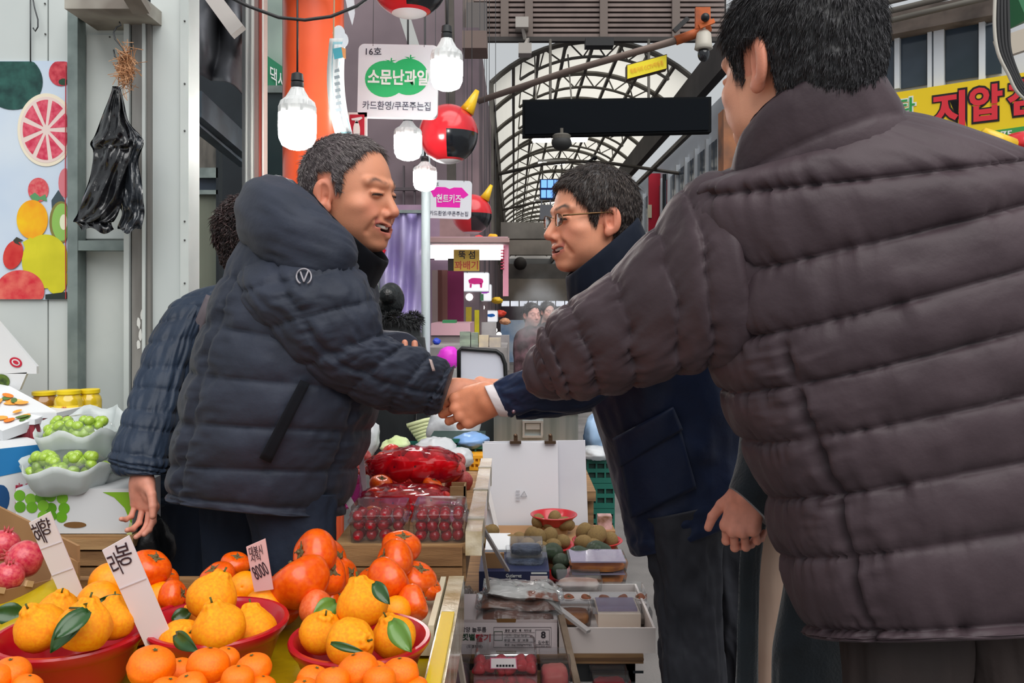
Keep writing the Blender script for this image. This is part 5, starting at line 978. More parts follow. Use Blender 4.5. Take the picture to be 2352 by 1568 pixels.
AVO = [proto('avocado', *fr(k, [(0,-1.1),(.4,-1.05),(.8,-.75),(1,-.2),(.95,.25),(.72,.7),(.5,1.05),(.28,1.28),(0,1.35)], 0, 0, 26, .02), M_avo) for k in (14, 15)]
crown = join(*[tube(np.array([(.17*math.cos(a), .17*math.sin(a), .86), (.22*math.cos(a), .22*math.sin(a), 1.05), (.34*math.cos(a), .34*math.sin(a), 1.22)]), [.09,.07,.01], 5) for a in np.linspace(0, 2*PI, 7)[:-1]])
M_pom = mat('pomegranate skin', (186,30,64), .3, col2=(210,90,92), nscale=5, detail=5, coat=.3)
POM = [proto('pomegranate', *fr(16, [(0,-.9),(.35,-.9),(.75,-.68),(1,-.1),(.93,.4),(.6,.78),(.26,.92),(.18,1.0),(0,.95)], 6, .02, 36, .02), M_pom, [kidmesh('crown', *crown, mat('pomegranate crown', (170,70,70), .5))])]
GRP = proto('grape', *ball((0,0,0), (1,1,1.12), 14, 10), mat('green grape', (150,186,50), .22, col2=(172,202,80), nscale=6, trans=.12, coat=.4))
TOM = proto('cherry_tomato', *ball((0,0,0), (1,1,1.1), 14, 10), mat('cherry tomato skin', (178,20,34), .2, col2=(140,12,30), nscale=5, coat=.5))
def leaf(name, p, q, w, m, parent=None, droop=.15, label=None, seed=0):
    """one citrus leaf from p (stalk) to q (tip)"""
    p, q = np.array(p), np.array(q); t = q-p; L = np.linalg.norm(t); t /= L; s = np.cross(t, np.array((0,-1,.35))); s /= np.linalg.norm(s); n = np.cross(s, t); V = []
    for i in range(9):
        u = i/8; hw = w*math.sin(PI*min(1, .06+u*.94))**.8*(1-.25*u); c = p+t*L*u+n*droop*L*math.sin(PI*u)*.5
        for k in (-1, -.5, 0, .5, 1): V.append(c+s*hw*k+n*(abs(k)*w*.28))
    o = obj(name, V, [[5*i+j, 5*i+j+1, 5*i+j+6, 5*i+j+5] for i in range(8) for j in range(4)], m, parent, smooth=True); o.modifiers.new('s', 'SOLIDIFY').thickness = .0006
    return tag(o, label, 'leaf') if label else o
# bowls
bp = [(0,.0),(.62,.0),(.66,.012),(.74,.09),(.88,.29),(.905,.30),(.99,.36),(1.0,.385),(.985,.40),(.93,.40),(.88,.375),(.72,.14),(.62,.03),(0,.025)]
bprof = [(max(a, .002), b) for a, b in bp]
def bowl(x, y, rpx, d, z, label, m=None, name='fruit_bowl', group='red plastic bowls', zs=1.0):
    c = P(x, y, d); r = rpx*d/F; v, f = lathe([(a*r, b*r*zs) for a, b in bprof], 48, (c[0], d, z)); o = obj(name, v, f, m or M_bowl, smooth=True); o.data.set_sharp_from_angle(angle=math.radians(35)); return tag(o, label, 'bowl', group)
b1 = bowl(164, 1452, 166, 1.31, TZ+.005, 'red plastic bowl of leafy hallabong at the lower left', zs=1.95)
b2 = bowl(500, 1470, 160, 1.37, TZ, 'red plastic bowl in the middle with a tall white price strip', zs=1.95)
b3 = bowl(827, 1490, 162, 1.31, TZ, 'red plastic bowl of hallabong at the right table edge', zs=1.95)
b4 = bowl(300, 1430, 125, 1.53, TZ, 'red bowl of smooth oranges half hidden behind the left bowls', zs=1.7)
b5 = bowl(560, 1432, 128, 1.55, TZ, 'red bowl of smooth oranges behind the middle bowl', zs=1.7)
b6 = bowl(870, 1432, 100, 1.52, TZ, 'red bowl behind the right bowl of hallabong', zs=1.7)
b7 = bowl(462, 1640, 165, 1.14, TZ, 'pink bowl of tangerines at the lower edge, middle', M_bowlp, zs=1.6)
b8 = bowl(835, 1650, 165, 1.14, TZ, 'pink bowl of tangerines at the lower edge, right', M_bowlp, zs=1.6)
b9 = bowl(-90, 1560, 135, 1.12, TZ+.03, 'pink bowl rim cut by the left picture edge', M_bowlp, zs=1.6)
def fruits(pr, lst, cat_, lab, group, mtl=None):
    for i, (x, y, rp, d, wh, *ro) in enumerate(lst): put(pr[i % len(pr)], P(x, y, d), rp*d/F, lab % wh, cat_, group, tuple(ro) if ro else (random.uniform(-.3, .3), random.uniform(-.3, .3), random.uniform(0, 6)), mtl=mtl)
fruits(HAL, [(195,1438,60,1.235,'front with leaves',-.2,.1,0), (258,1424,50,1.29,'right',.1,.35,2), (92,1440,56,1.27,'left',0,-.5,1), (135,1402,46,1.36,'back',.2,.25,0)], 'citrus fruit', 'bumpy hallabong at the %s of the lower left red bowl', 'hallabong in red bowls')
fruits(HAL, [(487,1372,57,1.40,'top',.15,.45,1), (503,1442,60,1.30,'front, with a short stem',-.25,0,2), (418,1472,50,1.31,'left',.9,-.3,1), (578,1448,56,1.36,'right',.3,.2,3), (440,1440,48,1.44,'back left',0,0,1)], 'citrus fruit', 'bumpy hallabong at the %s of the middle red bowl', 'hallabong in red bowls')
fruits(HAL, [(832,1388,59,1.33,'top',-.3,.05,1), (738,1452,50,1.30,'left',.1,-.45,2), (806,1476,57,1.23,'front, stem towards us',1.25,-.25,1), (904,1462,51,1.28,'right, with a pale leaf',-.2,.3,3), (800,1430,45,1.40,'back',0,0,1)], 'citrus fruit', 'bumpy hallabong at the %s of the right red bowl', 'hallabong in red bowls')
fruits(ORA, [(252,1338,46,1.56,'top of the back left'), (228,1384,49,1.47,'front of the back left'), (310,1395,44,1.50,'right of the back left'), (368,1376,40,1.58,'far right of the back left'), (562,1350,38,1.60,'top of the back middle',1.2,.3,0), (606,1396,46,1.50,'right of the back middle',1.1,-.5,0), (534,1400,42,1.58,'left of the back middle'), (640,1400,34,1.58,'far right of the back middle'), (910,1402,34,1.47,'right of the back right'), (868,1405,30,1.55,'left of the back right')], 'orange', 'smooth shiny orange at the %s red bowl', 'smooth oranges')
fruits(TAN, [(348,1531,53,1.11,'large, far left'), (478,1528,48,1.10,'middle'), (582,1536,41,1.10,'upper right'), (546,1560,38,1.06,'lower right'), (412,1542,34,1.16,'back left'), (436,1580,40,1.05,'bottom left'), (520,1512,30,1.18,'back'), (385,1590,40,1.06,'bottom far left'), (600,1580,34,1.08,'bottom far right')], 'tangerine', 'tangerine, %s, in the middle pink bowl at the lower edge', 'tangerines along the lower edge')
fruits(TAN, [(720,1562,38,1.09,'far left'), (822,1540,47,1.08,'centre'), (920,1546,42,1.09,'right'), (764,1566,40,1.05,'lower left'), (872,1562,38,1.05,'lower right'), (700,1590,36,1.06,'bottom left'), (950,1585,36,1.08,'bottom right'), (862,1545,30,1.14,'back')], 'tangerine', 'tangerine, %s, in the right pink bowl at the lower edge', 'tangerines along the lower edge')
fruits(TAN, [(400,1640,46,1.09,'low left'), (470,1645,46,1.08,'low middle'), (550,1640,46,1.09,'low right'), (430,1592,44,1.16,'low back left'), (510,1592,44,1.17,'low back right')], 'tangerine', 'tangerine, %s under the others, in the middle pink bowl', 'tangerines along the lower edge')
fruits(TAN, [(760,1640,46,1.09,'low left'), (835,1645,46,1.08,'low middle'), (910,1640,46,1.09,'low right'), (795,1592,44,1.16,'low back left'), (880,1592,44,1.17,'low back right')], 'tangerine', 'tangerine, %s under the others, in the right pink bowl', 'tangerines along the lower edge')
fruits(TAN, [(24,1548,44,1.10,'upper'), (-14,1560,40,1.08,'left'), (62,1578,34,1.08,'lower')], 'tangerine', '%s tangerine in the lower left corner', 'tangerines along the lower edge')
fruits(PER, [(722,1274,57,1.60,'with a dry calyx on the left, top',.2,-1.25,.4), (752,1290,52,1.66,'behind the top one',.2,1.2,0), (690,1334,68,1.52,'large front',-.35,-.5,.3), (742,1322,54,1.60,'right of the front one',.5,.9,0), (786,1322,40,1.66,'at the right edge',.3,1.2,0), (770,1375,36,1.60,'low right',.6,1.2,0), (640,1395,48,1.56,'low left',.4,.3,0)], 'persimmon', 'glossy persimmon %s of the middle pile', 'persimmons in the middle pile')
fruits(PER, [(726,1398,42,1.48,'pale persimmon at the foot of the middle pile',.4,1.4,0)], 'persimmon', '%s', 'persimmons in the middle pile', M_per2)
fruits(PER, [(922,1256,44,1.66,'at the very top',.2,.2,0), (906,1288,48,1.60,'below the top, calyx on the left',.1,-1.2,.4), (892,1332,53,1.53,'in front, calyx on the right',-.5,.95,0), (868,1330,44,1.60,'left',0,-.3,0), (956,1330,46,1.62,'right',.2,.4,0), (950,1384,42,1.50,'low right, big calyx',-.2,1.25,0), (985,1350,30,1.62,'at the tray edge',.2,.8,0)], 'persimmon', 'glossy persimmon %s of the right pile', 'persimmons in the right pile')
fruits(PER, [(345,1304,46,1.60,'large persimmon behind the second price strip',.2,.5,.2), (398,1368,36,1.52,'persimmon with calyx right of the second price strip',0,1.3,0), (380,1330,30,1.66,'small persimmon behind the strip',.2,.5,0), (500,1326,40,1.64,'persimmon left of the pink price card',.3,-.4,0), (540,1296,33,1.70,'round persimmon beside the pink price card',.2,.3,0)], 'persimmon', '%s', 'persimmons behind the oranges')
for a, b_, w, m, lb in (((198,1398,1.20), (118,1500,1.17), .017, M_leaf, 'long dark leaf over the left bowl, left'), ((205,1404,1.19), (124,1470,1.15), .016, M_leaf, 'dark leaf over the left bowl, pointing down'), ((196,1400,1.24), (202,1384,1.22), .006, M_leaf, 'small dark leaf on the front hallabong'), ((290,1390,1.38), (228,1374,1.36), .016, M_leaf, 'curled leaf on the back orange'), ((404,1456,1.255), (458,1496,1.22), .013, M_leaf, 'dark leaf on the left hallabong of the middle bowl'), ((860,1338,1.27), (896,1388,1.25), .012, M_leaf, 'dark leaf on the top hallabong of the right bowl'), ((900,1424,1.225), (946,1498,1.20), .017, M_leafl, 'pale leaf on the right hallabong'), ((772,1384,1.36), (716,1420,1.33), .018, M_leafl, 'light green leaf beside the right bowl'), ((760,1476,1.165), (838,1498,1.16), .006, M_leaf, 'thin curved leaf across the front hallabong of the right bowl'), ((395,1425,1.40), (440,1404,1.42), .014, M_leaf, 'olive leaf between the middle and left bowls'), ((55,1410,1.42), (-20,1408,1.40), .02, M_leaf, 'dark leaf at the left picture edge')):
    leaf('leaf', P(*a), P(*b_), w, m, None, .2, lb)
for (x0, y0, d0), (x1, y1, d1) in (((205,1404,1.19), (160,1396,1.22)), ((180,1380,1.33), (196,1408,1.22))): tag(obj('twig', *tube(np.array([P(x0,y0,d0), P((x0+x1)/2,(y0+y1)/2-4,(d0+d1)/2), P(x1,y1,d1)]), .0016, 5), M_stem, smooth=True), 'thin green twig on the left hallabong bowl', 'twig', 'citrus twigs')
# white tray under the right persimmons, styrofoam plate
tr = obj('fruit_tray', *join(box(-.36, -.1421, 1.4501, 1.70, TZ, TZ+.012), box(-.142, -.132, 1.44, 1.70, TZ, TZ+.05), box(-.36, -.1421, 1.44, 1.45, TZ, TZ+.03)), mat('cream tray', (206,196,170), .6)); tag(tr, 'shallow cream tray under the right persimmon pile', 'tray')

# ---- price strips
M_card = mat('white card', (224,216,220), .6); M_cardp = mat('pink card', (222,178,176), .6); M_ink = mat('marker ink', (52,34,44), .6)
def strip(x0, y0, x1, y1, w, d0, d1, label, m=M_card, writes=(), twist=0.0, folds=()):
    """card strip from its foot (x0,y0) to its head (x1,y1)"""
    a, b = P(x0, y0, d0), P(x1, y1, d1); U = b-a; L = np.linalg.norm(U); U /= L; R = np.cross(U, np.array((0,1.,0))); R = -R/np.linalg.norm(R) if R[0] < 0 else R/np.linalg.norm(R); c = (a+b)/2; W_ = w*(d0+d1)/2/F
    t = thing('price_card', label, 'price card', a); obj('card', *prism([(-W_/2,-L/2),(W_/2,-L/2),(W_/2*1.05,L/2),(-W_/2*1.05,L/2-.01)], c, R, U, .0025), m, t)
    Nn = np.cross(R, U)
    for f in folds: obj('fold', *prism([(-W_/2,-L/2+L*f),(W_/2,-L/2+L*f+.004),(W_/2,-L/2+L*f+.0055),(-W_/2,-L/2+L*f+.0015)], c+Nn*.0012, R, U, .001), mat('fold crease', (196,186,190), .7), t)
    for s, u, v, w_, h_, rot in writes:
        Rr = R*math.cos(rot)+U*math.sin(rot); Ur = -R*math.sin(rot)+U*math.cos(rot); text(s, c+R*u*W_+U*v*L, Rr, Ur, w_*W_, h_, M_ink, t, 'handwriting', .0, .0008, .0006, shear=.15)
    return t
strip(168, 1372, 88, 1182, 52, 1.50, 1.46, 'white price strip stuck in beside the pomegranate box', writes=(('향', .12, .36, .5, .030, 0), ('혜', -.28, .30, .45, .040, .1)), folds=(.30,.62))
strip(368, 1482, 262, 1240, 66, 1.30, 1.26, 'long white price strip leaning over the middle bowl', writes=(('봉', .12, .36, .55, .034, 0), ('라', -.28, .30, .4, .036, .1)), folds=(.58,))
strip(606, 1356, 586, 1240, 44, 1.48, 1.47, 'pink price card reading 8000 beside the persimmons', M_cardp, (('대봉시', -.05, .30, .72, .017, .1), ('시식', -.12, .16, .55, .012, .1), ('8000', .0, -.10, .78, .024, .35)))

# ---- cardboard box of pomegranates at the left
M_cb = mat('corrugated cardboard', (158,120,82), .8, col2=(140,104,68), nscale=4); M_cb2 = mat('cardboard edge', (190,160,120), .8)
cbx = thing('cardboard_box', 'open brown cardboard box of pomegranates at the left edge', 'box', P(60, 1330, 1.62))
A_, B_, C_ = P(-60,1132,1.86)-np.array((0,0,.06)), P(184,1252,1.62)-np.array((0,0,.06)), P(-70,1300,1.40)-np.array((0,0,.06)); h_ = np.array((0,0,.085)); 
def wallq(p, q, hgt, th=.005):
    n_ = np.cross(q-p, np.array((0,0,1.))); n_ /= np.linalg.norm(n_); V = [p, q, q+hgt, p+hgt]; V = V+[v+n_*th for v in V]; return np.array(V), [[0,1,2,3],[7,6,5,4],[0,4,5,1],[1,5,6,2],[2,6,7,3],[3,7,4,0]]
hb_w = np.array((0,0,.115)); dn = np.array((0,0,-.055)); obj('back_side', *wallq(A_+dn, B_+dn, hb_w), M_cb, cbx); obj('front_side', *wallq(B_+dn, C_+dn, hb_w*.55), M_cb, cbx)
obj('corner_notch', *wallq(B_+np.array((-.035,.01,.01)), B_+np.array((0,0,.0)), np.array((0,0,.03))), M_cb, cbx)
obj('bottom', *prism([(0,0),(1,0),(0,1)], A_+dn*1.02, B_-A_, C_-A_, .004), M_cb, cbx)
for k in range(3): f0 = B_+(C_-B_)*(.22+.25*k)+dn+hb_w*.55; obj('torn_tab', *bar(f0, f0+(C_-B_)*.06+np.array((0,0,.004)), .006, .01), M_cb2, cbx)
for i, (x, y, r, d, lb, ro) in enumerate(((8,1252,36,1.62,'dark red pomegranate at the left picture edge',(0,.3,0)), (56,1284,42,1.55,'pink red pomegranate beside the first price strip',(.4,-1.2,0)), (20,1322,34,1.50,'pomegranate low in the cardboard box',(.2,.2,0)))): put(POM[0], P(x,y,d), r*d/F, lb, 'pomegranate', 'pomegranates', ro)
# rolled yellow cloth edge in front of the box
u, v = np.meshgrid(np.linspace(0, 1, 20), np.linspace(0, 1, 10)); pa, pb, pc_, pd = P(-90,1392,1.44), P(176,1318,1.60), P(200,1392,1.49), P(-90,1480,1.33); G = pa*((1-u)*(1-v))[..., None]+pb*(u*(1-v))[..., None]+pc_*(u*v)[..., None]+pd*((1-u)*v)[..., None]; G[..., 2] += .010*np.sin(v*PI)+.006*np.sin(u*9+v*4); yr = big('oilcloth_flap', G.reshape(-1, 3), grid_quads(20, 10)[:, ::-1], M_yel); yr.modifiers.new('s', 'SOLIDIFY').thickness = .002; tag(yr, 'sloping flap of yellow oilcloth below the cardboard box', 'cloth')
# ================================================================== boxes and jars by the white wall
M_cardw = mat('white carton', (212,214,216), .5); M_film = clear_mat('clear film', (244,246,246), .05); M_bagw = mat('frosted white bag', (224,230,230), .35, translu=.4, coat=.3)
sh = thing('shelf_bench', 'plank bench carrying the boxes beside the white wall', 'bench', (-1.0, 2.25, 0)); SZ = .855
for k, (y0, y1) in enumerate(((1238,1262),(1268,1300),(1306,1336))): obj('plank', *box(-1.75, P(306,0,2.0)[0], 1.985+.004*k, 2.01, CZ-(y1-CY)/F*1.985, CZ-(y0-CY)/F*1.985), M_wood if k else M_wood2, sh)
obj('bench_top', *join(box(-1.75, P(310,0,2.0)[0], 1.99, 2.08, SZ-.03, SZ-.002), box(-1.75, -.99, 2.08, 2.55, SZ-.03, SZ-.002)), M_wood2, sh)
for x in (-1.7, -1.05):
    for y in (2.02, 2.46): obj('leg', *box(x, x+.05, y, y+.05, 0, SZ-.03), M_wood, sh)
# grape carton
gb = thing('grape_carton', 'white carton with printed green grapes and upside down lettering', 'carton', P(175, 1240, 2.0)); d = 2.0
obj('carton', *box(P(36,0,d)[0], P(304,0,d)[0], d, d+.16, SZ, P(0,1122,d)[2]), M_cardw, gb); M_grn = mat('carton green', (128,176,40), .5); M_grn2 = mat('carton pale green', (196,210,150), .5)
obj('corner_print', *cardpx([(236,1130),(303,1130),(303,1236),(300,1236),(300,1200),(286,1166),(262,1142)], d-.001, .0006), M_grn, gb); obj('corner_print', *cardpx([(298,1200),(303,1200),(303,1238),(288,1238)], d-.0012, .0006), M_grn2, gb)
for i, (x, y) in enumerate([(48+24*k+random.randint(-4, 4), 1142+22*j+random.randint(-4, 4)) for j in range(3) for k in range(5) if j < 2 or k > 1]): obj('grape_print', *cardpx(ell(x, y, 13, 13, 16), d-.001-.0002*(i % 4), .0004), mat('print grape %d' % (i % 3), ((104,168,40),(122,182,52),(90,152,34))[i % 3], .35), gb)
obj('hand_hole', *cardpx([(px, py) for px, py in [(172+26*math.cos(a)+(6 if math.cos(a) > 0 else -6)*0, 1205+7*math.sin(a)) for a in np.linspace(0, 2*PI, 21)[:-1]]], d-.0015, .0006), mat('hole shade', (120,84,44), .7), gb)
text('샤인머스켓', P(220,1186,d), -X3, -Z3, 96*d/F, 24*d/F, mat('carton lettering', (104,118,84), .6), gb, bold=.0, lift=-.0042)
text('SHINEMUSCAT', P(215,1166,d), -X3, -Z3, 64*d/F, 6*d/F, mat('pale lettering', (180,184,180), .6), gb, lift=-.0042)
for ch in gb.children:
    pass
# grape packs in frosted bags
def grapepack(x0, y0, x1, y1, d, label, seed, n=34):
    rg = random.Random(seed); c = P((x0+x1)/2, (y0+y1)/2, d); k = d/F; w, h = (x1-x0)*k, (y1-y0)*k; t = thing('grape_pack', label, 'grapes', c+np.array((0,0,-h/2)))
    R = .0125
    for i in range(n):
        u, v = rg.uniform(-.37, .37), rg.uniform(-.06, .36); put(GRP, c+np.array((u*w, -.03-.035*(1-(2*u)**2)+rg.uniform(-.01, .01)+.05*v, v*h+.006)), R*rg.uniform(.85, 1.1), None, None, None, (rg.random()*3, rg.random()*3, 0), parent=t)
    nn = 48; prof = [(.15,-.55),(.55,-.52),(.85,-.40),(1.0,-.18),(1.10,.06),(1.17,.22)]; V = []
    for r_, z_ in prof:
        for i in range(nn):
            a = 2*PI*i/nn; wv = 1+.07*math.sin(a*5+seed)*r_+.04*math.sin(a*11+seed*2)*r_; up = .5*(math.sin(a) > 0)*math.sin(a)*(r_ > .9); V.append((r_*wv*w*.50*math.cos(a), r_*wv*.105*math.sin(a), h*(z_+.06*math.sin(a*7+seed)*r_*r_+up*.7)))
    Fc = [[i*nn+k, i*nn+(k+1)%nn, (i+1)*nn+(k+1)%nn, (i+1)*nn+k] for i in range(len(prof)-1) for k in range(nn)]+[list(range(nn))]
    obj('bag', np.array(V)+c+np.array((0,.0,-.02*h)), Fc, M_bagw, t, smooth=True).modifiers.new('s', 'SOLIDIFY').thickness = .001
    V, Fc = ball((0,0,0), 1, 30, 20); V = V*(1+.06*fbm(V*4+seed, seed+3))[:, None]*np.array((w*.50, .072, h*.46)); keep = [f for f in Fc if np.mean(V[f], 0)[1] < .02 and np.mean(V[f], 0)[2] > -.22*h]; obj('film', V+c+np.array((0,-.012,.004)), keep, M_film, t, smooth=True); return t
grapepack(75, 1030, 255, 1124, 2.06, 'lower bag of green grapes lying on the grape carton', 5, 40)
grapepack(110, 950, 272, 1052, 2.16, 'upper bag of green grapes behind the lower one', 6, 40)
grapepack(205, 1058, 292, 1122, 2.14, 'small bag of green grapes beside the woman\'s sleeve', 7, 14)
tag(obj('green_carton', *box(P(40,0,2.2)[0], P(285,0,2.2)[0], 2.25, 2.42, SZ, P(0,1060,2.25)[2]), M_cardw), 'plain white carton behind the grape bags', 'carton')
# blue and white carton, turned
bw = thing('blue_carton', 'blue and white carton with red sideways lettering', 'carton', P(50, 1128, 2.12)); a, b_ = P(-60,1128,2.02), P(112,1100,2.14); U2 = np.array((0,0,1.)); R2 = (b_-a)*np.array((1,1,0)); L2 = np.linalg.norm(R2); R2 /= L2; N2 = np.cross(R2, U2); zt = P(0,1024,2.1)[2]
o0 = np.array((a[0], a[1], SZ)); H2 = zt-SZ; obj('carton', *prism([(0,0),(L2,0),(L2,H2),(0,H2)], o0, R2, U2, .2), M_cardw, bw); obj('blue_print', *prism([(0,H2*.62),(L2,H2*.70),(L2,H2),(0,H2)], o0+N2*.001, R2, U2, .0006), mat('carton blue', (34,118,178), .5), bw); obj('blue_print', *prism(ell(.055,H2*.35,.02,.035,16), o0+N2*.001, R2, U2, .0006), mat('carton navy', (20,70,120), .5), bw)
for k, s in enumerate(('달콤', '상큼', '제주')): text(s, o0+R2*(.095+.022*k)+U2*H2*.33, U2, -R2, H2*.40, .016, mat('red lettering', (170,40,70), .5), bw, bold=.01, lift=.0014)
# maroon boxes in film with vegetable print
M_mar = mat('maroon carton', (132,34,46), .5)
for k, (x0, x1, y0, y1, lb) in enumerate(((-40, 78, 975, 1052, 'maroon carton at the left picture edge'), (62, 128, 960, 1030, 'smaller maroon carton with a pale label'))):
    mb = thing('maroon_carton', lb, 'carton', P((x0+x1)/2, y1, 2.26)); dd = 2.24+.03*k; obj('carton', *boxpx(x0, y0, x1, y1+60, dd, .14), M_mar, mb); obj('lid_edge', *boxpx(x0, y0-12, x1+2, y0, dd-.004, .15), M_cardw, mb)
    obj('label_print', *cardpx([(x0+20,y0+14),(x1-10,y0+10),(x1-10,y1-10),(x0+20,y1-6)], dd-.001, .0006), mat('label %d' % k, ((110,26,40),(190,180,190))[k], .5), mb)
vb = thing('wrapped_vegetable_box', 'slanted white box with printed orange vegetables under clear film', 'carton', P(40, 960, 2.2)); q0, q1, q2 = P(-60,842,2.44), P(130,944,2.30), P(-60,952,2.22)
Rv = q1-q0; Lv = np.linalg.norm(Rv); Rv /= Lv; Uv = q2-q0; Uv -= (Uv@Rv)*Rv; Hv = np.linalg.norm(Uv); Uv /= -Hv; obj('carton', *prism([(0,0),(Lv,0),(Lv,-Hv),(0,-Hv)], q0, Rv, Uv, .03), M_cardw, vb)
rg = random.Random(3)
for k in range(34): 
    x, y = rg.uniform(.1, .95)*Lv, -rg.uniform(.25, .8)*Hv; obj('vegetable_print', *prism(ell(x, y, rg.uniform(.010,.022), rg.uniform(.006,.011), 10, rg.random()*3), q0+np.cross(Rv, Uv)*(.001+.0002*k), Rv, Uv, .0003), mat('veg print %d' % (k % 4), ((236,156,60),(240,190,110),(80,110,50),(226,120,30))[k % 4], .5), vb)
wb = thing('white_vegetable_carton', 'white open carton with a red round logo at the left edge', 'carton', P(20, 900, 2.4)); obj('front', *cardpx([(-60,862),(62,855),(45,895),(-60,905)], 2.38, .01), M_cardw, wb); obj('side', *prism([(0,0),(.10,0),(.10,.02),(-.02,.16),(-.12,.28),(-.16,.28)], P(0,858,2.38), X3, Z3, .012), M_cardw, wb)
obj('logo', *join(cardpx(ell(36,832,15,11,22,.45), 2.378, .001)), mat('logo red', (186,28,54), .5), wb); obj('logo_ring', *cardpx(ell(36,832,10,7,18,.45), 2.377, .0008), M_cardw, wb); obj('logo_core', *cardpx(ell(36,832,7,4,14,.45), 2.376, .0008), mat('logo red'), wb)
obj('greens', *ball(P(2,860,2.41), (.03,.02,.028), 14, 10), mat('leafy greens', (92,116,36), .6, col2=(40,60,20), nscale=60), wb, smooth=True); obj('greens_print', *cardpx(ell(2,876,20,17,20), 2.377, .001), mat('leafy greens'), wb)
obj('inside', *ball(P(-6,820,2.44), (.05,.04,.05), 14, 10), mat('leafy greens'), wb, smooth=True)
# jars
def jar(x, y0, y1, w, d, honey, label):
    k = d/F; b = P(x, y1, d); h = (y1-y0)*k; r = w/2*k; t = thing('glass_jar', label, 'jar', b, 'jars with yellow lids')
    obj('glass', *lathe([(.002,0),(r*.92,0),(r,h*.06),(r,h*.62),(r*.92,h*.74),(r*.76,h*.82),(r*.76,h*.88)], 28, b), mat('jar honey %d' % sum(honey), honey, .12, coat=.8, col2=tuple(min(255, int(v*1.15)) for v in honey), nscale=30), t, smooth=True)
    obj('lid', *lathe([(r*.80,h*.86),(r*.84,h*.87),(r*.84,h*.985),(r*.80,h)], 28, b), mat('lid yellow', (226,196,24), .4), t, autosmooth=40)
    n = 12; lv = []
    for i in range(n+1):
        a = -PI/2-1.15+2.3*i/n
        for z in (h*.08, h*.50): lv.append((b[0]+r*1.012*math.cos(a), b[1]+r*1.012*math.sin(a), b[2]+z))
    o = obj('paper_label', lv, [[2*i, 2*i+2, 2*i+3, 2*i+1] for i in range(n)], mat('jar label', (240,206,60), .5), t, smooth=True)
    text('유자차', np.array((b[0]+.3*r, b[1]-r*1.0, b[2]+h*.30)), X3, Z3, r*.9, h*.13, mat('jar lettering', (110,80,60), .6), t, lift=.002); text('꿀', np.array((b[0]+.2*r, b[1]-r*1.02, b[2]+h*.44)), X3, Z3, r*.4, h*.08, mat('red lettering'), t, lift=.002); return t
jb = SZ
tag(obj('jar_shelf_box', *box(P(60,0,2.42)[0], P(250,0,2.42)[0], 2.37, 2.52, SZ, P(0,962,2.4)[2]), mat('grey green carton', (128,140,134), .6)), 'grey green carton under the jars', 'carton')
jar(102, 898, 962, 62, 2.45, (140,96,30), 'brown honey jar, leftmost of the three with yellow lids'); jar(158, 895, 962, 62, 2.41, (196,166,30), 'middle jar with a yellow label and yellow lid'); jar(206, 893, 962, 52, 2.46, (196,166,30), 'rightmost jar with a yellow lid')
# black rubbish bag beside the carton
V, Fc = ball((0,0,0), 1, 30, 20); V = V*(1+.15*fbm(V*2, 4)+.05*fbm(V*6, 6))[:, None]*np.array((.055,.05,.085)); tag(obj('bin_bag', V+P(340,1262,2.06), Fc, mat('black polythene', (14,16,20), .4, bump=.3, bscale=30), smooth=True), 'black polythene bag standing beside the grape carton', 'bag')
# ---- poster of fruit on the wall
po = thing('fruit_poster', 'tall poster of printed fruit on the white wall', 'poster', P(78, 688, WD-.006)); D0 = WD-.006
def pp(pts, m, lift, nm='fruit_print'): return obj(nm, *cardpx([(min(154, x), min(687, max(141, y))) for x, y in pts], D0-.0012-lift*.0004, .0004), m, po)
obj('sheet', *cardpx([(-40,140),(155,140),(155,688),(-40,688)], D0, .003), mat('poster paper', (206,218,230), .4, col2=(186,204,226), nscale=3), po)
def pmt(n, c=(0,0,0), c2=None, ns=20): return mat('poster '+n, c, .35, col2=c2, nscale=ns) if c2 else mat('poster '+n, c, .35)
pp(ell(30,188,68,64,40), pmt('watermelon', (22,56,54), (44,92,84), 22), 1); pp(ell(140,168,28,30,24), pmt('berry', (180,40,60), (210,80,90), 60), 1); pp(ell(146,188,12,8,10), pmt('berry leaf', (40,70,50)), 2)
pp(ell(106,298,66,84,48), pmt('grapefruit rind', (232,222,200)), 2); pp(ell(106,298,60,76,48), pmt('grapefruit pith', (226,206,200)), 3)
for k in range(9):
    a0, a1 = k*2*PI/9+.09, (k+1)*2*PI/9-.09; am = (a0+a1)/2; pp([(106+9*math.cos(am), 298+11*math.sin(am))]+[(106+54*math.cos(a), 298+69*math.sin(a)) for a in np.linspace(a0, a1, 7)], pmt('grapefruit flesh', (198,46,78), (222,96,116), 70), 4)
pp(ell(88,436,24,28,24), pmt('strawberry', (206,64,78), (216,110,110), 90), 2); pp([(68,450),(80,442),(92,452),(104,446),(108,462),(92,458),(80,466)], pmt('strawberry leaf', (90,150,100)), 3)
pp(ell(150,420,16,34,18), pmt('soft red', (206,120,130)), 1); pp([(118,460),(134,436),(150,462),(150,500),(120,500)], pmt('slate', (64,78,86)), 1)
pp(ell(74,504,36,45,32), pmt('mango', (240,196,16), (236,150,20), 12), 5); pp(ell(140,510,27,48,28), pmt('kiwi rind', (128,120,60)), 4); pp(ell(142,510,23,43,28), pmt('kiwi flesh', (140,186,90)), 5); pp(ell(146,510,9,18,16), pmt('kiwi core', (222,226,196)), 6)
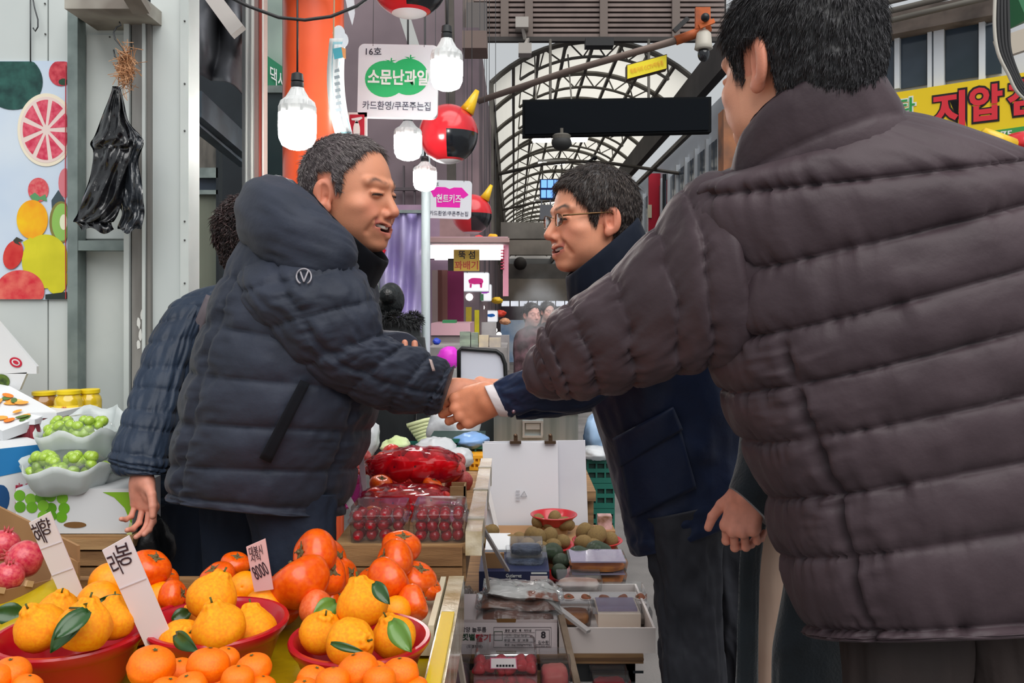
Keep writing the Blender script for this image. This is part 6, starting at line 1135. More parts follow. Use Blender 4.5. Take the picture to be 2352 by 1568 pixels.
pp(ell(104,600,54,62,36), pmt('pear', (214,206,40), (196,190,30), 10), 6); pp([(52,556),(70,545),(86,556),(84,586),(62,582)], pmt('pear'), 6.4); pp(ell(130,640,26,36,20), pmt('pear'), 6.6); pp(ell(30,585,22,34,26,.3), pmt('tomato', (192,30,34), (210,70,60), 20), 7); pp([(30,552),(38,544),(54,552),(42,556),(48,564),(34,558)], pmt('tomato stalk', (60,60,50)), 8)
pp(ell(46,668,56,48,36), pmt('apple', (206,36,54), (226,110,96), 26), 8); pp([(104,676),(154,670),(154,687),(104,687)], pmt('dark', (40,50,46)), 7)
obj('red_cord', *tube(np.array([P(151,150,D0-.006), P(150,420,D0-.006), P(151,686,D0-.006)]), .0015, 6), mat('red cord', (196,60,70), .6), po)
# ---- black bags on a straw-tied hook
wire('hanging_hook', [(274,50,2.5), (278,58,2.5), (268,62,2.5), (261,74,2.5), (264,90,2.5), (276,104,2.5), (283,112,2.5), (286,130,2.5), (276,136,2.5), (264,130,2.5), (261,114,2.5)], .0022, M_wire, 'twisted wire hook holding the straw and black bags')
rg = np.random.default_rng(3); n = 260; c = P(288,158,2.5); pts = c+rg.normal(0, 1, (n, 3))*np.array((.011,.010,.026)); dv = rg.normal(0, 1, (n, 3))*np.array((.7,.5,1.0)); dv /= np.linalg.norm(dv, axis=1)[:, None]; sw = []
for i in range(n): L = .018+.030*rg.random(); sw.append(tube(np.array([pts[i]-dv[i]*L*.5, pts[i]+np.array((rg.normal()*.004,0,0)), pts[i]+dv[i]*L*(.5 if i % 5 else 1.1)]), .0011, 3, False))
so = obj('straw_tuft', *join(*sw), mat('straw', (206,160,120), .7, col2=(170,116,76), nscale=40)); tag(so, 'tuft of straw twine tied on the hook above the black bags', 'straw', kind='stuff')
def blackbag(rows, d, seed, label, bag_col):  # last argument is the even base colour of the bag
    u = np.linspace(0, 1, 36); s = np.linspace(0, len(rows)-1, 60); A = cat(np.array([(l, yl, r) for l, yl, r in rows], float), s); out = []
    for sd in (-1, 1):
        G = []
        for (l, y, r), q in zip(A, s):
            x = l+(r-l)*u; f = .022*np.sin(PI*u)**.6*min(1, q/1.2); w = .010*fbm(np.stack([u*5, np.full_like(u, q*1.5), np.full_like(u, seed+sd)], -1), seed)+.008*np.abs(np.sin(u*9+q*1.3+seed)); dd = d+sd*f+(w*min(1, .3+q/2) if sd < 0 else 0); yb = y+(6*np.sin(u*7+seed) if q > len(rows)-1.6 else 0)*(q-len(rows)+1.6)*2
            G.append(np.stack([(x-CX)/F*dd, dd, CZ-(yb-CY)/F*dd], -1))
        out.append(np.array(G).reshape(-1, 3))
    q = grid_quads(36, 60); return tag(big('plastic_bag', np.vstack(out), np.vstack([q[:, ::-1], q+len(out[0])]), mat('black bag %d' % seed, bag_col, .22, coat=.7, bump=.5, bscale=35, bdist=.012), None), label, 'bag')
blackbag([(258,198,272), (254,215,276), (236,262,284), (218,310,296), (207,330,306), (214,350,300), (208,400,292), (192,450,284), (178,490,272), (168,508,262), (176,512,256), (190,530,262)], 2.46, 3, 'larger black plastic bag hanging from the straw tuft', (18,19,23))
blackbag([(262,200,276), (268,230,284), (280,280,296), (286,310,322), (276,330,330), (268,370,318), (262,420,326), (270,465,330), (280,490,332), (270,520,326), (272,530,322)], 2.485, 5, 'crumpled greyer black bag behind the larger one', (40,44,50))
# ================================================================== crates and packs in the middle
KZ = .892
ct = thing('wooden_crate', 'wooden crate with slatted front carrying the red fruit packs', 'crate', (-.26, 2.15, TZ-.8))
def zof(y, d): return CZ-(y-CY)/F*d
for k, (y0, y1) in enumerate(((1258,1300),(1304,1346))): obj('slat', *box(P(766,0,1.80)[0], P(1062,0,1.80)[0], 1.80, 1.815, zof(y1,1.80), zof(y0,1.80)), M_wood, ct)
obj('crate_top', *box(-.375, -.10, 1.8165, 2.62, KZ-.03, KZ-.012), M_wood2, ct); obj('inner_board', *box(-.375, -.115, 1.822, 1.83, TZ, KZ-.03), M_wood, ct); obj('side_slat', *box(-.112, -.10, 1.82, 2.62, KZ-.09, KZ-.03), M_wood, ct)
for y in (1.84, 2.55):
    for x in (-.37, -.195): obj('leg', *box(x, x+.035, y, y+.035, 0, KZ-.03), M_wood, ct)
# taped rail along the crate edge
rl = obj('taped_rail', *join(bar((-.083,1.80,KZ-.005), (-.083,2.66,KZ-.005), .034, .05)), M_tape); tag(rl, 'taped wooden rail along the right edge of the crate', 'rail')
for y in (1.9, 2.2, 2.5): obj('tape_band', *box(-.102, -.064, y, y+.02, KZ-.032, KZ+.022), mat('grey tape', (170,164,150), .3), rl)
tag(obj('yellow_bag', *join(box(-.455,-.402,1.86,1.95,TZ,KZ+.03)), mat('yellow printed carton', (214,190,60), .5, col2=(170,140,30), nscale=12)), 'yellow printed carton between the man and the crate', 'carton')
M_clr = clear_mat('clear punnet plastic', (244,246,248), .03, .06)
def punnet(x0, x1, d0, dep, z0, h, label, mkfill):
    w0, w1 = P(x0,0,d0)[0], P(x1,0,d0)[0]; cx = (w0+w1)/2; t = thing('clear_punnet', label, 'punnet', (cx, d0+dep/2, z0)); W_ = (w1-w0)/2; n = []
    def shell(prof):
        V = []; ring = rrect(1, 1, .12, 4)
        for s, z in prof: V += [(cx+px*2*W_*s, d0+dep/2+py*dep*s, z0+z) for px, py in ring]
        m = len(ring); Fc = [[i*m+k, i*m+(k+1)%m, (i+1)*m+(k+1)%m, (i+1)*m+k] for i in range(len(prof)-1) for k in range(m)]; return V, Fc+[list(range((len(prof)-1)*m, len(prof)*m))]
    obj('tray', *shell([(.90,0),(.95,h*.55),(1.0,h*.56),(1.0,h*.60)][::1]), M_clr, t); obj('lid', *shell([(1.0,h*.60),(1.0,h*.63),(.95,h*.66),(.94,h*.74),(.96,h*.76),(.93,h*.80),(.90,h),(.6,h*1.01)]), M_clr, t, autosmooth=30)
    mkfill(cx, W_, d0, dep, z0, h); return t
def cherries(lb, grp):
    def f(cx, W_, d0, dep, z0, h):
        rg = random.Random(int(cx*1e4)); r = .0125; nx = int(2*W_*.9/(2*r))
        for k in range(3):
            for j in range(2 if k else 2):
                for i in range(nx): put(TOM, (cx-W_*.86+(i+.5)*W_*1.72/nx+rg.uniform(-.003, .003), d0+.018+j*.028+rg.uniform(-.003, .003), z0+.014+k*.0215+rg.uniform(-.002, .002)), r*rg.uniform(.88, 1.0), lb, 'tomato', grp, (rg.random()*3, rg.random()*3, 0))
    return f
punnet(796, 935, 1.82, .11, KZ-.012, .075, 'left clear punnet of cherry tomatoes on the crate front', cherries('cherry tomato inside the left clear punnet', 'cherry tomatoes in the left punnet'))
punnet(942, 1072, 1.82, .11, KZ-.012, .078, 'right clear punnet of cherry tomatoes on the crate front', cherries('cherry tomato inside the right clear punnet', 'cherry tomatoes in the right punnet'))
# red film bags of persimmons on the crate
M_rfilm = clear_mat('red film', (240,40,80), .10, .10); M_pfilm = clear_mat('pink film', (236,80,190), .3, .12)
def filmbag(x0, y0, x1, y1, d, label, seed, m=M_rfilm, name='film_bag', dep=.09):
    c = P((x0+x1)/2, (y0+y1)/2, d); k = d/F; V, Fc = ball((0,0,0), 1, 40, 24); w, h = (x1-x0)/2*k, (y1-y0)/2*k; V = np.sign(V)*np.abs(V)**.75; V = V*(1+.10*fbm(V*2.2+seed, seed)+.05*(1-2*np.abs(noise(V*5+seed, seed))))[:, None]*np.array((w, dep, h)); tw = np.clip((V[:, 0]/w-.8)/.3, 0, 1); V[:, 2] *= 1-.35*tw
    o = obj(name, V+c, Fc, m, smooth=True); return tag(o, label, 'bag')
TOMB = [proto('red_persimmon', *fr(k, [(0,-.80),(.3,-.82),(.7,-.66),(.98,-.2),(1,.1),(.86,.5),(.5,.7),(.2,.68),(0,.62)], 4, .03, 28, .02), mat('red persimmon skin', (222,44,26), .3, coat=.3), [kidmesh('calyx', *calyx(.60, .36), mat('dark calyx', (70,50,40), .8))]) for k in (21, 22)]
PCH = [proto('apple', *fr(k, [(0,-.80),(.3,-.86),(.7,-.72),(.98,-.25),(1,.1),(.86,.5),(.5,.76),(.2,.72),(0,.62)], 0, 0, 26, .02), mat('dull red apple', (168,60,66), .45, col2=(190,96,86), nscale=7)) for k in (23, 24)]
def heap(pr, lst, lab, cat_, grp):
    for i, (x, y, r, d, *ro) in enumerate(lst): put(pr[i % len(pr)], P(x, y, d), r*d/F, lab, cat_, grp, tuple(ro) if ro else (random.uniform(.6, 1.6), random.uniform(-.5, .5), random.random()*6))
heap(TOMB, [(880,1068,30,2.34), (920,1078,30,2.30), (965,1080,30,2.32), (1005,1074,28,2.34), (1035,1082,26,2.32), (900,1046,26,2.40), (950,1058,26,2.40), (1000,1056,26,2.40)], 'red persimmon inside the upper red film bag', 'persimmon', 'persimmons in the upper red bag')
filmbag(845, 1030, 1058, 1112, 2.33, 'upper red film bag of persimmons on the crate', 3)
heap(TOMB, [(862,1150,30,2.10,1.3,-.2,0), (905,1154,32,2.08,1.4,.1,0), (950,1158,30,2.10,1.35,.2,0), (992,1150,30,2.10,1.3,0,0), (930,1140,26,2.16), (1018,1152,24,2.12)], 'red persimmon inside the lower red film bag', 'persimmon', 'persimmons in the lower red bag')
filmbag(830, 1116, 1040, 1188, 2.11, 'lower red film bag of persimmons in front on the crate', 5)
for i, (x, y, r, d, lb) in enumerate(((875,1112,26,2.22,'bare orange persimmon left between the two red bags'), (992,1116,24,2.24,'bare orange persimmon right between the two red bags'), (860,1178,22,2.0,'persimmon under the lower red bag, left'), (915,1182,20,1.99,'persimmon under the lower red bag, middle'))): put(PER[i % 3], P(x,y,d), r*d/F, lb, 'persimmon', 'loose persimmons on the crate', (.3,.2,i))
heap(PCH, [(1050,1082,22,2.45), (1062,1105,24,2.36), (1040,1110,20,2.40), (1052,1058,18,2.50), (990,1040,18,2.52)], 'dull red apple at the right edge of the crate', 'apple', 'apples on the crate')
heap(PCH, [(812,1064,18,2.42), (826,1080,18,2.38), (818,1094,18,2.34), (838,1048,16,2.46)], 'dull red apple at the left edge of the crate', 'apple', 'apples at the left of the crate')
filmbag(784, 1088, 830, 1165, 2.18, 'pink film bag at the left edge of the crate', 8, M_pfilm, dep=.05); filmbag(1030, 1150, 1066, 1188, 2.05, 'small red film bag with white print at the right edge', 9, dep=.04)
tag(obj('small_carton', *join(*[box(P(1035,0,2.12)[0], P(1070,0,2.12)[0], 2.1+.05*k, 2.104+.05*k, KZ-.012, KZ+.05) for k in range(2)], box(P(1066,0,2.12)[0], P(1070,0,2.12)[0], 2.1, 2.155, KZ-.012, KZ+.05), box(P(1035,0,2.12)[0], P(1070,0,2.12)[0], 2.1, 2.155, KZ-.012, KZ-.008)), M_wood2), 'small open wooden tray at the right of the red bags', 'tray')
for (x0, y0, x1, y1, w, d0, d1, lb) in ((838,1140,828,1032,12,2.2,2.2,'clear plastic price holder standing in the red bags'), (822,1186,782,1118,16,1.98,1.98,'pale price strip leaning at the left of the red bags')): strip(x0, y0, x1, y1, w, d0, d1, lb, mat('pale plastic strip', (206,202,206), .3))

# ================================================================== low display with kiwis, strawberries and dried fruit
LZ = .50
lt = thing('low_display_table', 'low plywood display table between crate and the man in navy', 'table', (.08, 2.7, 0)); M_ply = mat('plywood', (150,116,80), .7, col2=(110,82,56), nscale=5, stretch=(1,10,10))
obj('board', *box(P(1040,0,2.19)[0], P(1478,0,2.19)[0], 2.19, 3.35, LZ-.022, LZ), M_ply, lt); obj('board_edge', *box(P(1040,0,2.19)[0], P(1478,0,2.19)[0], 2.184, 2.19, LZ-.012, LZ-.007), mat('ply line', (96,70,48), .8), lt)
obj('frame', *box(-.14, .31, 2.22, 2.26, LZ-.08, LZ-.024), mat('dark steel', (52,54,56), .5, .4), lt)
for x in (-.14, .28):
    for y in (2.22, 3.25): obj('leg', *box(x, x+.03, y, y+.03, 0, LZ-.022), mat('dark steel'), lt)
for k in range(4): obj('slot', *cardpx([(1352+k*34,1540),(1376+k*34,1540),(1376+k*34,1546),(1352+k*34,1546)], 2.216, .001), M_dark, lt)
# strawberry carton with lettering
M_ltx = mat('carton black lettering', (40,36,44), .6); M_pkw = mat('pale pink carton', (216,204,206), .55)
sb = thing('strawberry_carton', 'white strawberry carton with Korean lettering and the number 8', 'carton', P(1160, 1498, 2.2)); d = 2.195; zc = zof(1424, d)
obj('carton', *box(P(1046,0,d)[0], P(1280,0,d)[0], d, d+.20, LZ, zc), M_pkw, sb); obj('cut_edge', *box(P(1046,0,d)[0], P(1280,0,d)[0], d-.0015, d, zc-.004, zc+.002), mat('carton edge', (190,176,176), .7), sb)
for y in (1421, 1495): obj('hand_slot', *cardpx([(1140,y),(1186,y),(1184,y+8),(1142,y+8)], d-.002, .002), mat('hole shade'), sb)
def ct_(s, x, y, w, h, m, bold=0.0): text(s, P(x, y, d), X3, Z3, w*d/F, h*d/F, m, sb, bold=bold, lift=.0012, thick=.0006)
ct_('담양 늘푸름', 1088, 1445, 58, 12, M_ltx, .01); ct_('햇별', 1076, 1462, 30, 16, mat('lettering forest', (40,70,50), .6), .03); ct_('딸기', 1110, 1464, 34, 18, mat('lettering crimson', (190,24,50), .6), .03); ct_('(토경재배)', 1090, 1484, 36, 9, M_ltx)
def fr_(x0, y0, x1, y1, m, t=1.0):
    k = .0012
    for a, b_ in (((x0,y0),(x1,y0)), ((x1,y0),(x1,y1)), ((x1,y1),(x0,y1)), ((x0,y1),(x0,y0))): obj('ruled_line', *bar(P(*a, d-.001), P(*b_, d-.001), k*t, k*t), m, sb)
M_ln = mat('ruled ink', (130,122,126), .6); fr_(1134,1440,1266,1486,M_ln); fr_(1230,1446,1262,1480,M_ln); fr_(1135,1450,1154,1470,mat('lettering forest'))
for y in (1452, 1463, 1474): obj('ruled_line', *bar(P(1158,y,d-.001), P(1228,y,d-.001), .0008), M_ln, sb)
ct_('8', 1248, 1457, 11, 16, M_ltx, .03); ct_('김수환', 1248, 1474, 24, 8, M_ltx); ct_('품명  설향 · 특 · 제타냉', 1190, 1447, 60, 6, M_ltx); ct_('산지  전남 담양', 1186, 1458, 50, 6, M_ltx); ct_('등급  특  상  보통', 1186, 1469, 56, 6, M_ltx); ct_('중량  2kg (500g*4개입)', 1190, 1480, 62, 6, M_ltx); ct_('010-0000-4277', 1248, 1484, 32, 4, M_ltx)
# ---- flat bags of dried fruit on the carton
M_dry = mat('dried fruit', (122,66,46), .5, col2=(84,42,32), nscale=14, bump=.4, bscale=30, coat=.3)
def pillow(x0, y0, x1, y1, d, dep, label, name, m, film=True, seed=1, tilt=0):
    """sealed bag lying flat: lumpy goods under a crumpled film with sealed ends"""
    c = P((x0+x1)/2, (y0+y1)/2, d); k = d/F; w, h = (x1-x0)/2*k, (y1-y0)/2*k; t = thing(name, label, 'food bag', c+np.array((0,0,-h))); nu, nv = 44, 22; R = rotm(0, 0, tilt)
    u, v = np.meshgrid(np.linspace(-1, 1, nu), np.linspace(-1, 1, nv)); q = np.stack([u*3, v*2, u*0+seed], -1); cr = 1-2*np.abs(noise(q*2.1, seed+3))
    def skin(e, amp, s_): 
        th = np.clip(1-np.abs(u)**e, 0, 1)**.5*np.clip(1-np.abs(v)**3, 0, 1)**.5; z = s_*h*th*(.72+.35*fbm(q, seed))+amp*cr*(.4+.6*th); return np.stack([u*w, v*dep, z+h*.12*np.sin(u*4+seed)], -1).reshape(-1, 3)
    qd = grid_quads(nu, nv)
    g = np.vstack([skin(3, .001, .86)*np.array((.9,.92,1)), skin(3, .0, -.86)*np.array((.9,.92,1))])@R.T+c; big('goods', g, np.vstack([qd, qd[:, ::-1]+nu*nv]), m, t)
    if film: f = np.vstack([skin(5, .005, 1.0)*np.array((1.06,1,1)), skin(5, .002, -1.0)*np.array((1.06,1,1))])@R.T+c; big('film', f, np.vstack([qd, qd[:, ::-1]+nu*nv]), M_film, t)
    return t
pillow(1100, 1384, 1278, 1424, 2.255, .06, 'lower bag of dark dried persimmon on the strawberry carton', 'dried_fruit_bag', M_dry, True, 3)
pillow(1098, 1362, 1282, 1404, 2.275, .06, 'middle bag of brown dried fruit on the strawberry carton', 'dried_fruit_bag', mat('brown dried fruit', (140,84,60), .5, col2=(96,52,40), nscale=12, coat=.3), True, 4, .04)
pk = pillow(1114, 1336, 1290, 1376, 2.30, .06, 'white printed dried fruit bag, top of the stack', 'dried_fruit_bag', mat('white printed film', (228,224,222), .3, col2=(160,84,54), nscale=14, lo=.58, hi=.63, coat=.4), True, 6, .10)
pillow(1036, 1352, 1112, 1420, 2.48, .06, 'dark bag of dried fruit behind the strawberry carton, left', 'dried_fruit_bag', mat('dark dried fruit', (78,56,50), .4, col2=(120,96,88), nscale=10, coat=.4), True, 8)
# ---- white tray with boxed fruit
wt = thing('foam_tray', 'white foam tray of boxed dried fruit beside the strawberry carton', 'tray', P(1395, 1498, 2.2)); a0, a1 = P(1284,0,2.2)[0], P(1506,0,2.2)[0]; M_foam = mat('white foam', (222,212,208), .6)
obj('tray', *join(box(a0,a1,2.2,2.206,LZ,zof(1442,2.2)), box(a0+.007,a1-.007,2.207,2.544,LZ+.001,LZ+.008), box(a0,a0+.006,2.2061,2.545,LZ,zof(1442,2.2)), box(a1-.006,a1,2.2061,2.545,LZ,zof(1442,2.2)), box(a0,a1,2.5451,2.55,LZ,zof(1442,2.2))), M_foam, wt)
def clearbox(x0, y0, x1, y1, d, dep, label, fill, m=M_clr, name='clear_fruit_box', lid=None):
    t = thing(name, label, 'food box', P((x0+x1)/2, y1, d)); V, Fc = boxpx(x0, y0, x1, y1, d, dep); c = V.mean(0); top = V[:, 2] > c[2]; V[~top, :2] = c[:2]+(V[~top, :2]-c[:2])*.92; o = obj('shell', V, Fc, m, t); bm = o.modifiers.new('b', 'BEVEL'); bm.width = .004; bm.segments = 2
    g = boxpx(x0+3, y0+(y1-y0)*.35, x1-3, y1-1, d+.004, dep-.008)
    if fill is not None:
        V, Fc = ball((0,0,0), 1, 26, 14); V = np.sign(V)*np.abs(V)**.55; lo, hi = g[0].min(0), g[0].max(0); V = V*(1+.08*fbm(V*4+x0, 3))[:, None]; obj('contents', V*(hi-lo)/2*.97+(lo+hi)/2, Fc, fill, t, smooth=True)
    if lid: obj('lid_print', *boxpx(x0+6, y0-1, x1-6, y0+2, d+.004, dep-.008), lid, t)
    return t
M_mango = mat('dried mango', (214,130,40), .5, col2=(160,76,30), nscale=16, bump=.4, bscale=40); M_vio = clear_mat('violet lid print', (206,196,228), .45, .1)
for k, (y0, y1) in enumerate(((1372,1340-0),(0,0),(0,0))): pass
clearbox(1308, 1346, 1440, 1376, 2.62, .14, 'lowest of three clear boxes of dried mango', M_mango, lid=M_vio); clearbox(1308, 1318, 1442, 1346, 2.62, .14, 'middle of three clear boxes of dried mango', M_mango, lid=M_vio); clearbox(1306, 1290, 1444, 1318, 2.62, .14, 'top clear box of dried mango with violet lid', M_mango, lid=M_vio)
# cell pack of dried persimmons
cpk = thing('dried_persimmon_pack', 'clear pack of five dried persimmons in a row', 'food box', P(1390, 1392, 2.42))
obj('tray', *boxpx(1280, 1386, 1486, 1392, 2.40, .10), M_foam, cpk); obj('lid', *boxpx(1280, 1362, 1486, 1386, 2.40, .10), M_clr, cpk)
for k in range(5): obj('paper_cup', *lathe([(.012,0),(.019,.02)], 12, P(1306+k*41, 1388, 2.44)), M_foam, cpk); put(PER[k % 3], P(1306+k*41, 1376, 2.44), .0165, None, None, None, (.4,.2*k,k), parent=cpk, mtl=mat('dried persimmon', (170,92,50), .6, col2=(130,62,34), nscale=30)).name = 'dried_persimmon'
clearbox(1280, 1330, 1385, 1368, 2.52, .10, 'clear pack of white dusted dried persimmons', mat('white dusted fruit', (206,188,180), .7, col2=(160,120,104), nscale=12))
clearbox(1288, 1404, 1360, 1440, 2.32, .10, 'clear pack of amber dried fruit in the foam tray', mat('amber dried fruit', (176,110,50), .4, col2=(110,60,30), nscale=14))
clearbox(1452, 1404, 1500, 1440, 2.34, .12, 'clear pack at the right end of the foam tray', mat('pale mushrooms', (160,146,136), .5, col2=(90,80,74), nscale=14))
gx = thing('gift_box', 'cream box with a violet printed clear lid in the foam tray', 'food box', P(1415, 1440, 2.26)); V, Fc = boxpx(1374, 1410, 1472, 1442, 2.25, .12); obj('base', V, Fc, mat('cream carton', (232,214,198), .6), gx); obj('lid', *boxpx(1362, 1392, 1472, 1410, 2.26, .11), M_clr, gx); obj('lid_print', *boxpx(1374, 1398, 1464, 1408, 2.27, .09), M_vio, gx)
# navy carton with blueberry punnets
nc = thing('navy_carton', 'navy blue carton with a pale label and white lettering', 'carton', P(1182, 1372, 2.55)); d = 2.55; obj('carton', *boxpx(1100, 1312, 1262, 1372, d, .2), mat('navy card', (34,42,78), .5), nc); obj('label', *cardpx([(1218,1322),(1258,1322),(1258,1368),(1218,1368)], d-.001, .0008), M_pkw, nc); obj('notch', *boxpx(1112, 1270, 1158, 1312, d+.03, .01), M_cb, nc); text('Gutierrez\nBravo', P(1180,1326,d), X3, Z3, 36*d/F, 18*d/F, M_txt_w, nc, bold=.01, lift=.0012); obj('stripe', *cardpx([(1220,1314),(1256,1314),(1256,1318),(1220,1318)], d-.001, .0006), M_txt_w, nc)
obj('stand', *box(P(1100,0,2.55)[0], P(1262,0,2.55)[0], 2.56, 2.74, LZ, zof(1372,2.55)), M_cb, nc)
M_blu = mat('blueberries', (40,48,66), .5, col2=(70,80,100), nscale=40, bump=.8, bscale=60)
clearbox(1170, 1250, 1248, 1280, 2.64, .10, 'upper clear punnet of blueberries', M_blu); clearbox(1160, 1280, 1258, 1312, 2.60, .14, 'lower clear punnet of blueberries on the navy carton', M_blu)
tag(obj('white_board_strip', *boxpx(1114, 1262, 1172, 1272, 2.75, .2), M_cardw), 'white carton flap behind the blueberries', 'carton')
# white boards with bulldog clips
bd = thing('white_board', 'large blank white board held by two bulldog clips', 'board', P(1228, 1236, 3.3)); M_brd = mat('board white', (206,206,212), .5, col2=(196,196,204), nscale=3)
obj('back_sheet', *prism([(P(1108,0,3.32)[0]-.005, zof(1236,3.32)), (P(1352,0,3.32)[0], zof(1240,3.32)), (P(1344,0,3.32)[0], zof(1011,3.32)), (P(1112,0,3.32)[0], zof(1014,3.32))], (0,3.32,0), X3, Z3, .008), M_brd, bd)
obj('front_sheet', *prism([(P(1112,0,3.3)[0], zof(1150,3.3)), (P(1160,0,3.3)[0], zof(1232,3.3)), (P(1284,0,3.3)[0], zof(1222,3.3)), (P(1281,0,3.3)[0], zof(1014,3.3)), (P(1108,0,3.3)[0], zof(1018,3.3))], (0,3.30,0), X3, Z3, .004), mat('board white front', (214,214,220), .5), bd)
for x in (1184, 1264): obj('clip_jaw', *boxpx(x-13, 1013, x+13, 1019, 3.285, .04), mat('bronze clip', (90,70,54), .35, .7), bd); obj('clip_ring', *join(boxpx(x-4, 1000, x+5, 1014, 3.295, .02), ball(P(x, 1000, 3.30), .008, 10, 8)), mat('bronze clip'), bd)
tri = [(1196,1140),(1204,1128),(1210,1140)]; obj('recycling_mark', *join(*[bar(P(*tri[i], 3.293), P(*tri[(i+1)%3], 3.293), .002) for i in range(3)]), mat('grey ink', (150,150,158), .6), bd)
for k in range(4): obj('small_print', *cardpx([(1185,1126+k*7),(1194,1126+k*7),(1194,1129+k*7),(1185,1129+k*7)], 3.294, .0006), mat('faint ink', (178,178,186), .6), bd)
obj('easel_back', *box(P(1120,0,3.36)[0], P(1340,0,3.36)[0], 3.345, 3.36, LZ, zof(1020,3.36)), M_wood, bd)
# kiwis and avocados in red bowls
BZ = LZ
kst = tag(obj('kiwi_riser', *box(P(1110,0,3.0)[0], P(1425,0,2.9)[0], 2.88, 3.28, LZ, LZ+.05), M_cb), 'low cardboard riser under the kiwi bowls', 'box'); 
bowl(1272, 1205, 54, 3.16, LZ+.085, 'red bowl of kiwis in front of the white board', zs=1.1); tag(obj('bowl_riser', *lathe([(.05,0),(.055,.035)], 20, (P(1272,0,3.16)[0], 3.16, LZ+.05)), M_cb), 'round cardboard foot under the upper kiwi bowl', 'stand')
bowl(1245, 1268, 74, 2.92, LZ+.05, 'wide red bowl of kiwis, lower left of the upper one', zs=.7); bowl(1372, 1262, 58, 2.98, LZ+.05, 'red bowl of kiwis at the right beside the man in navy', zs=.8)
def kiwis(lst, wh): 
    for i, (x, y, r, d, *ro) in enumerate(lst): put(KIW[i % 2], P(x,y,d), r*d/F, 'fuzzy brown kiwi in the %s' % wh, 'kiwi', 'kiwis, '+wh, tuple(ro) if ro else (random.uniform(.8, 1.6), 0, random.uniform(0, 6)))
kiwis([(1236,1197,15,3.13,.2,.1,0), (1260,1204,13,3.12,1.3,0,.4), (1274,1190,15,3.16,.1,.2,0), (1296,1202,16,3.12,1.5,0,1.4), (1308,1206,12,3.16)], 'bowl in front of the white board')
kiwis([(1222,1230,18,2.90,.4,.2,0), (1236,1236,19,2.88,.2,0,0), (1262,1232,18,2.90,.3,.3,1), (1290,1244,17,2.90,1.3,0,1), (1270,1252,16,2.86,1.5,0,1.3), (1212,1250,16,2.86), (1244,1256,14,2.84)], 'wide lower red bowl')
kiwis([(1342,1222,19,2.98,.5,0,1), (1370,1230,21,2.94,.9,.2,2), (1402,1242,18,2.98,.4,0,0), (1340,1246,18,2.92,1.4,0,1.2), (1366,1252,15,2.90)], 'bowl beside the man in navy')
kiwis([(1128,1222,17,3.02), (1150,1240,15,2.96), (1172,1246,18,2.92), (1194,1238,16,2.96), (1136,1254,15,2.90), (1112,1246,12,2.94)], 'loose row at the left under the white board')
avb = bowl(1318, 1322, 66, 2.74, LZ+.0, 'red bowl of dark green avocados', zs=.9)
for i, (x, y, r, d, ro, lb) in enumerate(((1330,1279,26,2.76,(1.4,0,1.4),'shiny green avocado in the middle of the avocado bowl'), (1372,1266,25,2.80,(1.5,0,1.7),'large dark avocado at the right back'), (1285,1312,18,2.66,(1.2,0,.6),'small glossy avocado at the front left'), (1268,1270,24,2.80,(1.3,0,-.9),'dark avocado at the left back'), (1290,1290,20,2.74,(1.4,0,.5),'dark avocado left of the shiny green one'), (1400,1284,20,2.78,(1.5,0,1.3),'avocado at the far right behind the mango boxes'))): put(AVO[i % 2], P(x,y,d), r*d/F, lb, 'avocado', 'avocados', ro)
tag(obj('brown_packet', *join(boxpx(1374, 1186, 1406, 1216, 3.2, .05)), mat('brown packet', (110,76,50), .4, col2=(200,160,160), nscale=20)), 'small brown packet beside the kiwi bowl at the right', 'packet'); tag(obj('packet_stand', *box(P(1366,0,3.2)[0], P(1412,0,3.2)[0], 3.18, 3.27, LZ, zof(1216,3.2)), M_cb), 'small carton under the brown packet', 'carton')
# bottom row: strawberries in a clear box, other packs
bt = thing('lower_front_bench', 'low bench at the bottom edge carrying strawberry boxes', 'bench', (.0, 2.05, 0)); obj('top', *box(-.12, .12, 1.92, 2.17, .45, .47), M_ply, bt)
for x in (-.11, .08): obj('leg', *box(x, x+.03, 1.95, 1.98, 0, .45), M_ply, bt); obj('leg', *box(x, x+.03, 2.12, 2.15, 0, .45), M_ply, bt)
STR = proto('strawberry', *fr(31, [(0,-1.2),(.3,-1.05),(.7,-.5),(.95,.1),(.9,.5),(.5,.75),(0,.78)], 0, 0, 20, .03), mat('strawberry skin', (206,30,44), .3, col2=(178,16,34), nscale=40, bump=.4, bscale=260, coat=.4), [kidmesh('leaf_cap', *calyx(.74, .5), mat('berry leaf cap', (70,120,50), .6))])
sbx = thing('strawberry_box', 'domed clear box of strawberries with a pink edged price label', 'food box', P(1162, 1568, 2.02)); d = 2.0; zb = .471; zt = zof(1500, d)
obj('tray', *box(P(1088,0,d)[0], P(1234,0,d)[0], d, d+.13, zb, zb+.055), clear_mat('rosy punnet', (236,190,196), .16), sbx); Vd, Fd = box(P(1084,0,d)[0], P(1238,0,d)[0], d-.002, d+.132, zb+.055, zt); m_ = Vd[:, 2] > zb+.06; c_ = Vd.mean(0); Vd[m_, :2] = c_[:2]+(Vd[m_, :2]-c_[:2])*.9; o = obj('dome_lid', Vd, Fd, M_clr, sbx); bm = o.modifiers.new('b', 'BEVEL'); bm.width = .012; bm.segments = 3
obj('price_label', *cardpx([(1128,1512),(1184,1512),(1186,1534),(1128,1534)], d-.004, .001), mat('label white', (226,218,220), .5), sbx); obj('label_border', *cardpx([(1126,1510),(1186,1510),(1188,1536),(1126,1536)], d-.0025, .001), mat('label pink', (206,110,140), .5), sbx)
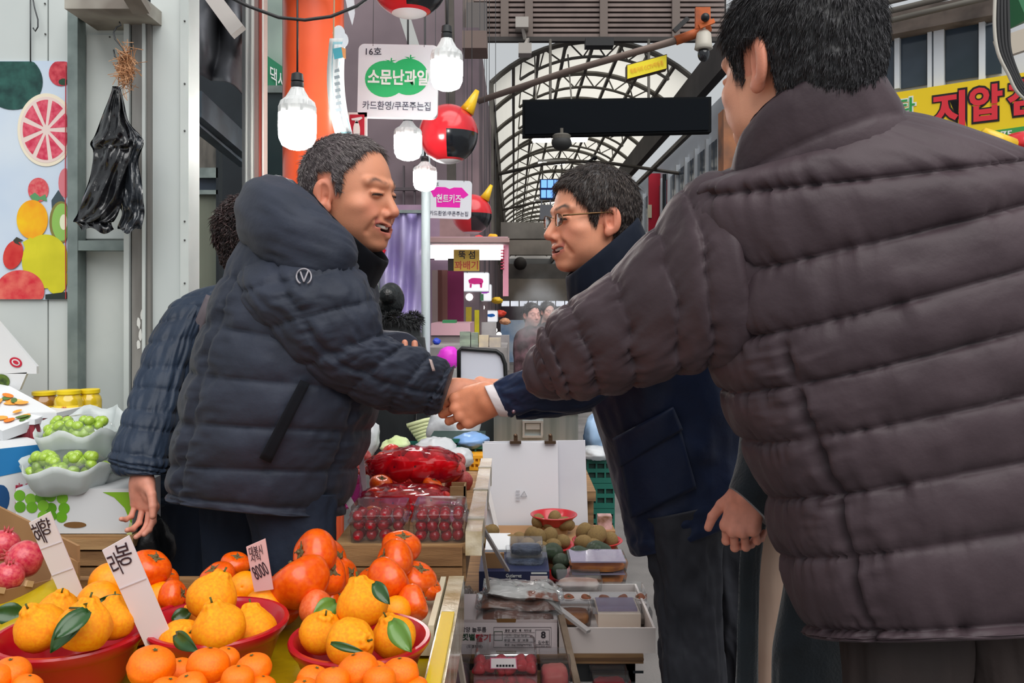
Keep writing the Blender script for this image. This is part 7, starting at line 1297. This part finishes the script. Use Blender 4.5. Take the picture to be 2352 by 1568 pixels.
for i in range(6): obj('label_digit', *cardpx([(1140+i*7,1526),(1145+i*7,1526),(1145+i*7,1531),(1140+i*7,1531)], d-.0052, .0006), M_ltx, sbx)
for j in range(4):
    for i in range(6): put(STR, (P(1100+i*24,0,d)[0]+random.uniform(-.003,.003), d+.020+.036*(j % 3), zb+.026+.030*(j == 1)+.034*(j == 3)+random.uniform(0, .015)), .0155, 'strawberry inside the domed clear box', 'strawberry', 'strawberries in the domed box', (random.uniform(1.2, 1.9), random.uniform(-.4, .4), random.random()*6))
clearbox(1240, 1518, 1312, 1600, 2.06, .09, 'clear pack of sliced red fruit with a yellow edge', mat('red fruit slices', (196,70,80), .5, col2=(214,120,110), nscale=12)); clearbox(1018, 1516, 1080, 1610, 2.02, .10, 'clear pack of dark grapes beside the taped table edge', mat('dark packed grapes', (120,84,92), .4, col2=(70,40,50), nscale=30))
tag(obj('packs_bench', *box(P(1010,0,2.05)[0], -.125, 1.98, 2.16, 0, .398), M_cb), 'cardboard stand under the dark grapes', 'box')
clearbox(1362, 1562, 1450, 1620, 2.1, .10, 'clear punnet of strawberries at the bottom edge', mat('strawberry red', (190,30,50), .3, col2=(150,20,36), nscale=20))
# slats and poles leaning in the display
for (a, b_, w, m, lb) in (((1352,1450,2.16), (1222,1350,2.3), .016, mat('grey slat', (186,180,178), .5), 'grey slat leaning across the foam tray'), ((1330,1590,2.06), (1288,1412,2.16), .016, mat('stained slat', (150,130,112), .6, col2=(110,92,76), nscale=20), 'stained slat standing in front of the foam tray'), ((1166,1310,2.5), (1096,1190,2.3), .012, mat('grey slat'), 'grey rod leaning from the crate rail to the navy carton'), ((1128,1386,2.3), (1098,1196,2.1), .008, mat('pale rod', (190,176,164), .5), 'thin pale rod below the crate rail'), ((1148,1250,3.0), (1110,1080,3.1), .016, mat('grey slat'), 'clear grey strip on the left edge of the white board'), ((1068,1590,1.95), (1036,1400,1.9), .012, mat('pale rod'), 'pale batten beside the taped table edge')):
    tag(obj('batten', *bar(P(*a), P(*b_), w, w*.5), m), lb, 'batten')

# ================================================================== goods and stalls further back
M_gcr = mat('green crate plastic', (20,88,76), .5); M_bag = mat('milky bag', (214,218,222), .3, translu=.35, coat=.3, bump=.4, bscale=20)
def blob(name, x, y, rx, ry, d, m, label, cat_, seed=1, dep=None, rough=.16):
    k = d/F; V, Fc = ball((0,0,0), 1, 30, 20); V = V*(1+rough*fbm(V*2+seed, seed)+.05*(1-2*np.abs(noise(V*5+seed, seed))))[:, None]*np.array((rx*k, (dep or rx*k), ry*k)); return tag(obj(name, V+P(x,y,d), Fc, m, smooth=True), label, cat_)
st2 = thing('produce_table', 'low table of bagged vegetables behind the crate', 'table', (.0, 3.9, 0)); obj('top', *box(-.55, .335, 3.55, 4.7, .58, .62), M_ply, st2)
for x in (-.53, .28): obj('leg', *box(x, x+.05, 3.6, 3.65, 0, .58), M_ply, st2); obj('leg', *box(x, x+.05, 4.6, 4.65, 0, .58), M_ply, st2)
blob('cabbage', 910, 1026, 34, 22, 3.7, mat('cabbage', (178,196,140), .6, col2=(206,214,176), nscale=6, stretch=(1,1,3)), 'pale green cabbage behind the red bags', 'cabbage', 3)
for i, (x, y, rx, ry, d, lb) in enumerate(((1000,1030,46,26,3.75,'milky plastic bag behind the upper red bag'), (1056,1052,32,24,3.7,'small milky bag beside the white board'), (848,1000,22,46,3.7,'twisted clear bag hanging by the man\'s jacket'), (1040,985,60,50,4.4,'large milky bag below the handshake'))): blob('plastic_bag', x, y, rx, ry, d, M_bag, lb, 'bag', 10+i)
blob('plastic_bag', 1085, 1012, 40, 18, 4.0, mat('blue bag', (110,150,200), .35, coat=.3), 'blue dotted plastic bag in the green crate', 'bag', 17); blob('plastic_bag', 1372, 1000, 30, 50, 4.5, mat('pale blue bag', (160,190,222), .35, coat=.3, translu=.2), 'pale blue plastic bag beside the steel box', 'bag', 18)
def crate(x0, y0, x1, y1, d, dep, m, label, n=7):
    t = thing('plastic_crate', label, 'crate', P((x0+x1)/2, y1, d)); h = y1-y0
    for a, b_ in ((0, .22), (.42, .58), (.8, 1.0)): obj('band', *boxpx(x0, y0+h*a, x1, y0+h*b_, d, .012), m, t)
    for k in range(n+1): x = x0+(x1-x0-4)*k/n; obj('rib', *boxpx(x, y0, x+4, y1, d+.001, .010), m, t)
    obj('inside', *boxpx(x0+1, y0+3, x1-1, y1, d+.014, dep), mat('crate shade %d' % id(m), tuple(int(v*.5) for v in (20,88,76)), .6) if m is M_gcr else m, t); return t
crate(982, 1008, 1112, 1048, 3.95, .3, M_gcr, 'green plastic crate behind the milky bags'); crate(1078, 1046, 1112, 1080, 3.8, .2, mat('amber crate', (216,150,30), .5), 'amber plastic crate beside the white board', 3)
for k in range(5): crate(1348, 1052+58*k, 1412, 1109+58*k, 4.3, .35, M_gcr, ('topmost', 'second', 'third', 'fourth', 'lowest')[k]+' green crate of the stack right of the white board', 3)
blob('plastic_bag', 1372, 1040, 34, 16, 4.3, M_bag, 'clear bag on the green crate stack', 'bag', 21)
gt = thing('steel_food_box', 'stainless steel box with a lever latch behind the white board', 'container', P(1230, 1012, 4.4)); M_ss = mat('brushed steel', (178,182,180), .3, .85, col2=(140,150,146), nscale=3, stretch=(6,1,.3)); obj('body', *boxpx(1134, 950, 1328, 1020, 4.4, .5), M_ss, gt); obj('rim', *boxpx(1130, 945, 1332, 952, 4.39, .52), M_ss, gt); obj('stand', *box(P(1134,0,4.4)[0], P(1328,0,4.4)[0], 4.42, 4.88, .62, zof(1020,4.4)), M_dark, gt)
obj('latch', *join(boxpx(1200, 966, 1248, 971, 4.37, .03), boxpx(1200, 1000, 1246, 1005, 4.37, .03), boxpx(1200.3, 971, 1205, 1000, 4.371, .028), boxpx(1242, 971, 1247.5, 1000, 4.371, .028), boxpx(1208, 972, 1240, 986, 4.38, .02)), mat('latch steel', (206,208,206), .25, .8), gt)
tag(obj('dark_bin', *boxpx(1078, 960, 1136, 1012, 4.75, .3), mat('dark bin', (40,48,50), .5)), 'dark bin behind the milky bags', 'bin'); tag(obj('bin_stand', *box(P(1078,0,4.75)[0], P(1136,0,4.75)[0], 4.76, 5.0, .0, zof(1012,4.75)-.001), M_dark), 'dark stand under the bin', 'stand')
for k in range(6): tag(obj('leek', *tube(np.array([P(935+5*k,978+7*k,4.9), P(975,966+8*k,4.9), P(1010,960+8*k,4.9)]), .014, 8), mat('leek', (200,208,160), .6), smooth=True), 'pale leek lying in a row beside the milky bag', 'leek', 'leeks beside the milky bag')
tag(obj('leek_crate', *box(P(928,0,4.8)[0], P(1018,0,4.8)[0], 4.8, 5.05, 0, zof(1022,4.9)), M_gcr), 'green crate under the leeks', 'crate')
cs = thing('clear_screen', 'clear rounded screen with a black rim behind the handshake', 'screen', P(1106, 862, 5.0)); pts = [(1054,880),(1054,806),(1060,800),(1140,806),(1152,815),(1160,836),(1162,880)]
pth = np.array([P(x, y, 5.0) for x, y in pts]); obj('rim', *tube(pth, .012, 8), M_black, cs, smooth=True); obj('sheet', *cardpx(pts, 5.01, .004), mat('milky sheet', (200,204,216), .15, coat=.5), cs); obj('stand', *box(P(1054,0,5)[0], P(1162,0,5)[0], 5.02, 5.4, 0, zof(880,5.0)), mat('grey stall', (150,150,150), .6), cs)
blob('plastic_bag', 1030, 822, 26, 26, 5.4, mat('magenta bag', (226,60,214), .4, translu=.2), 'bright magenta plastic bag behind the man\'s cuff', 'bag', 24, rough=.08); tag(obj('bag_stand', *box(P(1000,0,5.4)[0], P(1054,0,5.4)[0], 5.3, 5.6, 0, zof(845,5.4)), mat('grey stall')), 'grey stall front under the magenta bag', 'stall')
blob('blue_toy', 1003, 784, 9, 8, 5.6, mat('blue plastic', (40,70,190), .4), 'small blue bundle above the magenta bag', 'bundle', 25)
tag(obj('cup_tower', *join(boxpx(1056, 762, 1080, 797, 5.9, .1), boxpx(1082, 764, 1098, 797, 5.9, .1)), mat('grey green cups', (150,166,146), .5, col2=(110,116,110), nscale=8, stretch=(1,1,4))), 'stack of grey green cups above the clear screen', 'cups'); tag(obj('snack_boxes', *join(boxpx(1100, 770, 1122, 797, 5.9, .1), boxpx(1124, 776, 1150, 797, 5.9, .1)), mat('cream packs', (206,190,160), .6, col2=(170,160,150), nscale=10)), 'cream snack packs above the clear screen', 'packs')
tag(obj('side_counter', *box(P(985,0,6.0)[0], P(1165,0,6.0)[0], 5.85, 6.6, 0, zof(797,5.9)), mat('counter grey', (160,156,152), .6, col2=(120,116,116), nscale=5)), 'grey stall counter behind the clear screen', 'counter')
tag(obj('pink_counter', *join(boxpx(990, 742, 1080, 770, 6.8, .7)), mat('pink counter', (222,176,186), .5)), 'pink topped counter of the twisted doughnut stall', 'counter'); tag(obj('counter_base', *box(P(990,0,6.8)[0], P(1080,0,6.8)[0], 6.82, 7.5, 0, zof(770,6.8)), mat('counter base', (150,140,140), .6)), 'grey base of the pink counter', 'counter')
tag(obj('green_tray', *boxpx(1016, 735, 1046, 742, 6.85, .2), mat('tray green', (60,150,96), .5)), 'thin green tray on the pink counter', 'tray'); tag(obj('maroon_curtain', *boxpx(1028, 622, 1064, 742, 8.2, .1), mat('maroon cloth', (150,54,104), .7, col2=(130,40,86), nscale=3)), 'maroon magenta panel behind the pink counter', 'panel')
for k, (x0, x1, c) in enumerate(((992,1004,(170,150,146)), (1004,1014,(120,76,70)), (1014,1028,(150,104,96)))): tag(obj('stall_curtain', *boxpx(x0, 620, x1, 742, 8.0+.1*k, .08), mat('curtain %d' % k, c, .7)), '%s hanging strip beside the maroon panel' % ('pale', 'dark brown', 'light brown')[k], 'curtain')
struct(obj('wall_stall_back', *boxpx(850, 470, 1062, 1010, 9.3, .1), mat('stall back pink', (176,150,170), .7, col2=(150,120,146), nscale=2)))
# purple film curtain with a bright tube canopy
u, v = np.meshgrid(np.linspace(0, 1, 26), np.linspace(0, 1, 26)); px = 868+u*104; py = 488+v*330; dd = 6.2+.04*np.sin(u*19+v*3)+.03*np.sin(v*11-u*6); G = np.stack([(px-CX)/F*dd, dd, CZ-(py-CY)/F*dd], -1).reshape(-1, 3)
pcu = big('film_curtain', G, grid_quads(26, 26)[:, ::-1], mat('violet film', (176,160,214), .25, col2=(196,186,226), nscale=4, coat=.4, translu=.3)); pcu.modifiers.new('s', 'SOLIDIFY').thickness = .003; tag(pcu, 'violet plastic film curtain behind the shopper in black', 'curtain')
obj('top_rail', *boxpx(866, 482, 974, 489, 6.15, .05), M_steel, pcu); obj('post', *box(P(868,0,6.2)[0], P(872,0,6.2)[0], 6.2, 6.23, 0, zof(484,6.2)), M_steel, pcu)
ca = thing('stall_canopy', 'bright canopy of fluorescent tubes over the doughnut stall', 'canopy', P(1040, 620, 6.6)); M_tube = mat('fluorescent tube', (255,252,255), .4, emit=2.4)
obj('roof', *prism([(P(905,0,7)[0], zof(552,7)), (P(1168,0,7)[0], zof(552,7)), (P(1166,0,7)[0], zof(562,7)), (P(905,0,7)[0], zof(562,7))], (0,6.6,0), X3, Z3, 2.65), mat('canopy roof', (170,140,146), .6), ca)
for k in range(6): dk = 6.65+.5*k; a = P(0, 568, 6.65)[2]+.01*k; obj('tube_lamp', *tube(np.array([(P(900,0,6.65)[0]+.02*k, dk, a), (P(1156,0,6.65)[0]-.0*k, dk, a)]), .018, 8), M_tube, ca, smooth=True)
obj('valance', *boxpx(1155, 560, 1168, 680, 6.7, .02), mat('pink valance', (222,150,170), .6), ca)
for k in range(8): obj('stripe', *boxpx(1150, 566+k*7, 1158, 569+k*7, 6.69, .01), mat('stripe red', (190,60,90), .6), ca)
cs2 = thing('canopy_sign', 'mustard sign with black and red Korean lettering under the bright tubes', 'sign', P(1072, 622, 6.6)); obj('board', *cardpx([(1042,573),(1101,573),(1101,622),(1042,622)], 6.6, .02), mat('mustard board', (214,176,70), .5), cs2); text('뚝 섬', P(1072,585,6.6), X3, Z3, 38*6.6/F, 19*6.6/F, M_ltx, cs2, bold=.02); text('꽈배기', P(1071,609,6.6), X3, Z3, 54*6.6/F, 20*6.6/F, mat('lettering brick', (190,70,50), .5), cs2, bold=.02)
tag(obj('roof_edge_board', *boxpx(985, 546, 1170, 556, 6.4, .3), mat('grey pink board', (160,130,128), .7)), 'weathered board along the top of the bright canopy', 'board')
for i, (x, y, c, lb) in enumerate(((868,575,(214,30,44),'red paper rosette under the left man\'s chin'), (1100,548,(226,60,60),'red trinket on the canopy roof'), (1132,545,(236,170,30),'orange trinket on the canopy roof'), (1150,720,(226,70,50),'red trinket in the chain of far lanterns'), (1142,690,(236,190,40),'yellow trinket in the chain of far lanterns'), (1160,738,(232,170,130),'pale orange lantern in the far chain'))): blob('trinket', x, y, 12 if i else 16, 8 if i else 14, (6.12,6.7,6.7,17,15,18)[i], mat('trinket %d' % i, c, .5), lb, 'ornament', 30+i)
for i, (x, y) in enumerate(((1078,682),(1094,700),(1106,706),(1120,752),(1136,758),(1146,768),(1128,770))): tag(obj('far_bulb', *ball(P(x,y,12+i), .05, 10, 8), mat('far globe', (255,250,244), .4, emit=3.0), smooth=True), 'tiny glowing bulb in the chain of far lamps', 'lamp', 'tiny far bulbs')
for i, (x0, y0, x1, y1, d, c, lb) in enumerate(((1070,705,1082,950,11,(216,190,60),'yellow vertical stall banner'), (1090,712,1100,935,11.7,(222,206,40),'narrow yellow vertical banner further back'), (1104,740,1140,800,13,(200,196,196),'pale goods stacked at a far stall'), (1010,480,1080,556,8.8,(150,120,120),'brown shop front under the pink shirt sign'), (1120,770,1170,850,9.5,(176,170,170),'plain grey counter of a far stall'), (1066,675,1110,690,12.5,(90,150,110),'green far fascia under the purple sign'))): tag(obj('far_stall_part', *boxpx(x0, y0, x1, y1, d, .15), mat('far stall %d' % i, c, .6, col2=tuple(int(v*.85) for v in c), nscale=4)), lb, 'stall')
struct(obj('wall_far_left', *box(-1.4, -.48, 12, 87, 0, 5.2), mat('far left shops', (140,118,122), .8, col2=(90,78,86), nscale=.8)))
# ================================================================== overhead hanging frame, steam, ordinal labels
hf = thing('hanging_rig', 'slim steel frame above the stalls that the bulbs and signs hang from', 'frame', (-.5, 3.0, ZT(3.0)))
for d in (3.0, 3.45, 3.7, 4.0, 4.15, 4.6, 4.9, 7.2, 7.6, 10.5): obj('cross_bar', *bar((-1.25, d, ZT(d)+.01), (.05, d, ZT(d)+.01), .02), M_rust2, hf)
for x in (-1.25, .05): obj('side_rail', *bar((x, 2.9, ZT(2.9)+.03), (x, 10.6, ZT(10.6)+.03), .03), M_rust2, hf)
for d in (2.9, 10.6): obj('frame_post', *box(-1.27, -1.23, d-.02, d+.02, 0, ZT(d)+.03), M_rust2, hf)
# steam rising at the far stall
def steam(x, y, d, rx, ry, dens, label, seed):
    k = d/F; V, Fc = ball((0,0,0), 1, 20, 14); m = bpy.data.materials.new('steam %d' % seed); m.use_nodes = True; N = m.node_tree.nodes; L = m.node_tree.links; N.remove(N['Principled BSDF'])
    v = N.new('ShaderNodeVolumePrincipled'); v.inputs['Color'].default_value = (.95,.95,.97,1); tc = N.new('ShaderNodeTexCoord'); n = N.new('ShaderNodeTexNoise'); n.inputs['Scale'].default_value = 5; n.inputs['Detail'].default_value = 3; L.new(tc.outputs['Object'], n.inputs['Vector'])
    r = N.new('ShaderNodeMapRange'); r.inputs[1].default_value = .42; r.inputs[2].default_value = .7; r.inputs[4].default_value = dens; L.new(n.outputs[0], r.inputs[0]); vs_ = N.new('ShaderNodeVectorMath'); vs_.operation = 'SUBTRACT'; vs_.inputs[1].default_value = (.5,.5,.5); L.new(tc.outputs['Generated'], vs_.inputs[0]); vl = N.new('ShaderNodeVectorMath'); vl.operation = 'LENGTH'; L.new(vs_.outputs[0], vl.inputs[0]); r2 = N.new('ShaderNodeMapRange'); r2.inputs[1].default_value = .5; r2.inputs[2].default_value = .15; L.new(vl.outputs['Value'], r2.inputs[0]); mm = N.new('ShaderNodeMath'); mm.operation = 'MULTIPLY'; L.new(r.outputs[0], mm.inputs[0]); L.new(r2.outputs[0], mm.inputs[1]); L.new(mm.outputs[0], v.inputs['Density']); L.new(v.outputs[0], N['Material Output'].inputs['Volume'])
    o = obj('steam', V*np.array((rx*k, .35, ry*k))+P(x, y, d), Fc, m, smooth=True); return tag(o, label, 'steam', None, 'stuff')
steam(1240, 740, 7.4, 75, 120, 4.5, 'pale steam drifting up at the far stall', 1)
# alike things that share a label are told apart by their order from the left
def ordinal_labels():
    bpy.context.view_layer.update(); by = {}
    for o in SC.objects:
        if o.parent is None and 'label' in o: by.setdefault(o['label'], []).append(o)
    W_ = ('first', 'second', 'third', 'fourth', 'fifth', 'sixth', 'seventh', 'eighth', 'ninth', 'tenth')
    for lb, os_ in by.items():
        n = len(os_)
        if 2 <= n <= 10:
            os_.sort(key=lambda o: o.location.x/o.location.y)
            for i, o in enumerate(os_):
                w = 'leftmost' if i == 0 else 'rightmost' if i == n-1 else 'the middle one' if n == 3 else W_[i]+' from the left'; o['label'] = ' '.join((lb+', '+w).split()[:16])
ordinal_labels()
# pieces that sit on a part become its sub-parts
NEST = {'jacket': ('hood','collar','pocket_welt','zip_placket','emblem','sleeve_mark'), 'parka': ('collar','pocket_flap','pocket','snap_button'), 'down_jacket': ('collar',), 'coat': ('fur_collar','belt'), 'glasses': ('lens',), 'body': ('teeth','eyelashes','latch'),
        'panel': ('lettering','print','apple','stem','leaf','face','green_strip'), 'carton': ('lettering','corner_print','grape_print','hand_hole','blue_print','label_print','vegetable_print','ruled_line','hand_slot','cut_edge','label','stripe','notch'),
        'front_sheet': ('recycling_mark','small_print'), 'sheet': ('border','paper','header_print','print_line','fruit_print'), 'lamp_body': ('socket',), 'ball': ('horn',), 'dome_lid': ('price_label','label_border','label_digit'), 'door_leaf': ('hinge',), 'card': ('handwriting','fold'), 'paper_label': ('lettering',), 'board': ('red_field','symbol','lettering'), 'base': ('lid_print',), 'shell': ('lid_print',), 'orange_arm': ('orange_brace',), 'front': ('logo','logo_ring','logo_core','greens_print')}
def nest():
    for root in [o for o in SC.objects if o.parent is None]:
        kids = {}
        for c in root.children: kids.setdefault(c.name.split('.')[0], []).append(c)
        for under, names in NEST.items():
            if under in kids and root.name.split('.')[0] != 'wooden_crate':
                for nm in names:
                    for c in kids.get(nm, ()):
                        if c is not kids[under][0]: c.parent = kids[under][0]
nest()
